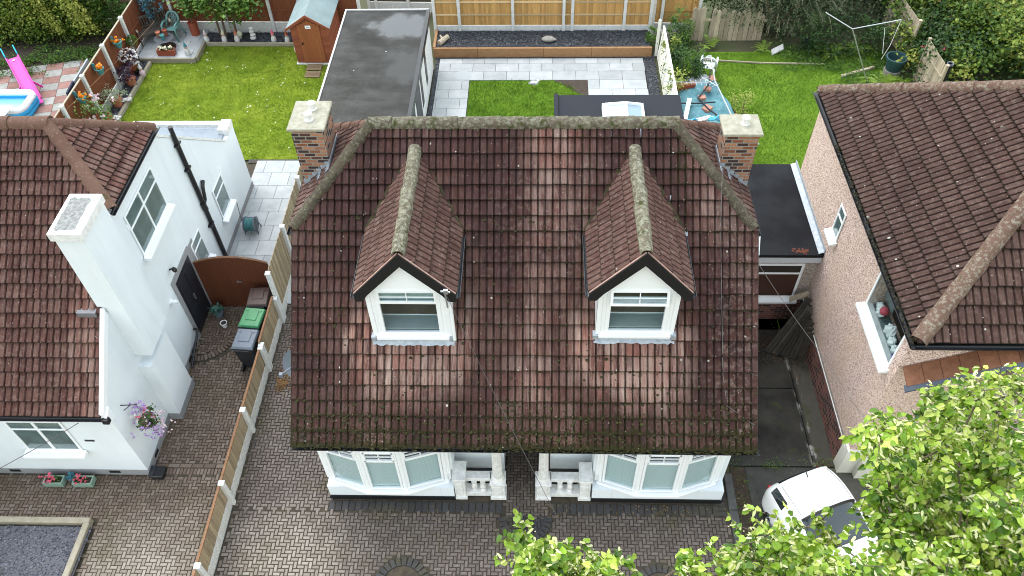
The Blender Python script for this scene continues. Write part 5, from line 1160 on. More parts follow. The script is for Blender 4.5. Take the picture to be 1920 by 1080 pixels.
tag(b.build('corner_patio', M_slab), kind='structure')
# ================================================================== LEAVES
def leafcloud(b, pts, smin, smax, g, flat=.6, aspect=.6, hue=None, droop=0, axis=None):
    n = len(pts)
    if n == 0: return
    nr = g.normal(size=(n, 3)); nr /= np.linalg.norm(nr, axis=1)[:, None]; nr[:, 2] = np.abs(nr[:, 2]); nr += np.array([0, 0, flat]); nr /= np.linalg.norm(nr, axis=1)[:, None]
    a = g.normal(size=(n, 3)) if axis is None else axis+g.normal(size=(n, 3))*.35
    a -= nr*np.sum(a*nr, 1)[:, None]; a /= np.linalg.norm(a, axis=1)[:, None]; c = np.cross(nr, a); s = g.uniform(smin, smax, n)[:, None]
    P = np.stack([pts-a*s*.5, pts+c*s*.5*aspect-a*s*.08+nr*s*.08, pts+a*s*.5-nr*s*droop, pts-c*s*.5*aspect-a*s*.08+nr*s*.08], 1).reshape(-1, 3)
    h = np.clip((hue if hue is not None else .5)+g.normal(size=n)*.18, 0.01, .99); v = g.random(n)
    m0 = len(b.v); b.v.extend(map(tuple, P.tolist())); b.f.extend([(m0+4*i, m0+4*i+1, m0+4*i+2, m0+4*i+3) for i in range(n)])
    b.uv.extend([(float(h[i]), float(v[i])) for i in range(n) for _ in range(4)]); b.mi.extend([b.cur]*n)
def crown(b, c, r, nclump, nleaf, smin, smax, g, spread=.22, flat=.6, aspect=.6, shell=.55, hue0=.35, hue1=.75, zmin=None, droop=0):
    c = np.array(c); r = np.array(r)
    for _ in range(nclump):
        d = g.normal(size=3); d /= np.linalg.norm(d); rad = g.uniform(shell, 1.0)**.6; cc = c+d*r*rad; k = int(nleaf*g.uniform(.5, 1.5)); sp = float(np.mean(r))*spread*g.uniform(.6, 1.3)
        p = cc+g.normal(size=(k, 3))*sp*np.array([1, 1, .6])
        if zmin is not None: p = p[p[:, 2] > zmin]
        hue = hue0+(hue1-hue0)*g.random()+(p[:, 2]-cc[2])/max(sp, .01)*.08
        leafcloud(b, p, smin, smax, g, flat, aspect, hue, droop)
def bush(name, label, cat, c, r, mt, nclump, nleaf, s, seed, group=None, stems=4, **kw):
    g = np.random.default_rng(seed); t = thing(name, (c[0], c[1], 0), label, cat, group)
    b = MB(); crown(b, c, r, nclump, nleaf, s*.7, s*1.3, g, **kw); b.build('foliage', mt, t)
    b = MB()
    for k in range(stems):
        d = g.normal(size=3)*np.array(r)*.5; e = np.array(c)+d*np.array([1, 1, .4]); b.tube([(c[0]+d[0]*.2, c[1]+d[1]*.2, -.02), (c[0]+d[0]*.5, c[1]+d[1]*.5, c[2]*.6), e], [.03, .022, .008], 5)
    b.build('stem', M_bark, t); return t
# --- big background growth
# ivy hedge at the far left
t = thing('ivy_hedge', (-19.5, 28.2, 0), 'tall rambling ivy hedge with yellow-green tips at the far left', 'hedge'); g = np.random.default_rng(1); b = MB()
for k in range(300):
    x = g.uniform(-23, -17.2); edge = max(0, (x+19.3)*.55); z = g.uniform(.35, 3.2)*(1 if x < -18.6 else .75); y = 27.55+.22*z+edge*.55+g.normal()*.15
    p = np.array([x, y, z])+g.normal(size=(85, 3))*np.array([.27, .2, .24]); leafcloud(b, p, .06, .13, g, .4, .7, .12+.75*g.random()**1.6+(z-1.5)*.05)
for k in range(9):                                    # hanging yellow trails
    x = g.uniform(-20, -17.2); 
    for q in range(20): z = 2.8-q*.11; p = np.array([x+q*.035, 27.3+.12*z, z])+g.normal(size=(12, 3))*.06; leafcloud(b, p, .06, .1, g, .4, .8, .92)
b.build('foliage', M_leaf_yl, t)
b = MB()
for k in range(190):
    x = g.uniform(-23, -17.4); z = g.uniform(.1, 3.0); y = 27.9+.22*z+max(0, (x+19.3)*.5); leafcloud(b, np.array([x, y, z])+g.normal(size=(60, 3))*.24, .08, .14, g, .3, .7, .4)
b.build('inner_foliage', M_leaf_dk, t)
bush('climbing_shrub', 'dark green shrub climbing the old brown fence left of the rust fence', 'shrub', (-16.7, 28.3, 1.35), (.75, .4, 1.0), M_leaf_md, 40, 55, .10, 3, hue0=.1, hue1=.5)
# rough weeds by the chequered paving
def weeds(name, label, regs, mt, seed, s=.12):
    g = np.random.default_rng(seed); b = MB()
    for (x0, x1, y0, y1, n) in regs:
        for k in range(n):
            c = np.array([g.uniform(x0, x1), g.uniform(y0, y1), .0]); m_ = int(g.integers(14, 34)); p = c+g.normal(size=(m_, 3))*np.array([.12, .12, .05])+np.array([0, 0, .1]); leafcloud(b, p, s*.5, s*1.2, g, .5, .35, .35+.4*g.random())
    return tag(b.build(name, mt), label, 'weeds', kind='stuff')
weeds('weeds', 'rough green weeds and grass around the chequered paving', [(-19.5, -15.7, 26.3, 27.4, 130), (-20.8, -18.6, 25.3, 26.6, 50), (-17.2, -15.8, 25.6, 26.6, 50)], M_leaf_md, 5)
weeds('border_weeds', 'low weeds along the foot of the right garden fences', [(4.6, 5.8, 26.2, 28.0, 50), (9.0, 13.2, 25.6, 27.3, 170), (11, 13.3, 24.3, 25.4, 60)], M_leaf_md, 6)
weeds('driveway_weeds', 'small weeds between the side drive slabs', [(4.58, 4.9, 6.2, 9.3, 14), (6.3, 7.0, 9.36, 9.44, 5), (4.5, 6.4, 9.38, 9.42, 7)], M_leaf_md, 7, .06)
# tree behind the corner patio with slim stems
def small_tree(name, label, base, stems, cc, cr_, mt, nc, nl, s, seed, **kw):
    g = np.random.default_rng(seed); t = thing(name, (base[0], base[1], 0), label, 'tree'); b = MB()
    for (dx, top) in stems: b.tube([(base[0]+dx, base[1], -.02), (base[0]+dx*1.1+.03, base[1]-.02, .6), top], [.05, .045, .025], 7)
    for k in range(14):
        e = np.array(cc)+g.normal(size=3)*np.array(cr_)*.45; b.tube([stems[k % len(stems)][1], e], [.02, .006], 4)
    b.build('trunk', M_bark, t); b = MB()
    for c_, r_, n_ in ((cc, cr_, nc),): crown(b, c_, r_, n_, nl, s*.7, s*1.3, g, **kw)
    b.build('crown', mt, t); return t
small_tree('garden_tree', 'broad leaved small tree on slim stems behind the mossy flower bed', (-12.3, 28.0), [(-.2, (-12.45, 27.9, 1.3)), (0, (-12.2, 27.9, 1.4)), (.4, (-11.7, 27.9, 1.4))], (-11.9, 27.8, 2.0), (1.45, .8, .75), M_leaf_md, 60, 60, .16, 11, hue0=.35, hue1=.85, flat=1.0, spread=.3)
# olive shrub with long arching twigs
t = thing('shrub', (8.8, 27.9, 0), 'big olive grey shrub with arching twigs over the weathered boards', 'shrub'); g = np.random.default_rng(21); b = MB(); tw = MB()
for k in range(900):
    d = g.normal(size=3); d[2] = abs(d[2]); d /= np.linalg.norm(d); c = np.array([9.3, 28.4, .9])+d*np.array([2.8, 1.9, 2.7])*g.uniform(.55, 1.0)
    o = d*np.array([1, 1, .3])+np.array([0, -.35, -.1])+g.normal(size=3)*.35; o /= np.linalg.norm(o); L = g.uniform(.25, .6); m_ = 18; tt = g.uniform(0, 1, m_)[:, None]
    p = c+o*L*tt-np.array([0, 0, .35])*tt**2*L+g.normal(size=(m_, 3))*.035; leafcloud(b, p, .05, .11, g, .3, .28, .25+.6*g.random(), axis=np.tile(o, (m_, 1)))
    if k % 3 == 0: tw.tube([c, c+o*L*.5-np.array([0, 0, .06*L]), c+o*L-np.array([0, 0, .32*L])], [.008, .006, .003], 3, caps=False)
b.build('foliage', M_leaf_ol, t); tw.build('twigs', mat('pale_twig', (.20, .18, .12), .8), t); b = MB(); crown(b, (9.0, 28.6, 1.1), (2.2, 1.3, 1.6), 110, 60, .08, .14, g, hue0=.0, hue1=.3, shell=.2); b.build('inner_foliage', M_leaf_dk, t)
b = MB()
for k in range(6): a = k*1.05; b.tube([(9+.2*math.cos(a), 28.4+.2*math.sin(a), -.05), (9+.8*math.cos(a), 28.3+.6*math.sin(a), 1.2), (9+1.6*math.cos(a), 28.2+1.0*math.sin(a), 2.2)], [.06, .045, .015], 6)
b.build('stem', M_bark, t)
bush('ivy', 'dark ivy mounded over the golden fence end above the weathered boards', 'ivy', (6.6, 28.6, 2.0), (.95, .5, .75), M_leaf_dk, 45, 60, .10, 23, hue0=.2, hue1=.8, stems=2)
bush('shrub', 'deep green bush rising behind the olive shrub at the top edge', 'shrub', (10.9, 30.0, 2.2), (1.9, 1.3, 1.9), M_leaf_md, 90, 75, .13, 24, hue0=.15, hue1=.6)
bush('shrub', 'dark green mass of leaves behind the washing line at the top edge', 'shrub', (12.4, 29.6, 1.3), (1.7, 1.0, 1.7), M_leaf_dk, 80, 70, .12, 27, hue0=.1, hue1=.7)
bush('shrub', 'dark undergrowth bush in the shade left of the washing line', 'shrub', (11.3, 27.0, .6), (1.7, .8, .9), M_leaf_dk, 70, 60, .10, 25, hue0=.2, hue1=.8)
# big flowering hedge, right
t = thing('flowering_hedge', (15.6, 26.3, 0), 'huge yellow-green flowering hedge behind the pebbledashed house', 'hedge'); g = np.random.default_rng(31); b = MB()
for k in range(560):
    x = g.uniform(13.2, 20.5); y = g.uniform(23.8, 30.2); top = 2.0+.5*math.sin(x*1.7)+.5*math.cos(y*1.3+x)+(x-13)*.10
    if x < 14.2 and y < 25.2: continue
    z = top*g.uniform(.45, 1.0); p = np.array([x, y, z+.35*math.sin(x*2.6)*math.cos(y*2.2)])+g.normal(size=(62, 3))*np.array([.22, .22, .2]); leafcloud(b, p, .08, .19, g, .5, .7, .05+.75*g.random()**1.2+.2*math.sin(x*2+y))
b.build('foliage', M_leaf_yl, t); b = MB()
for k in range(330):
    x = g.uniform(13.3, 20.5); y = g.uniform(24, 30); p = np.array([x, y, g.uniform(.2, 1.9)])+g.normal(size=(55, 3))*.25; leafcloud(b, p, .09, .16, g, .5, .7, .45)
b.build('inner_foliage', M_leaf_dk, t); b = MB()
for (x, y, z) in ((14.1, 26.6, 2.3), (13.6, 25.2, 1.2), (14.0, 24.9, 1.4), (15.6, 27.9, 2.6)): leafcloud(b, np.array([x, y, z])+g.normal(size=(14, 3))*.06, .07, .12, g, .5, .9, .5)
b.build('pink_bloom', M_p_pink, t)
b = MB()
for k in range(10): x = 13.8+k*.65; b.tube([(x, 26.5, -.05), (x+.2, 26.3, 1.0), (x+.1, 26.2, 1.9)], [.05, .04, .015], 5)
b.build('stem', M_bark, t)
bush('shrub', 'dark green bush at the far right behind the flowering hedge', 'shrub', (19.5, 30.5, 2.2), (2.8, 1.6, 2.2), M_leaf_md, 120, 75, .14, 33, hue0=.1, hue1=.6)
# ferns
def fern(c, n, L, seed, label, mt=None):
    g = np.random.default_rng(seed); b = MB()
    for k in range(n):
        a = g.uniform(0, 6.28); d = np.array([math.cos(a), math.sin(a), 0]); l = L*g.uniform(.7, 1.1); q = np.array([-d[1], d[0], 0])
        for j in range(11):
            t = (j+1)/11; p = np.array(c)+d*l*t+np.array([0, 0, l*(.85*t-.75*t*t)+.05]); w = .20*l*(1-t)+.02
            for s in (-1, 1): b.add([p, p+q*s*w+d*w*.3, p+d*l*.075], [(0, 1, 2)], (float(np.clip(.5+g.normal()*.25, 0, 1)), 0))
    return tag(b.build('fern', mt or M_leaf_fern), label, 'fern', 'ferns in the right garden')
for i, (x, y, n, L, lab) in enumerate(((12.2, 24.55, 26, .75, 'bright fern in front of the dark planter tub'), (12.9, 24.5, 20, .6, 'yellowish fern close under the umber hipped roof'), (10.9, 26.6, 18, .7, 'fern in the shade behind the washing line'), (12.0, 26.9, 16, .65, 'fern beneath the hanging washing line arm'), (6.5, 27.0, 9, .8, 'pale fern in front of the weathered boards'), (8.5, 26.8, 8, .6, 'fern at the right end of the weathered boards'))): fern((x, y, .05), n, L, 40+i, lab)
# growth along the white fence
bush('shrub', 'small yellow-green shrub at the far end of the white fence', 'shrub', (4.72, 25.6, 1.15), (.32, .32, .35), M_leaf_yl, 14, 40, .08, 51, stems=2)
bush('shrub', 'dark rounded shrub between white fence and white chair', 'shrub', (5.25, 24.95, .65), (.62, .7, .75), M_leaf_dk, 46, 60, .085, 52, hue0=.2, hue1=.9)
bush('shrub', 'pale leaved climber at the near end of the white fence', 'shrub', (4.75, 23.6, .9), (.35, .5, .5), M_leaf_yl, 16, 36, .08, 53, stems=2, hue0=.5, hue1=.9)
bush('shrub', 'green bush in the corner between the golden fence and weathered boards', 'shrub', (5.3, 27.3, .7), (.45, .4, .8), M_leaf_md, 24, 50, .09, 54, hue0=.2, hue1=.6)
bush('shrub', 'wispy yellowing shrub beside the covered junk heap', 'shrub', (6.95, 22.6, .55), (.42, .75, .55), M_leaf_yl, 26, 38, .07, 55, hue0=.5, hue1=.9, stems=3)
bush('shrub', 'bushy weed at the right end of the dark slate bed', 'shrub', (4.28, 27.2, .55), (.15, .3, .35), M_leaf_md, 12, 30, .08, 56, stems=1)
# rose bush on the rust fence
t = bush('rose_bush', 'rose bush with white and pink blooms against the rust fence', 'rose bush', (-15.05, 21.6, .75), (.55, 1.0, .8), M_leaf_md, 34, 28, .09, 57, hue0=.4, hue1=.9); g = np.random.default_rng(5); b = MB()
for k in range(14): c = np.array([-15.0+g.normal()*.3, 21.9+g.normal()*.6, 1.0+g.normal()*.3]); leafcloud(b, c+g.normal(size=(9, 3))*.045, .07, .11, g, .6, .95, .5)
b.build('bloom', M_p_pale, t)

# ================================================================== POTS AND FLOWERS
def pot(b, c, r, h, taper=.75): b.lathe(c, [(r*taper, 0), (r*.97, h*.82), (r*1.08, h*.82), (r*1.08, h), (r*.92, h), (r*.9, h*.88), (.001, h*.86)], 14)
def potted(name, label, c, r, h, pm, fm, fr, nl, s, seed, blooms=None, cat='potted plant', group=None, square=False, flat=.6, aspect=.6):
    t = thing(name, c, label, cat, group); g = np.random.default_rng(seed); b = MB()
    if square:
        for (x0, x1, y0, y1) in ((-r, r, -r, -r+.03), (-r, r, r-.03, r), (-r, -r+.03, -r+.03, r-.03), (r-.03, r, -r+.03, r-.03)): b.box(c[0]+x0, c[0]+x1, c[1]+y0, c[1]+y1, c[2], c[2]+h)
        b.box(c[0]-r+.031, c[0]+r-.031, c[1]-r+.031, c[1]+r-.031, c[2]+.01, c[2]+h*.8)
    else: pot(b, c, r, h)
    b.build('pot', pm, t)
    if fm:
        b = MB(); crown(b, (c[0], c[1], c[2]+h+fr*.6), (fr, fr, fr*.7), max(6, nl//25), 25, s*.7, s*1.3, g, spread=.3, flat=flat, aspect=aspect); b.build('foliage', fm, t)
    if blooms:
        b = MB()
        for k in range(blooms[1]): d = g.normal(size=3); d[2] = abs(d[2]); d /= np.linalg.norm(d); q = np.array([c[0], c[1], c[2]+h+fr*.6])+d*fr*.95; leafcloud(b, q+g.normal(size=(6, 3))*.02, .04, .075, g, .6, .95, .5)
        b.build('bloom', blooms[0], t)
    return t
potted('potted_plant', 'purple leaved plant in a terracotta pot by the rust fence', (-14.95, 24.75, .1), .19, .28, M_terra, M_leaf_purple, .36, 320, .10, 61)
potted('potted_plant', 'pale sage plant in a terracotta pot beside white butterflies', (-15.0, 23.45, .1), .20, .34, M_terra, M_leaf_pale, .34, 330, .08, 62)
potted('potted_plant', 'square terracotta planter with bronze leaves next to the rose bush', (-15.05, 22.3, .1), .24, .38, M_terra, M_leaf_red, .2, 120, .07, 63, square=True)
potted('potted_plant', 'white flowers spilling from a red planter under the topiary ball', (-15.12, 25.5, .1), .20, .42, M_terra_red, M_leaf_purple, .36, 300, .08, 64, blooms=(M_p_white, 55))
potted('potted_plant', 'small white flowered plant in a dark pot in the slate bed', (-14.95, 25.45, .1), .16, .2, M_black, M_leaf_md, .2, 120, .06, 65, blooms=(M_p_white, 18))
t = thing('topiary_ball', (-15.15, 26.9, .1), 'green topiary ball on a stem against the rust side fence', 'topiary'); b = MB(); g = np.random.default_rng(66); d = g.normal(size=(420, 3)); d /= np.linalg.norm(d, axis=1)[:, None]; leafcloud(b, np.array([-15.15, 26.25, 1.0])+d*.2, .04, .08, g, .2, .7, .5); b.build('foliage', M_leaf_md, t); b = MB(); b.tube([(-15.15, 26.25, .1), (-15.15, 26.25, .9)], .02, 6); b.build('stem', M_bark, t)
t = thing('potted_plant', (-13.5, 28.05, .17), 'tall red cylinder pot with a topiary ball and leafy top behind the green chair', 'potted plant'); b = MB(); b.lathe((-13.5, 28.05, .17), [(.17, 0), (.17, .46), (.185, .47), (.185, .53), (.155, .53), (.15, .48), (.001, .48)], 16); b.build('pot', M_terra_red, t)
b = MB(); d = g.normal(size=(300, 3)); d /= np.linalg.norm(d, axis=1)[:, None]; leafcloud(b, np.array([-13.55, 28.1, 1.05])+d*.18, .05, .09, g, .2, .7, .4); crown(b, (-13.5, 28.05, 1.65), (.28, .28, .25), 8, 25, .08, .13, g); b.build('foliage', M_leaf_md, t); b = MB(); b.tube([(-13.5, 28.05, .6), (-13.52, 28.08, 1.6)], .018, 6); b.build('stem', M_bark, t)
t = thing('blue_plant', (-15.0, 28.0, .1), 'tall teal-blue leafy plant in the corner behind the dark bench', 'plant'); b = MB()
for k in range(26):
    c = np.array([-15.0+g.normal()*.28, 28.05+g.normal()*.15, 1.7+g.normal()*.4]); leafcloud(b, c+g.normal(size=(16, 3))*.09, .08, .16, g, .4, .4, .5)
b.build('foliage', M_leaf_teal, t); b = MB()
for k in range(7): b.tube([(-15+.03*k-.1, 28.05, .0), (-15.1+.07*k, 28.05, 1.5)], .01, 4)
b.build('stem', M_bark, t)
def hang(x, y, z, fm, pm, label, n, seed, group):
    t = thing('hanging_pot', (x, y, z), label, 'hanging pot', group); b = MB(); b.lathe((x, y, z), [(.09, 0), (.15, .20), (.165, .20), (.165, .24), (.14, .24), (.13, .21), (.001, .2)], 14); b.bar((x-.14, y, z+.2), (x-.16, y, z+.42), .12, .02); b.build('pot', pm, t)
    g = np.random.default_rng(seed); b = MB()
    for k in range(n): c = np.array([x+.02, y, z+.26])+g.normal(size=3)*np.array([.07, .08, .05]); leafcloud(b, c+g.normal(size=(6, 3))*.02, .06, .10, g, .6, .9, .5)
    b.build('bloom', fm, t); b = MB(); crown(b, (x, y, z+.22), (.12, .12, .05), 4, 12, .05, .09, g); b.build('foliage', M_leaf_dk, t)
HG = 'hanging pots on the rust fence'
hang(-15.18, 25.35, 1.28, M_p_orange, M_teal, 'farthest of three orange flowered hanging pots on the rust side fence', 14, 71, HG); hang(-15.18, 23.6, 1.32, M_p_orange, M_teal, 'middle one of three orange flowered hanging pots on the rust side fence', 14, 72, HG); hang(-15.18, 21.95, 1.32, M_p_orange, M_teal, 'orange flowered hanging pot nearest the rose bush', 14, 73, HG); hang(-14.35, 28.2, 1.55, M_p_pink, M_greenpl, 'pink flowered hanging pot above the green plastic chair', 18, 74, HG)
# hanging basket of lilac flowers on the white house
t = thing('hanging_basket', (-8.8, 9.45, 1.6), 'hanging basket of lilac and pink flowers on the white house corner', 'hanging basket'); g = np.random.default_rng(80); hb = np.array([-8.78, 9.48, 1.75])
b = MB(); b.lathe(tuple(hb-np.array([0, 0, .32])), [(.03, 0), (.16, .1), (.2, .24), (.2, .26)], 12); b.build('basket', M_bark, t)
b = MB(); b.tube([(lx, 9.45, 2.28), (lx+.36, 9.47, 2.28)], .012, 5); b.tube([(lx, 9.45, 2.08), (lx+.2, 9.46, 2.26)], .01, 5); b.tube([(lx+.34, 9.47, 2.28), tuple(hb)], .006, 4); b.build('bracket', M_black, t)
for nm, mt, n, off, sp in (('lilac_bloom', M_p_lilac, 60, (.05, -.05, -.25), (.16, .16, .2)), ('trailing_bloom', M_p_pale, 34, (.20, .02, -.22), (.12, .14, .22)), ('pink_bloom', M_p_pink, 12, (-.02, .03, .1), (.12, .12, .08)), ('white_bloom', M_p_white, 10, (0, 0, .08), (.12, .12, .06)), ('lilac_spray', M_p_lilac, 24, (-.1, .12, .2), (.12, .1, .14))):
    b = MB()
    for k in range(n): c = hb+np.array(off)+g.normal(size=3)*np.array(sp)*.8; leafcloud(b, c+g.normal(size=(5, 3))*.02, .035, .06, g, .5, .9, .5)
    b.build(nm, mt, t)
b = MB(); crown(b, tuple(hb), (.24, .24, .2), 16, 22, .05, .10, g); b.build('foliage', M_leaf_dk, t)
# planters by the white house front wall
for x, lab in ((-11.32, 'green trough of pink flowers, the one nearer the raised front bed'), (-10.62, 'green trough of pink flowers on the side nearer the house corner')):
    t = thing('planter', (x, 8.75, 0), lab, 'planter', 'green flower troughs by the white house'); b = MB(); b.box(x-.23, x+.23, 8.64, 8.67, .01, .17); b.box(x-.23, x+.23, 8.83, 8.86, .01, .17); b.box(x-.23, x-.2, 8.671, 8.829, .01, .17); b.box(x+.2, x+.23, 8.671, 8.829, .01, .17); b.box(x-.199, x+.199, 8.671, 8.829, .01, .03); b.build('trough', mat('pale_green_plastic', (.22, .32, .25), .5) if 'pale_green_plastic' not in bpy.data.materials else bpy.data.materials['pale_green_plastic'], t)
    b = MB(); b.box(x-.199, x+.199, 8.672, 8.828, .031, .14); b.build('compost', M_soil, t); g = np.random.default_rng(int(-x*10)); b = MB(); crown(b, (x-.03, 8.75, .2), (.17, .07, .07), 8, 16, .04, .07, g); b.build('foliage', M_leaf_dk, t); b = MB()
    for k in range(16): leafcloud(b, np.array([x-.05+g.normal()*.09, 8.74+g.normal()*.05, .25+g.normal()*.04])+g.normal(size=(4, 3))*.015, .04, .065, g, .6, .9, .5)
    b.build('bloom', M_p_pink, t)
potted('potted_plant', 'small grey ornamental pot between the two green troughs', (-10.95, 8.84, 0), .09, .12, M_greypl, M_leaf_teal, .08, 60, .05, 85)
potted('potted_plant', 'teal succulent rosette in a pot at the foot of the arched gate', (-8.78, 13.85, 0), .13, .2, M_greypl, M_leaf_succ, .14, 130, .11, 86, flat=.9, aspect=.45)
t = thing('flower_pot', (-8.55, 13.5, 0), 'small empty white flower pot near the arched gate', 'flower pot'); b = MB(); pot(b, (-8.55, 13.5, 0), .09, .16); b.build('pot', M_white, t); b = MB(); b.lathe((-8.55, 13.5, .125), [(.075, 0), (.075, .02)], 12); b.build('compost', M_soil, t)
potted('potted_plant', 'bright green spiky plant in the corner of the plum slate bed', (-12.15, 6.45, .12), .16, .15, M_greypl, M_leaf_lime, .36, 260, .20, 87, flat=.5, aspect=.22)
t = thing('planter', (-14.4, 26.6, .17), 'long terracotta trough of cream flowers on the corner patio edge', 'planter'); b = MB(); x, y = -14.2, 26.62; b.box(x-.33, x+.33, y-.11, y-.085, .18, .40); b.box(x-.33, x+.33, y+.085, y+.11, .18, .40); b.box(x-.33, x-.30, y-.084, y+.084, .18, .40); b.box(x+.30, x+.33, y-.084, y+.084, .18, .40); b.box(x-.299, x+.299, y-.084, y+.084, .18, .36); b.build('trough', M_terra_red, t)
g = np.random.default_rng(88); b = MB()
for k in range(30): leafcloud(b, np.array([x+g.uniform(-.28, .28), y+g.normal()*.05, .46+g.normal()*.04])+g.normal(size=(4, 3))*.02, .05, .08, g, .6, .9, .5)
b.build('bloom', M_p_cream, t); b = MB(); crown(b, (x, y, .42), (.28, .09, .05), 10, 14, .05, .08, g); b.build('foliage', M_leaf_dk, t)
# ================================================================== BINS
def bin_(c, rz, lid_m, label, emblem):
    t = thing('wheelie_bin', (*c, 0), label, 'wheelie bin', 'wheelie bins by the low fence', rz)
    b = MB(); w0, w1, d0, d1, h = .20, .27, .22, .30, .95
    P = [(-w0, -d0, .06), (w0, -d0, .06), (w0, d0, .06), (-w0, d0, .06), (-w1, -d1, h), (w1, -d1, h), (w1, d1, h), (-w1, d1, h)]
    b.add(P, [(0, 3, 2, 1), (4, 5, 6, 7), (0, 1, 5, 4), (1, 2, 6, 5), (2, 3, 7, 6), (3, 0, 4, 7)]); b.box(-w1-.015, w1+.015, -d1-.015, d1+.015, h-.06, h)
    def bb(name, m_, bev=0, smooth=False):
        o = b.build(name, m_, None, bevel=bev, smooth=smooth); o.parent = t; return o
    bb('body', M_binbody, .012)
    b = MB(); w, d = .285, .315
    P = [(-w, -d, h+.005), (w, -d, h+.005), (w, d, h+.005), (-w, d, h+.005), (-w*.9, -d*.88, h+.065), (w*.9, -d*.88, h+.065), (w*.9, d*.92, h+.085), (-w*.9, d*.92, h+.085)]
    b.add(P, [(0, 3, 2, 1), (4, 5, 6, 7), (0, 1, 5, 4), (1, 2, 6, 5), (2, 3, 7, 6), (3, 0, 4, 7)])
    b.obox((-w*.5, -d*.35, h+.072), (w, 0, 0), (0, d*1.0, .012), (0, 0, .02)); lid = bb('lid', lid_m, .018)
    b = MB()
    for s in (-1, 1): b.lathe((s*w*.62, d*.66, h+.08), [(.04, 0), (.035, .02)], 10)
    b.box(-.05, -.02, -.05, .12, h+.094, h+.1) if emblem else None
    o = b.build('lid_boss', lid_m, None); o.parent = t
    b = MB(); b.tube([(-w*.7, -d-.0, h+.0), (-w*.7, -d-.05, h+.01), (w*.7, -d-.05, h+.01), (w*.7, -d, h+.0)], .014, 6); bb('handle', M_binbody)
    for s in (-1, 1):
        b = MB(); b.tube([(s*.20-.03, -d0-.06, .1), (s*.20+.03, -d0-.06, .1)], .10, 14); bb('wheel', M_black)
    return t
bin_((-7.43, 12.30), R_(-4), M_greypl, 'wheelie bin with a blue-grey lid, nearest the camera of the three', True)
bin_((-7.42, 13.00), R_(-6), M_greenpl, 'wheelie bin with a bright green lid, middle of the three', False)
bin_((-7.42, 13.72), R_(3), M_brownpl, 'wheelie bin with a dark brown lid against the arched gate', False)
# ================================================================== SMALL THINGS ON THE DRIVES
t = thing('satellite_dish', (-5.8, 10.9, 2.1), 'grey satellite dish fixed to the left wall of the middle house', 'satellite dish')
b = MB(); V = []; F = []; n = 24; c = np.array((-5.62, 10.85, 1.95)); nn = np.array((-.35, -.55, .75)); nn /= np.linalg.norm(nn); ux = np.cross(nn, (0, 0, 1)); ux /= np.linalg.norm(ux); uy = np.cross(nn, ux)
V.append(c-nn*.06)
for r_, dz in ((.2, -.045), (.33, 0), (.33, -.02), (.2, -.065)):
    for k in range(n): a = 2*math.pi*k/n; V.append(c+ux*math.cos(a)*r_*1.15+uy*math.sin(a)*r_+nn*dz)
for k in range(n):
    k2 = (k+1) % n; F.append((0, 1+k, 1+k2))
    for q in range(3): F.append((1+q*n+k, 1+(q+1)*n+k, 1+(q+1)*n+k2, 1+q*n+k2))
b.add(V, F); b.build('dish', mat('grey_dish', (.075, .088, .10), .5), t)
b = MB(); b.bar(c-nn*.05, c+nn*.35+uy*.28, .03); b.box(*(q for i in range(3) for q in ((c+nn*.35+uy*.28)[i]-.04, (c+nn*.35+uy*.28)[i]+.04))); b.tube([c-nn*.06, (-5.1, 10.95, 1.85), (WXL, 10.95, 1.8)], .022, 6); b.build('arm', M_greypl, t)
t = thing('drain_box', (-8.95, 9.0, 0), 'black plastic drain cover box at the front corner of the white house', 'drain cover'); b = MB(); b.box(-9.08, -8.78, 8.86, 9.16, .0, .14); b.build('box', M_black, t, bevel=.02); b = MB(); b.box(-9.12, -9.0, 8.88, 9.15, .141, .155); b.build('flap', M_binbody, t)
t = thing('hose_reel', (-8.65, 17.2, 0), 'teal garden hose reel on a grey stand behind the arched gate', 'hose reel'); b = MB()
for s in (-1, 1): b.tube([(-8.65+s*.2, 17.05, .03), (-8.65+s*.2, 17.15, .62), (-8.65+s*.2, 17.4, .03)], .018, 6)
b.tube([(-8.85, 17.15, .62), (-8.45, 17.15, .62)], .018, 6); b.build('stand', M_greypl, t); b = MB(); b.tube([(-8.82, 17.18, .32), (-8.79, 17.18, .32)], .24, 18); b.tube([(-8.51, 17.18, .32), (-8.48, 17.18, .32)], .24, 18); b.tube([(-8.79, 17.18, .32), (-8.51, 17.18, .32)], .15, 16)
b.build('reel', M_greypl, t); b = MB()
for k in range(7): a = [(-8.77+k*.04, 17.18+.19*math.cos(q*.4), .32+.19*math.sin(q*.4)) for q in range(17)]; b.tube(a, .02, 5)
b.build('hose', M_teal, t)
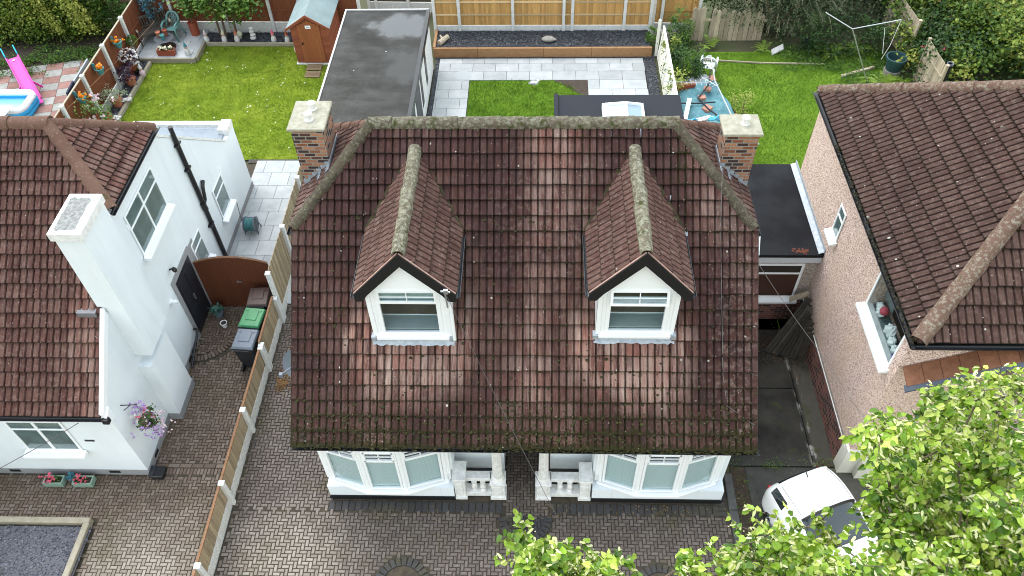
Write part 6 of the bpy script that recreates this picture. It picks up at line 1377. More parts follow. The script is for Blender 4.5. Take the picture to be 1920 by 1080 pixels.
# leaf litter beside the fence and in the alley
def litter(name, label, regs, mt, seed, s=.05):
    g = np.random.default_rng(seed); b = MB()
    for (x, y, sx, sy, n) in regs: leafcloud(b, np.array([x, y, .03])+g.normal(size=(n, 3))*np.array([sx, sy, .012]), s*.5, s*1.3, g, 1.5, .6, .5)
    return tag(b.build(name, mt), label, 'leaf litter', kind='stuff')
M_lit = leafmat('dry_leaf', [(0, (.10, .045, .02)), (.6, (.26, .14, .05)), (1, (.40, .28, .12))], .8, .1); M_lit_d = leafmat('brown_leaf', [(0, (.04, .025, .015)), (.6, (.09, .05, .025)), (1, (.20, .12, .06))], .8, .1)
litter('leaf_litter', 'dry orange leaves drifted between the fence and the middle house', [(-6.55, 11.6, .1, .12, 260), (-6.5, 12.3, .1, .3, 160), (-6.5, 13.3, .1, .4, 120)], M_lit, 1)
litter('leaf_litter', 'brown leaves under the leaning planks in the alley', [(6.3, 12.9, .3, .25, 420), (6.7, 12.5, .15, .3, 150), (6.75, 9.42, .15, .08, 60), (4.72, 8.4, .1, .5, 60), (4.75, 7.6, .1, .4, 60)], M_lit_d, 2)
litter('leaf_litter', 'scattered leaf crumbs along the front wall of the middle house', [(-3, 8.1, 1.0, .08, 60), (2.8, 8.25, .8, .07, 90), (-1.0, 8.0, .3, .15, 30), (.4, 8.2, .2, .1, 40), (-1, 7.2, 3, .5, 40)], M_lit, 3, .035)
# leaning planks in the alley
t = thing('plank_stack', (6.7, 13.2, 0), 'dark old planks leaning in the alley against the pebbledashed wall', 'planks'); rn = random.Random(4)
for k in range(9):
    b = MB(); a = np.array((6.02+.09*k, 12.75-.05*k+.03*(k % 2), .03+.02*k)); c = np.array((6.94-.012*k, 13.42-.11*k, 1.42-.05*k+rn.uniform(-.1, .15))); b.bar(a, c, .16, .03, up=(0, -1, .6)); b.build('plank', M_plank, t)
b = MB(); b.obox((6.55, 13.62, 1.0), (.38, -.1, .36), (0, .02, .0), (-.02, .04, .14)); b.build('board', M_fence_grey, t)
# ================================================================== LEFT BACK GARDEN
def loc(o, t): o.parent = t; return o
t = thing('bench', (-14.95, 27.75, .17), 'dark weathered slatted garden bench in the corner of the rust fences', 'bench', None, R_(38))
def L(b, name, m_, parent=t, bev=.006, sm=False): o = b.build(name, m_, None, bevel=bev, smooth=sm); o.parent = parent; return o
b = MB()
for k in range(5): b.box(-.65, .65, -.24+k*.10, -.24+k*.10+.085, .41, .435)
b.box(-.65, .65, -.25, -.22, .34, .405); L(b, 'seat', M_bench)
b = MB(); b.bar((-.65, .27, .88), (.65, .27, .88), .05, .07); b.bar((-.65, .25, .50), (.65, .25, .50), .04, .05)
for k in range(13): x = -.58+k*.0967; b.bar((x, .25, .52), (x, .27, .86), .045, .018)
L(b, 'backrest', M_bench)
for s in (-1, 1):
    b = MB(); b.bar((s*.65, -.22, 0), (s*.65, -.22, .62), .055); L(b, 'leg', M_bench); b = MB(); b.bar((s*.65, .24, 0), (s*.65, .28, .92), .055); L(b, 'leg', M_bench); b = MB(); b.bar((s*.65, -.28, .64), (s*.65, .27, .66), .07, .035); L(b, 'armrest', M_fence_grey)
def plastic_chair(name, c, rz, m_, label, tip=0):
    t = thing(name, c, label, 'chair', None, rz)
    if tip: t.rotation_euler = (tip, 0, rz)
    b = MB(); P = [(-.21, -.22, .43), (.21, -.22, .43), (.19, .20, .41), (-.19, .20, .41)]; b.prism(P, (0, 0, -.03)); L(b, 'seat', m_, t, .015)
    b = MB(); n = 11; pts = [(-.25, .05, .43), (-.26, .18, .62), (-.22, .27, .80), (-.12, .31, .90), (0, .32, .92), (.12, .31, .90), (.22, .27, .80), (.26, .18, .62), (.25, .05, .43)]; b.tube(pts, .042, 6)
    for k in range(5): x = -.12+k*.06; b.bar((x*.9, .20, .42), (x*1.15, .31, .87-abs(x)*.4), .045, .012, up=(1, 0, 0))
    for z in (.6, .72): b.bar((-.2, .245+(z-.6)*.35, z), (.2, .245+(z-.6)*.35, z), .02, .012)
    L(b, 'backrest', m_, t, 0, True)
    for s in (-1, 1):
        b = MB(); b.tube([(s*.27, .17, .62), (s*.28, -.05, .66), (s*.27, -.24, .62), (s*.26, -.28, .45), (s*.28, -.32, 0)], .04, 6); L(b, 'leg', m_, t, 0, True); b = MB(); b.tube([(s*.22, .2, .42), (s*.26, .33, 0)], .035, 6); L(b, 'leg', m_, t, 0, True)
    return t
plastic_chair('plastic_chair', (-14.25, 27.85, .17), R_(-8), mat('sage_green_plastic', (.13, .26, .24), .45), 'sage green plastic garden chair on the corner patio')
plastic_chair('plastic_chair', (6.15, 25.3, .05), R_(165), M_white, 'white plastic garden chair on the right hand lawn')
t = thing('table', (-14.35, 27.1, .17), 'round glass topped garden table on a dark drum base', 'table'); b = MB(); c = (-14.35, 27.1, .17); b.lathe(c, [(.34, 0), (.34, .04), (.17, .06), (.15, .38), (.2, .40)], 18); b.build('base', mat('dark_bronze', (.05, .028, .02), .5), t, smooth='auto'); b = MB(); b.lathe((c[0], c[1], .575), [(.37, 0), (.385, .01), (.37, .025)], 24); b.build('tabletop', mat('smoky_glass', (.10, .11, .12), .1, spec=.8), t, smooth='auto')
for (dx, dy, m_, h, lab) in ((-.2, .08, M_terra, .2, 'small terracotta pot on the left of the glass garden table'), (.05, .15, M_terra_red, .24, 'red brown pot at the back of the glass garden table'), (.02, -.1, M_teal, .18, 'little teal pot at the front of the glass garden table')):
    b = MB(); pot(b, (c[0]+dx, c[1]+dy, .601), .09, h); tag(b.build('table_pot', m_), lab, 'pot')
# ornaments
def gnome(c, label, m1, m2):
    t = thing('gnome', c, label, 'garden gnome'); b = MB(); b.lathe(c, [(.09, 0), (.11, .08), (.09, .2), (.05, .26)], 10); b.build('body', m1, t, smooth='auto'); b = MB(); b.ball((c[0], c[1], c[2]+.31), .065, 8, 6); b.build('head', mat('gnome_face', (.55, .32, .24), .6) if 'gnome_face' not in bpy.data.materials else bpy.data.materials['gnome_face'], t, True); b = MB(); b.lathe((c[0], c[1], c[2]+.345), [(.07, 0), (.04, .1), (.005, .2)], 10); b.build('hat', m2, t, smooth='auto')
for i, (x, y, z, m1, m2, lab) in enumerate(((-12.95, 27.62, .1, M_ornament, M_p_pale, 'small pale gnome at the left end of the rear flower bed'), (-12.25, 27.62, .1, M_ornament, M_p_cream, 'small cream gnome under the slim stemmed tree'), (-11.75, 27.62, .1, M_ornament, M_terra, 'small terracotta hatted gnome right of the slim stems'), (-9.75, 27.55, .1, M_ornament, M_terra_red, 'small red hatted gnome left of the shed'), (-9.25, 26.9, .1, M_p_pale, M_ornament, 'pink gnome beside the shed wall'), (-14.72, 25.3, .1, M_p_pale, M_ornament, 'pink gnome on the lawn edge of the slate bed'), (-13.4, 26.62, .17, M_ornament, M_leaf_teal, 'pale gnome with teal hat on the corner patio'), (-10.3, 27.6, .1, M_ornament, M_p_pink, 'pink hatted gnome in the rear flower bed near the shed'))): gnome((x, y, z), lab, m1, m2)
t = thing('stacked_ornament', (-11.15, 27.75, .1), 'white stacked pebble ornament in the rear flower bed', 'ornament'); b = MB(); 
for k, (z, r) in enumerate(((.08, .13), (.22, .12), (.36, .11), (.49, .10))): b.ball((-11.15+.02*(k % 2), 27.75, .1+z), (r, r*.8, .08), 10, 6)
b.build('stones', M_ornament, t, True)
t = thing('sphere_light', (-11.7, 27.85, .1), 'round pale globe ornament beside a tree stem', 'ornament'); b = MB(); b.ball((-11.7, 27.85, .28), .12, 12, 8); b.build('globe', M_p_cream, t, True); b = MB(); b.lathe((-11.7, 27.85, .1), [(.06, 0), (.05, .08)], 8); b.build('foot', M_ornament, t)
def butterfly(c, label, rz):
    t = thing('butterfly_ornament', c, label, 'ornament', 'white butterfly ornaments in the slate bed'); b = MB(); 
    for s in (-1, 1):
        for (dy, r) in ((.06, .085), (-.07, .065)): b.ball((c[0]+s*.085*math.cos(rz), c[1]+dy+s*.08*math.sin(rz), c[2]+.12), (r, r*.8, .012), 10, 5)
    b.build('wing', M_ornament, t, True); b = MB(); b.tube([(c[0], c[1]-.08, c[2]+.12), (c[0], c[1]+.1, c[2]+.13)], .014, 6); b.tube([(c[0], c[1], c[2]), (c[0], c[1], c[2]+.12)], .008, 5); b.build('body', M_ornament, t)
butterfly((-14.72, 23.6, .14), 'white butterfly ornament beside the sage plant', .4); butterfly((-14.7, 22.55, .14), 'white butterfly ornament beside the square terracotta planter', -.3)
for c, lab in (((-14.62, 23.7, .12), 'white bird ornament on the bed edge beside the sage plant'), ((-14.62, 22.2, .12), 'white bird ornament on the bed edge beside the square planter')):
    t = thing('bird_ornament', c, lab, 'ornament'); b = MB(); b.ball((c[0], c[1], c[2]+.1), (.06, .1, .06), 10, 6); b.ball((c[0], c[1]+.08, c[2]+.19), .04, 8, 6); b.lathe((c[0], c[1], c[2]), [(.04, 0), (.02, .06)], 8); b.build('body', M_ornament, t, True); b = MB(); b.bar((c[0], c[1]-.07, c[2]+.1), (c[0], c[1]-.17, c[2]+.13), .04, .015); b.build('tail', M_ornament, t)
# wires of the left garden
tag((lambda b: (b.tube([(-15.4, 21.2, 1.55), (-14.4, 24.2, 1.75), (-13.9, 26.0, 1.9)], .007, 4), b.build('washing_line', M_rail))[1])(MB()), 'thin orange line strung across the rust fence and slate bed', 'washing line')
# ================================================================== FAR LEFT GARDEN
t = thing('slide', (-18.7, 24.6, 0), 'pink toddler slide with teal hand rails on the chequered paving', 'slide'); M_pk = mat('pink_plastic', (.66, .03, .33), .4)
a = np.array((-19.35, 25.35, .86)); c = np.array((-18.15, 23.75, .12)); d = c-a; d /= np.linalg.norm(d); s_ = np.cross(d, (0, 0, 1)); s_ /= np.linalg.norm(s_); up_ = np.cross(s_, d); Ln = np.linalg.norm(c-a); wd = .42
b = MB(); b.obox(a-s_*wd/2, d*Ln, s_*wd, up_*-.03)
for s in (-1, 1): b.obox(a+s_*s*wd/2-s_*.02, d*Ln, s_*.04, up_*.10)
b.obox(c-s_*wd/2, np.array((d[0], d[1], 0))*.28, s_*wd, (0, 0, -.03)); b.build('chute', M_pk, t, bevel=.01)
b = MB()
for s in (-1, 1): p = a+d*Ln*.62+s_*s*wd/2; b.bar(p, p+s_*s*.22+np.array((0, 0, -.30)), .06); b.bar(a+s_*s*wd*.45, a+s_*s*wd*.45-np.array((d[0]*.5, d[1]*.5, .84)), .06)
b.build('support', M_pk, t)
for s in (-1, 1): b = MB(); q = a+s_*s*wd*.5; b.tube([q, q+up_*.12-d*.05, q-d*.42+up_*.14], .025, 6); b.build('hand_rail', M_teal if False else mat('turquoise_plastic', (.02, .38, .48), .4) if 'turquoise_plastic' not in bpy.data.materials else bpy.data.materials['turquoise_plastic'], t)
b = MB(); b.lathe(tuple(a+d*.12+up_*.004), [(.05, 0), (.05, .004)], 12); b.build('badge', M_white, t)
t = thing('paddling_pool', (-19.0, 23.5, 0), 'inflatable blue and white paddling pool on the chequered paving', 'paddling pool'); b = MB(); b2 = MB(); M_pool = mat('pool_blue', (.02, .33, .62), .35); x0, x1, y0, y1 = -20.9, -18.05, 22.7, 23.85
def rr(o, z): 
    P = []
    for (cx, cy, a0) in ((x1-.3, y1-.3, 0), (x0+.3, y1-.3, 90), (x0+.3, y0+.3, 180), (x1-.3, y0+.3, 270)):
        for k in range(6): a_ = R_(a0+k*18); P.append((cx+(.3+o)*math.cos(a_), cy+(.3+o)*math.sin(a_), z))
    return P+[P[0]]
b.tube(rr(0, .10), .11, 8); b.tube(rr(0, .26), .11, 8); b.build('wall', M_pool, t, True); b2.tube(rr(-.02, .41), .12, 8); b2.build('rim', M_white, t, True); b = MB(); P = rr(-.06, .22)[:-1]; b.poly(P); b.build('water', mat('pool_water', (.22, .55, .72), .08, spec=.6), t)
t = thing('pool_lid', (-18.6, 22.55, .3), 'white folded plastic table leaning at the pool corner', 'folding table'); b = MB(); b.obox((-20.6, 22.05, .62), (2.3, 0, 0), (.1, .62, .04), (0, 0, .05)); b.build('tabletop', M_white, t, bevel=.015); b = MB()
for x in (-20.3, -18.6): b.bar((x, 22.3, .0), (x, 22.3, .61), .04)
b.build('leg', M_steel, t)
t = thing('tarpaulin', (-15.9, 23.3, .6), 'grey and navy cloths hung over the far side of the rust fence', 'cloth'); b = MB(); b.prism([(-15.62, 22.6, .9), (-15.62, 23.9, 1.1), (-15.60, 23.9, 1.74), (-15.60, 22.6, 1.7)], (-.05, 0, 0)); b.build('grey_cloth', mat('grey_cloth', (.28, .31, .33), .9, (.36, .38, .40), 6), t); b = MB(); b.prism([(-15.62, 22.0, 1.0), (-15.62, 22.59, .9), (-15.60, 22.59, 1.72), (-15.60, 22.0, 1.66)], (-.06, 0, 0)); b.build('navy_cloth', mat('navy_cloth', (.02, .025, .05), .9), t)
# ================================================================== CENTRE GARDEN
t = thing('gull', (-.15, 24.75, 0), 'pale grey gull standing on the small square lawn', 'bird'); b = MB(); gx, gy_ = -.16, 24.55
b.tube([(gx-.16, gy_-.02, .22), (gx-.10, gy_, .23), (gx, gy_, .24), (gx+.09, gy_, .26), (gx+.14, gy_, .30), (gx+.16, gy_, .35), (gx+.19, gy_, .36), (gx+.21, gy_, .355)], [.012, .05, .085, .075, .05, .045, .035, .01], 10); b.build('body', mat('gull_white', (.66, .66, .66), .7), t, True); b = MB()
for s in (-1, 1): b.tube([(gx+.06, gy_+s*.06, .27), (gx-.05, gy_+s*.075, .27), (gx-.2, gy_+s*.02, .25)], [.03, .045, .006], 6)
b.build('wing', mat('gull_grey', (.30, .31, .33), .7), t, True); b = MB()
for s in (-1, 1): b.tube([(gx+.01, gy_+s*.03, .18), (gx+.01, gy_+s*.03, .0)], .008, 5)
b.bar((gx+.205, gy_, .355), (gx+.25, gy_, .345), .015); b.build('leg_and_beak', mat('yellow_beak', (.5, .3, .06), .6), t)
b = MB(); b.ball((.38, 27.1, .46), (.26, .16, .11), 12, 7, jit=.1); b.ball((.62, 27.05, .47), (.07, .05, .05), 8, 5); tag(b.build('tortoise_ornament', M_stone, smooth=True), 'grey stone tortoise ornament on the dark slate bed', 'ornament')
b = MB(); b.tube([(-3.75, 26.85, .45), (-3.45, 27.25, .50)], [.11, .09], 10); b.tube([(-3.6, 27.05, .48), (-3.75, 27.3, .52)], [.05, .03], 8); tag(b.build('driftwood', M_fence_grey), 'short piece of driftwood at the left end of the slate bed', 'driftwood')
# ================================================================== JUNK HEAP UNDER A NET
t = thing('junk_heap', (5.7, 22.6, 0), 'heap of garden junk under a torn turquoise net beside the extension', 'junk heap'); g = np.random.default_rng(3); V = []; F = []; nx, ny = 30, 34
Q = [np.array((4.42, 23.75)), np.array((6.2, 24.35)), np.array((6.95, 21.0)), np.array((4.45, 20.3))]
H_ = g.random((nx+1, ny+1))
for i in range(nx+1):
    for j in range(ny+1):
        u, v = i/nx, j/ny; p = (Q[3]*(1-u)+Q[2]*u)*(1-v)+(Q[0]*(1-u)+Q[1]*u)*v; e = min(u, 1-u, v, 1-v); V.append((p[0], p[1], .78*min(1, e*9)**.5+.07*H_[i, j]+.05*math.sin(u*13+v*4)+.04*math.sin(v*17)))
for i in range(nx):
    for j in range(ny): a = i*(ny+1)+j; F.append((a, a+ny+1, a+ny+2, a+1))
def netm():
    q = NT('turquoise_net'); P = q.world(); c = q.mix(q.ramp(q.noise(P, 4, 6, .7), [(.3, 0.), (.7, 1.)]), (.035, .13, .15), (.11, .27, .30)); c = q.mix(q.ramp(q.noise(P, 11, 4), [(.62, 0.), (.72, 1.)]), c, (.32, .36, .34)); q.bump(q.noise(P, 30, 4), .6, .02); return q.set(color=c, rough=.7)
b = MB(); b.add(V, F); b.build('net', netm(), t, True)
M_br = mat('loose_brick', (.36, .15, .10), .85, (.44, .22, .16), 10)
for i, (x, y, rz, w, l, lab) in enumerate(((5.5, 22.7, .1, .25, .2, 'loose brick in the middle of the turquoise net'), (5.6, 22.1, .9, .3, .26, 'broken brick slab near the dark hose on the net'), (6.0, 23.8, .2, .2, .28, 'orange brick at the far edge of the net'), (5.75, 23.2, -.3, .25, .2, 'loose brick beside the fallen aerial'), (6.45, 21.6, .3, .22, .3, 'loose brick near the right edge of the net'), (6.25, 21.25, .9, .3, .3, 'pinkish brick by the chimney end of the net'))):
    b = MB(); b.cbox((x, y, .86), (w, l, .10), rz); tag(b.build('brick', M_br, bevel=.01), lab, 'brick', 'loose bricks on the net')
t = thing('red_trough', (4.95, 23.35, .8), 'long red trough of rubble at the far left of the net', 'trough'); b = MB(); b.obox((4.62, 23.1, .88), (.75, .25, 0), (-.06, .18, 0), (0, 0, .12)); b.build('trough', M_terra_red, t); b = MB(); rn = random.Random(1)
for k in range(9): b.ball((4.7+k*.07, 23.2+k*.024, 1.03), .05, 6, 4, jit=.5)
b.build('rubble', mat('rubble', (.45, .33, .12), .9, (.4, .2, .1), 20), t)
def aerial(p, q, n, el, label):
    t = thing('aerial', tuple((np.array(p)+np.array(q))/2), label, 'aerial'); p = np.array(p, float); q = np.array(q, float); d = q-p; d /= np.linalg.norm(d); s = np.cross(d, (0, 0, 1)); s /= np.linalg.norm(s); b = MB(); b.tube([p, q], .016, 5); b.build('boom', M_steel, t); b = MB()
    for k in range(n): c = p+(q-p)*(k+.5)/n; b.tube([c-s*el, c+s*el], .008, 4)
    b.build('element', M_steel, t); return t
aerial((4.25, 23.15, 1.25), (5.75, 23.2, 1.15), 9, .16, 'fallen aerial with crossbars lying across the far end of the net'); aerial((5.6, 23.6, 1.1), (6.0, 22.95, 1.2), 5, .16, 'short broad aerial lying beside the loose brick')
b = MB(); b.tube([(6.02, 24.7, 1.25), (6.0, 23.4, 1.1), (6.35, 21.2, 1.0)], .022, 6); b.tube([(6.02, 24.7, 1.25), (5.9, 24.75, 1.2)], .012, 4); tag(b.build('metal_pole', M_steel), 'long pale metal pole lying across the net', 'pole')
b = MB(); b.bar((5.05, 22.5, 1.02), (4.75, 21.3, 1.02), .14, .03); tag(b.build('white_plank', M_white_paint), 'white painted plank lying on the turquoise net', 'plank')
b = MB(); b.tube([(5.95, 24.0, 1.15), (5.75, 23.2, 1.05), (5.35, 22.6, .98), (5.6, 22.0, .98), (6.1, 21.3, .95), (6.4, 20.9, .9)], .028, 6); b.tube([(4.5, 22.35, .95), (5.3, 22.3, .97), (5.9, 22.4, .95)], .025, 6); tag(b.build('black_hose', M_black), 'black hose snaking over the turquoise net', 'hose')
t = thing('timber_bundle', (5.7, 20.6, 0), 'grey boards and slatted panel stacked behind the right chimney', 'timber stack'); b = MB(); b.obox((4.85, 19.6, .95), (.70, .1, .12), (-.12, 1.45, .0), (0, 0, .10)); b.build('board', mat('grey_board', (.33, .32, .31), .8, (.46, .45, .44), 5), t); b = MB()
for k in range(11): b.obox((5.66, 19.5+k*.135, 1.0), (.62, .22, .12), (0, .10, 0), (0, 0, .05), )
b.build('slatted_panel', M_fence_grey, t); b = MB(); b.obox((4.86, 20.95, 1.12), (.75, .22, .08), (.02, .08, 0), (0, 0, .05)); b.obox((4.84, 21.1, 1.10), (.7, .2, .05), (.02, .06, 0), (0, 0, .05)); b.build('batten', M_white_paint, t); b = MB(); b.box(4.7, 6.3, 19.5, 21.2, 0, .9); b.build('stack', M_fence_grey, t)
b = MB(); rn = random.Random(8)
for (x, y) in ((4.75, 21.0), (5.55, 21.15)):
    for k in range(4): b.tube([(x-.1+.45*q/7, y-.05*k+.10*math.sin(q*.9+k), 1.12+.05*k+.12*math.sin(q*.45)) for q in range(8)], .03, 5)
tag(b.build('blue_rope', mat('blue_tarp', (.04, .30, .50), .5, (.08, .40, .60), 8)), 'bright blue tarp rope tied over the grey boards', 'rope')
b = MB(); g = np.random.default_rng(9); 
for k in range(40): c = np.array([6.55+g.normal()*.25, 21.0+g.normal()*.3, .75+g.normal()*.08]); b.ball(tuple(c), (.07, .06, .04), 6, 4, jit=.5)
tag(b.build('rubble_pile', mat('mixed_rubble', (.25, .28, .14), .9, (.10, .22, .22), 6)), 'mixed green and cream debris behind the right chimney', 'debris')
b = MB(); b.cbox((5.75, 24.6, .3), (.75, .5, .04), .3); b.cbox((5.75, 24.6, 0), (.5, .3, .3), .3); tag(b.build('grey_tub', mat('grey_lid', (.36, .37, .37), .5)), 'pale grey plastic tub beside the white chair', 'tub')
# ================================================================== RIGHT GARDEN
t = thing('rotary_line', (11.75, 24.5, 0), 'skeletal rotary washing line pole with two bare arms', 'washing line'); b = MB(); tp = np.array((10.69, 24.9, 2.13)); b.tube([(11.82, 24.75, 0), tuple(tp)], .022, 8); b.build('pole', M_steel, t); b = MB(); b.tube([tuple(tp), tuple(pz(1548, 23, 2.45))], .016, 6); b.build('arm', M_steel, t); b = MB(); e = pz(1690, 37, 2.45); b.tube([tuple(tp), tuple(e)], .016, 6); b.build('arm', M_steel, t); b = MB(); b.tube([tuple(e), tuple(e+np.array((-.2, -.3, -.8))), tuple(e+np.array((-.35, -.35, -1.3)))], .008, 4); b.tube([tuple(e+np.array((-.45, 0, -.3))), tuple(e+np.array((-.35, -.3, -1.1)))], .008, 4); b.build('line', M_white_paint, t)
t = thing('planter_tub', (12.8, 25.4, 0), 'large dark teal round planter tub in the right garden', 'planter'); b = MB(); b.lathe((12.8, 25.35, .25), [(.26, 0), (.35, .42), (.38, .42), (.38, .50), (.33, .50), (.28, .2), (.001, .18)], 22); b.build('tub', mat('dark_teal_plastic', (.025, .065, .07), .4), t, smooth='auto')
b = MB(); b.lathe((12.8, 25.35, 0), [(.3, 0), (.3, .25)], 14); tag(b.build('tub_stand', M_stone), 'rough round stand under the dark teal planter tub', 'stand')
t = thing('pipe_post', (13.75, 23.6, 0), 'black drainpipe post with pale open top beside the grey slatted fence', 'pipe'); b = MB(); b.lathe((13.72, 23.55, 0), [(.09, 0), (.09, 1.62), (.07, 1.62), (.07, 1.4)], 14); b.build('pipe', M_black, t); b = MB(); b.lathe((13.72, 23.55, 1.60), [(.11, 0), (.11, .05), (.085, .05), (.085, .0)], 16); b.build('collar', M_greypl, t)
b = MB(); b.bar((11.0, 25.2, .05), (12.3, 25.75, .06), .10, .09); tag(b.build('log', M_fence_grey), 'old grey timber lying in front of the fern bed', 'timber')
b = MB(); b.obox((9.95, 27.0, .02), (.32, .05, 0), (0, .25, .35), (0, -.01, .02)); tag(b.build('slate_sheet', M_epdm), 'dark slate sheet propped under the olive shrub', 'slate'); b = MB(); b.obox((8.75, 26.6, .02), (.45, .2, .12), (0, .2, .1), (0, 0, .04)); tag(b.build('white_board', M_ornament), 'pale broken board under the olive shrub', 'board')
b = MB(); b.box(4.66, 5.0, 27.3, 27.6, 0, .5); b.box(4.63, 5.03, 27.27, 27.63, .5, .56); tag(b.build('stone_plinth', M_stone, bevel=.02), 'grey stone plinth in the corner behind the white fence', 'plinth')
# ================================================================== CABLES
def cable(pts, r, m_, label, sag=0):
    pts = [np.array(p, float) for p in pts]; P = []
    for i in range(len(pts)-1):
        for k in range(10): t_ = k/10; q = pts[i]*(1-t_)+pts[i+1]*t_; q[2] -= sag*4*t_*(1-t_); P.append(q)
    b = MB(); b.tube(P+[pts[-1]], r, 5); return tag(b.build('cable', m_), label, 'cable')
nrm = np.array([0, -math.sin(R_(41.5)), math.cos(R_(41.5))]); onroof = lambda px, py, h=.06: (lambda d0: CAM+d0*(np.dot(nrm, np.array([0, EY, EZ])-CAM)/np.dot(nrm, d0))+nrm*h)(ray(px, py))
cable([onroof(1349, 318, .25), onroof(1350, 430), onroof(1352, 560), onroof(1354, 700), onroof(1362, 760), onroof(1414, 797, .05)], .0045, M_wire, 'thin grey cable lying down the right side of the tiled roof')
cable([(-1.69, 9.72, 5.72), pz(1040, 960, 4.2), pz(1170, 1200, 6.0)], .005, M_wire_d, 'dark telephone wire sagging from the left dormer to the street', .10)
cable([(5.44, 13.74, 2.42), pz(1530, 650, 2.2), pz(1780, 1010, 3.6)], .006, M_wire, 'pale wire from the alley extension fascia towards the street tree', .05)
cable([(-9.75, 8.86, 2.5), pz(0, 878, 2.6)+np.array((-.0, 0, 0)), pz(-200, 980, 3.2)], .008, M_wire_d, 'dark wire leaving the eaves of the white house to the left', .02)
# ================================================================== CAR
CARX, CARY, CARZ = 6.08, 7.68, R_(22)
car = thing('parked_car', (CARX, CARY, 0), 'small white rounded hatchback parked on the concrete drive under the tree', 'car', None, CARZ)
ST = [(1.12, .52, .58, .66, .38), (1.07, .64, .76, .93, .44), (.98, .72, .88, 1.18, .50), (.82, .765, .92, 1.34, .54), (.5, .80, .94, 1.43, .57), (.2, .81, .94, 1.44, .57), (0, .81, .93, 1.40, .57), (-.3, .80, .92, 1.22, .60), (-.66, .80, .90, .97, .64), (-1.0, .77, .84, .92, .58), (-1.35, .70, .70, .80, .48), (-1.5, .56, .54, .6, .38)]
def prof(w, zb, zt, wr):
    w *= 1.04; wr *= 1.06; return [(w*.93, .20), (w*.99, .34), (w*1.005, .58), (w*.985, zb), ((w*.97+wr)/2+.02, zb+(zt-zb)*.55), (wr, zt-.10*min(1, (zt-zb)*2)), (wr*.62, zt-.012), (0, zt+.012)]
def cr_(P, n):
    P = np.array(P, float); Q = np.vstack([2*P[0]-P[1], P, 2*P[-1]-P[-2]]); o = []
    for i in range(len(P)-1):
        for k in range(n): t = k/n; a, b_, c, d = Q[i:i+4]; o.append(.5*((2*b_)+(-a+c)*t+(2*a-5*b_+4*c-d)*t*t+(-a+3*b_-3*c+d)*t**3))
    o.append(P[-1]); return np.array(o)
S = cr_(ST, 4); NRG = 5; rings = []
for row in S: rings.append(cr_(prof(*row[1:]), NRG))
G = np.array([[(-p[0], row[0], p[1]) for p in rg]+[(p[0], row[0], p[1]) for p in rg[::-1][1:]] for row, rg in zip(S, rings)])
ns, nr = G.shape[:2]; half = 7*NRG
parts = {'body': [], 'windscreen': [], 'side_window': [], 'rear_window': []}
for i in range(ns-1):
    yc = (S[i][0]+S[i+1][0])/2
    for k in range(nr-1):
        kk = min(k+.5, 2*half-k-.5)/NRG; q = 'body'
        if -.63 < yc < -.01 and kk > 4.75: q = 'windscreen'
        elif .86 < yc < 1.02 and kk > 5.0: q = 'rear_window'
        elif 3.3 < kk < 4.5 and .42 < yc < .88: q = 'side_window'
        parts[q].append((i, k))
M_carw = mat('white_car_paint', (.80, .80, .80), .25, coat=.6); M_cargl = mat('dark_car_glass', (.014, .02, .022), .04, spec=.9)
def cadd(b, name, m_, smooth=False, bev=0):
    o = b.build(name, m_, None, smooth=smooth, bevel=bev); o.parent = car; return o
for q, fs in parts.items():
    b = MB(); ids = {}
    def vid(i, k):
        if (i, k) not in ids: ids[(i, k)] = len(b.v); b.v.append(tuple(G[i, k])); b.uv.append((0, 0))
        return ids[(i, k)]
    for (i, k) in fs: b.f.append((vid(i, k), vid(i+1, k), vid(i+1, k+1), vid(i, k+1))); b.mi.append(0)
    if q == 'body':
        for i in (0, ns-1): F = [vid(i, k) for k in range(nr)]; b.f.append(tuple(F if i == 0 else F[::-1])); b.mi.append(0)
    cadd(b, q, M_carw if q == 'body' else M_cargl, True)
def surf_line(i, k0, k1, off=.004): return [G[i, k]+np.array([0, 0, off]) for k in range(k0, k1+1)]
b = MB(); iw = min(range(ns), key=lambda i: abs(S[i][0]+.02)); b.tube(surf_line(iw, int(4.8*NRG), nr-1-int(4.8*NRG), .006), .03, 5); cadd(b, 'windscreen_band', M_black)
b = MB()
for s in (-1, 1): b.bar((s*.08-.3, -.62, .995), (s*.08+.2, -.46, 1.11), .02, .012)
cadd(b, 'wiper', M_black)
b = MB()
for s in (-1, 1): b.ball((s*.91, -.30, .98), (.10, .06, .07), 10, 6); b.bar((s*.78, -.30, .95), (s*.88, -.30, .97), .04)
cadd(b, 'mirror', M_carw, True)
for s in (-1, 1):
    for yy in (.45, -1.08):
        b = MB(); b.tube([(s*.70, yy, .27), (s*.825, yy, .27)], .27, 22); w_ = cadd(b, 'wheel', M_black)
        b = MB()
        for k in range(7): a = k*.8976; b.bar((s*.828, yy, .29), (s*.828, yy+.19*math.cos(a), .29+.19*math.sin(a)), .03, .012, up=(1, 0, 0))
        n_ = 18; b.tube([(s*.828, yy+.2*math.cos(2*math.pi*k/n_), .29+.2*math.sin(2*math.pi*k/n_)) for k in range(n_+1)], .014, 5, caps=False); o = b.build('rim', M_steel, None); o.parent = w_
        b = MB(); b.tube([(s*.815, yy+.30*math.cos(math.pi*k/12), .27+.30*math.sin(math.pi*k/12)) for k in range(13)], .022, 6); cadd(b, 'arch_trim', M_black)
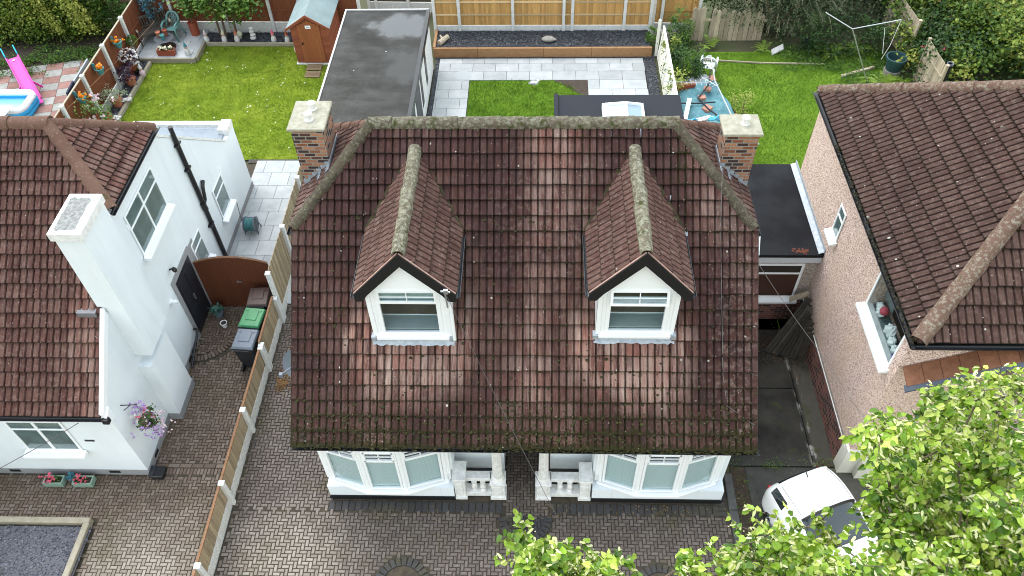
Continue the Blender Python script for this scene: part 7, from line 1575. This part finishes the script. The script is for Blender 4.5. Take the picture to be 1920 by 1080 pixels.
for s in (-1, 1):
    b = MB(); b.ball((s*.56, -1.33, .68), (.11, .08, .10), 12, 7); cadd(b, 'headlight', mat('headlamp_glass', (.6, .62, .64), .1, spec=.8) if 'headlamp_glass' not in bpy.data.materials else bpy.data.materials['headlamp_glass'], True)
    b = MB(); b.box(s*.62-.04, s*.62+.04, 1.02, 1.09, .70, .90); cadd(b, 'tail_light', mat('tail_lamp', (.35, .01, .01), .2) if 'tail_lamp' not in bpy.data.materials else bpy.data.materials['tail_lamp'], bev=.02)
for ys in (-.67,):
    ii = min(range(ns), key=lambda i: abs(S[i][0]-ys)); b = MB(); b.tube(surf_line(ii, int(3.6*NRG), nr-1-int(3.6*NRG), .001), .006, 4); cadd(b, 'shut_line', M_wire_d)
for kq in (int(5.1*NRG), nr-1-int(5.1*NRG)):
    b = MB(); b.tube([G[i, kq]+np.array([0, 0, .002]) for i in range(ns) if .02 < S[i][0] < .86], .007, 4); cadd(b, 'roof_seam', M_wire)
b = MB(); b.box(-.22, .22, -1.545, -1.53, .44, .54); cadd(b, 'number_plate', M_white)
b = MB(); b.box(-.45, .45, -1.54, -1.46, .28, .42); cadd(b, 'bumper_grille', M_black)
b = MB(); i1 = min(range(ns), key=lambda i: abs(S[i][0]-.88)); b.tube(surf_line(i1, int(4.9*NRG), nr-1-int(4.9*NRG), .02), .028, 5); cadd(b, 'spoiler', M_carw, True)
b = MB(); b.tube([(0, .78, 1.36), (0, .78, 1.40), (0, .92, 1.50)], .012, 5); cadd(b, 'aerial', M_black)

# ================================================================== STREET TREE (lime in flower)
tr = thing('street_tree', (4.2, .9, 0), 'leafy lime tree in flower filling the lower right corner', 'tree')
g = np.random.default_rng(101)
CL = []
def region(poly, n, z0, z1, rpx=(45, 85)):
    xs = [p[0] for p in poly]; ys = [p[1] for p in poly]; k = 0
    while k < n:
        x, y = g.uniform(min(xs), max(xs)), g.uniform(min(ys), max(ys)); ins = False; j = len(poly)-1
        for i in range(len(poly)):
            if (poly[i][1] > y) != (poly[j][1] > y) and x < (poly[j][0]-poly[i][0])*(y-poly[i][1])/(poly[j][1]-poly[i][1])+poly[i][0]: ins = not ins
            j = i
        if ins: z = g.uniform(z0, z1); CL.append((pz(x, y, z), g.uniform(*rpx)/(FPX/((CAMH-z)/math.sin(R_(63)))))); k += 1
region([(1660, 805), (1705, 795), (1800, 735), (1900, 705), (1990, 715), (1990, 1150), (1640, 1150), (1665, 1010), (1650, 925), (1690, 850)], 84, 9.6, 11.4, (36, 62))
region([(1612, 828), (1700, 795), (1700, 890), (1645, 860)], 8, 10.2, 11.2, (26, 42))
region([(1375, 1040), (1440, 1010), (1530, 1035), (1560, 1090), (1680, 1060), (1700, 1160), (1350, 1160)], 44, 9.4, 10.8, (28, 46))
region([(975, 1012), (1010, 1005), (1085, 1035), (1110, 1065), (1110, 1140), (985, 1140)], 17, 9.8, 11.0, (24, 40))
region([(1110, 1050), (1170, 1040), (1210, 1075), (1210, 1150), (1110, 1150)], 11, 9.6, 10.6, (22, 34))
region([(1300, 1040), (1330, 1055), (1340, 1120), (1290, 1130)], 4, 9.6, 10.4, (14, 22)); region([(1275, 1020), (1290, 1025), (1285, 1070)], 2, 9.8, 10.2, (10, 14))
for (x, y, z, r) in ((1553, 960, 9.4, 11), (1535, 978, 9.3, 12), (1560, 1012, 9.2, 15), (1545, 1005, 9.2, 12), (1500, 985, 9.3, 12)): CL.append((pz(x, y, z), r/215))
# lower, shaded layer of the same crown so that the tree has depth
for _ in range(60):
    x, y = g.uniform(1700, 2050), g.uniform(800, 1200); z = g.uniform(8.0, 9.3); CL.append((pz(x, y, z), .33))
lb = MB(); bb = MB(); LV = []
hub = np.array([4.2, .9, 8.2])
br = MB()
br.tube([(4.2, .9, -.1), (4.22, .92, 3), (4.15, .95, 6), (4.2, .9, 8.3)], [.24, .2, .17, .13], 12)
heads = [np.array(p) for p in ((4.9, 2.2, 9.4), (6.2, 2.4, 9.6), (3.0, 1.6, 9.2), (1.6, 1.6, 9.6), (.7, 1.7, 9.8), (5.4, 3.4, 9.8), (7.6, 3.0, 9.6))]
for h_ in heads:
    mid = hub*.5+h_*.5+np.array([0, 0, .25]); br.tube([hub+np.array([0, 0, -.3]), mid, h_], [.09, .06, .035], 7)
def leaf(b, p, d, n, s, hue, lobes):
    d = d/np.linalg.norm(d); n = n-d*np.dot(n, d); n /= np.linalg.norm(n)+1e-9; q = np.cross(n, d)
    fo, cu, asp = g.uniform(-.25, .35), g.uniform(-.35, .15), g.uniform(.8, 1.1); V = [p]+[p+d*s*a+q*s*c*asp+n*s*(e+fo*abs(c)+cu*max(a, 0)**2) for (a, c, e) in lobes]; k = len(lobes)
    b.add(V, [(0, i, i+1) for i in range(1, k)]+[(0, k, 1)] if False else [(0, i, i+1) for i in range(1, k)], (hue, float(g.random())))
LOB = [(-.08, .22, .05), (.16, .47, .08), (.52, .44, .06), (.82, .20, -.02), (1.06, 0, -.10), (.82, -.20, -.02), (.52, -.44, .06), (.16, -.47, .08), (-.08, -.22, .05)]
for c, r in CL:
    near = [q for q, _ in CL if np.linalg.norm(q-hub) < np.linalg.norm(c-hub)-.05]+heads; h_ = min(near, key=lambda p: np.linalg.norm(p-c)); back = (h_-c); back /= np.linalg.norm(back)+1e-9
    br.tube([h_-np.array([0, 0, .06]), (h_+c)/2-np.array([0, 0, .10]), c], [.014, .010, .006], 4, caps=False)
    nt_ = max(3, int(30*(r/.25)**1.2)); base = .15+.5*g.random()
    for k in range(nt_):
        d0 = -back*np.array([1, 1, .3])*.5+g.normal(size=3)*np.array([1, 1, .5]); d0 /= np.linalg.norm(d0); L_ = r*g.uniform(.5, 1.15); st = c+g.normal(size=3)*r*.35*np.array([1, 1, .7])
        n_l = int(3+g.integers(0, 4))
        if g.random() < .25: br.tube([st, st+d0*L_], [.005, .003], 3, caps=False)
        for j in range(n_l):
            t_ = (j+1)/n_l; p = st+d0*L_*t_-np.array([0, 0, .12*L_*t_*t_]); side = np.cross(d0, (0, 0, 1)); side /= np.linalg.norm(side)+1e-9
            ld = d0*.5+side*(1 if j % 2 else -1)*.9+g.normal(size=3)*.3+np.array([0, 0, -.35]); n = np.array([0, 0, 1])+g.normal(size=3)*.55
            leaf(lb, p, ld, n, g.uniform(.036, .074), float(np.clip(base+g.normal()*.26+.2*t_, .02, .98)), LOB)
            if g.random() < .27:
                d2 = ld+np.array([0, 0, -.5])+g.normal(size=3)*.5; q = np.cross(d2, (0, 0, 1.)); q /= np.linalg.norm(q)+1e-9; d2 /= np.linalg.norm(d2); s = g.uniform(.055, .085); w = s*.14; nn_ = np.cross(q, d2)*s*.12; o = p+np.array([0, 0, .03])
                bb.add([o, o+d2*s*.3+q*w, o+d2*s*.75+q*w*.9+nn_, o+d2*s+nn_*.3, o+d2*s*.75-q*w*.9+nn_, o+d2*s*.3-q*w], [(0, 1, 5), (1, 2, 4, 5), (2, 3, 4)], (float(g.random()), 0))
                for z_ in range(3):
                    f_ = o+d2*s*.7+np.array([0, 0, -.02])+g.normal(size=3)*.014; leafcloud(bb, f_[None, :], .010, .016, g, .5, .9, .9)
br.build('trunk', M_bark, tr); lb.build('crown', M_leaf_lime, tr); bb.build('blossom', M_bract, tr)
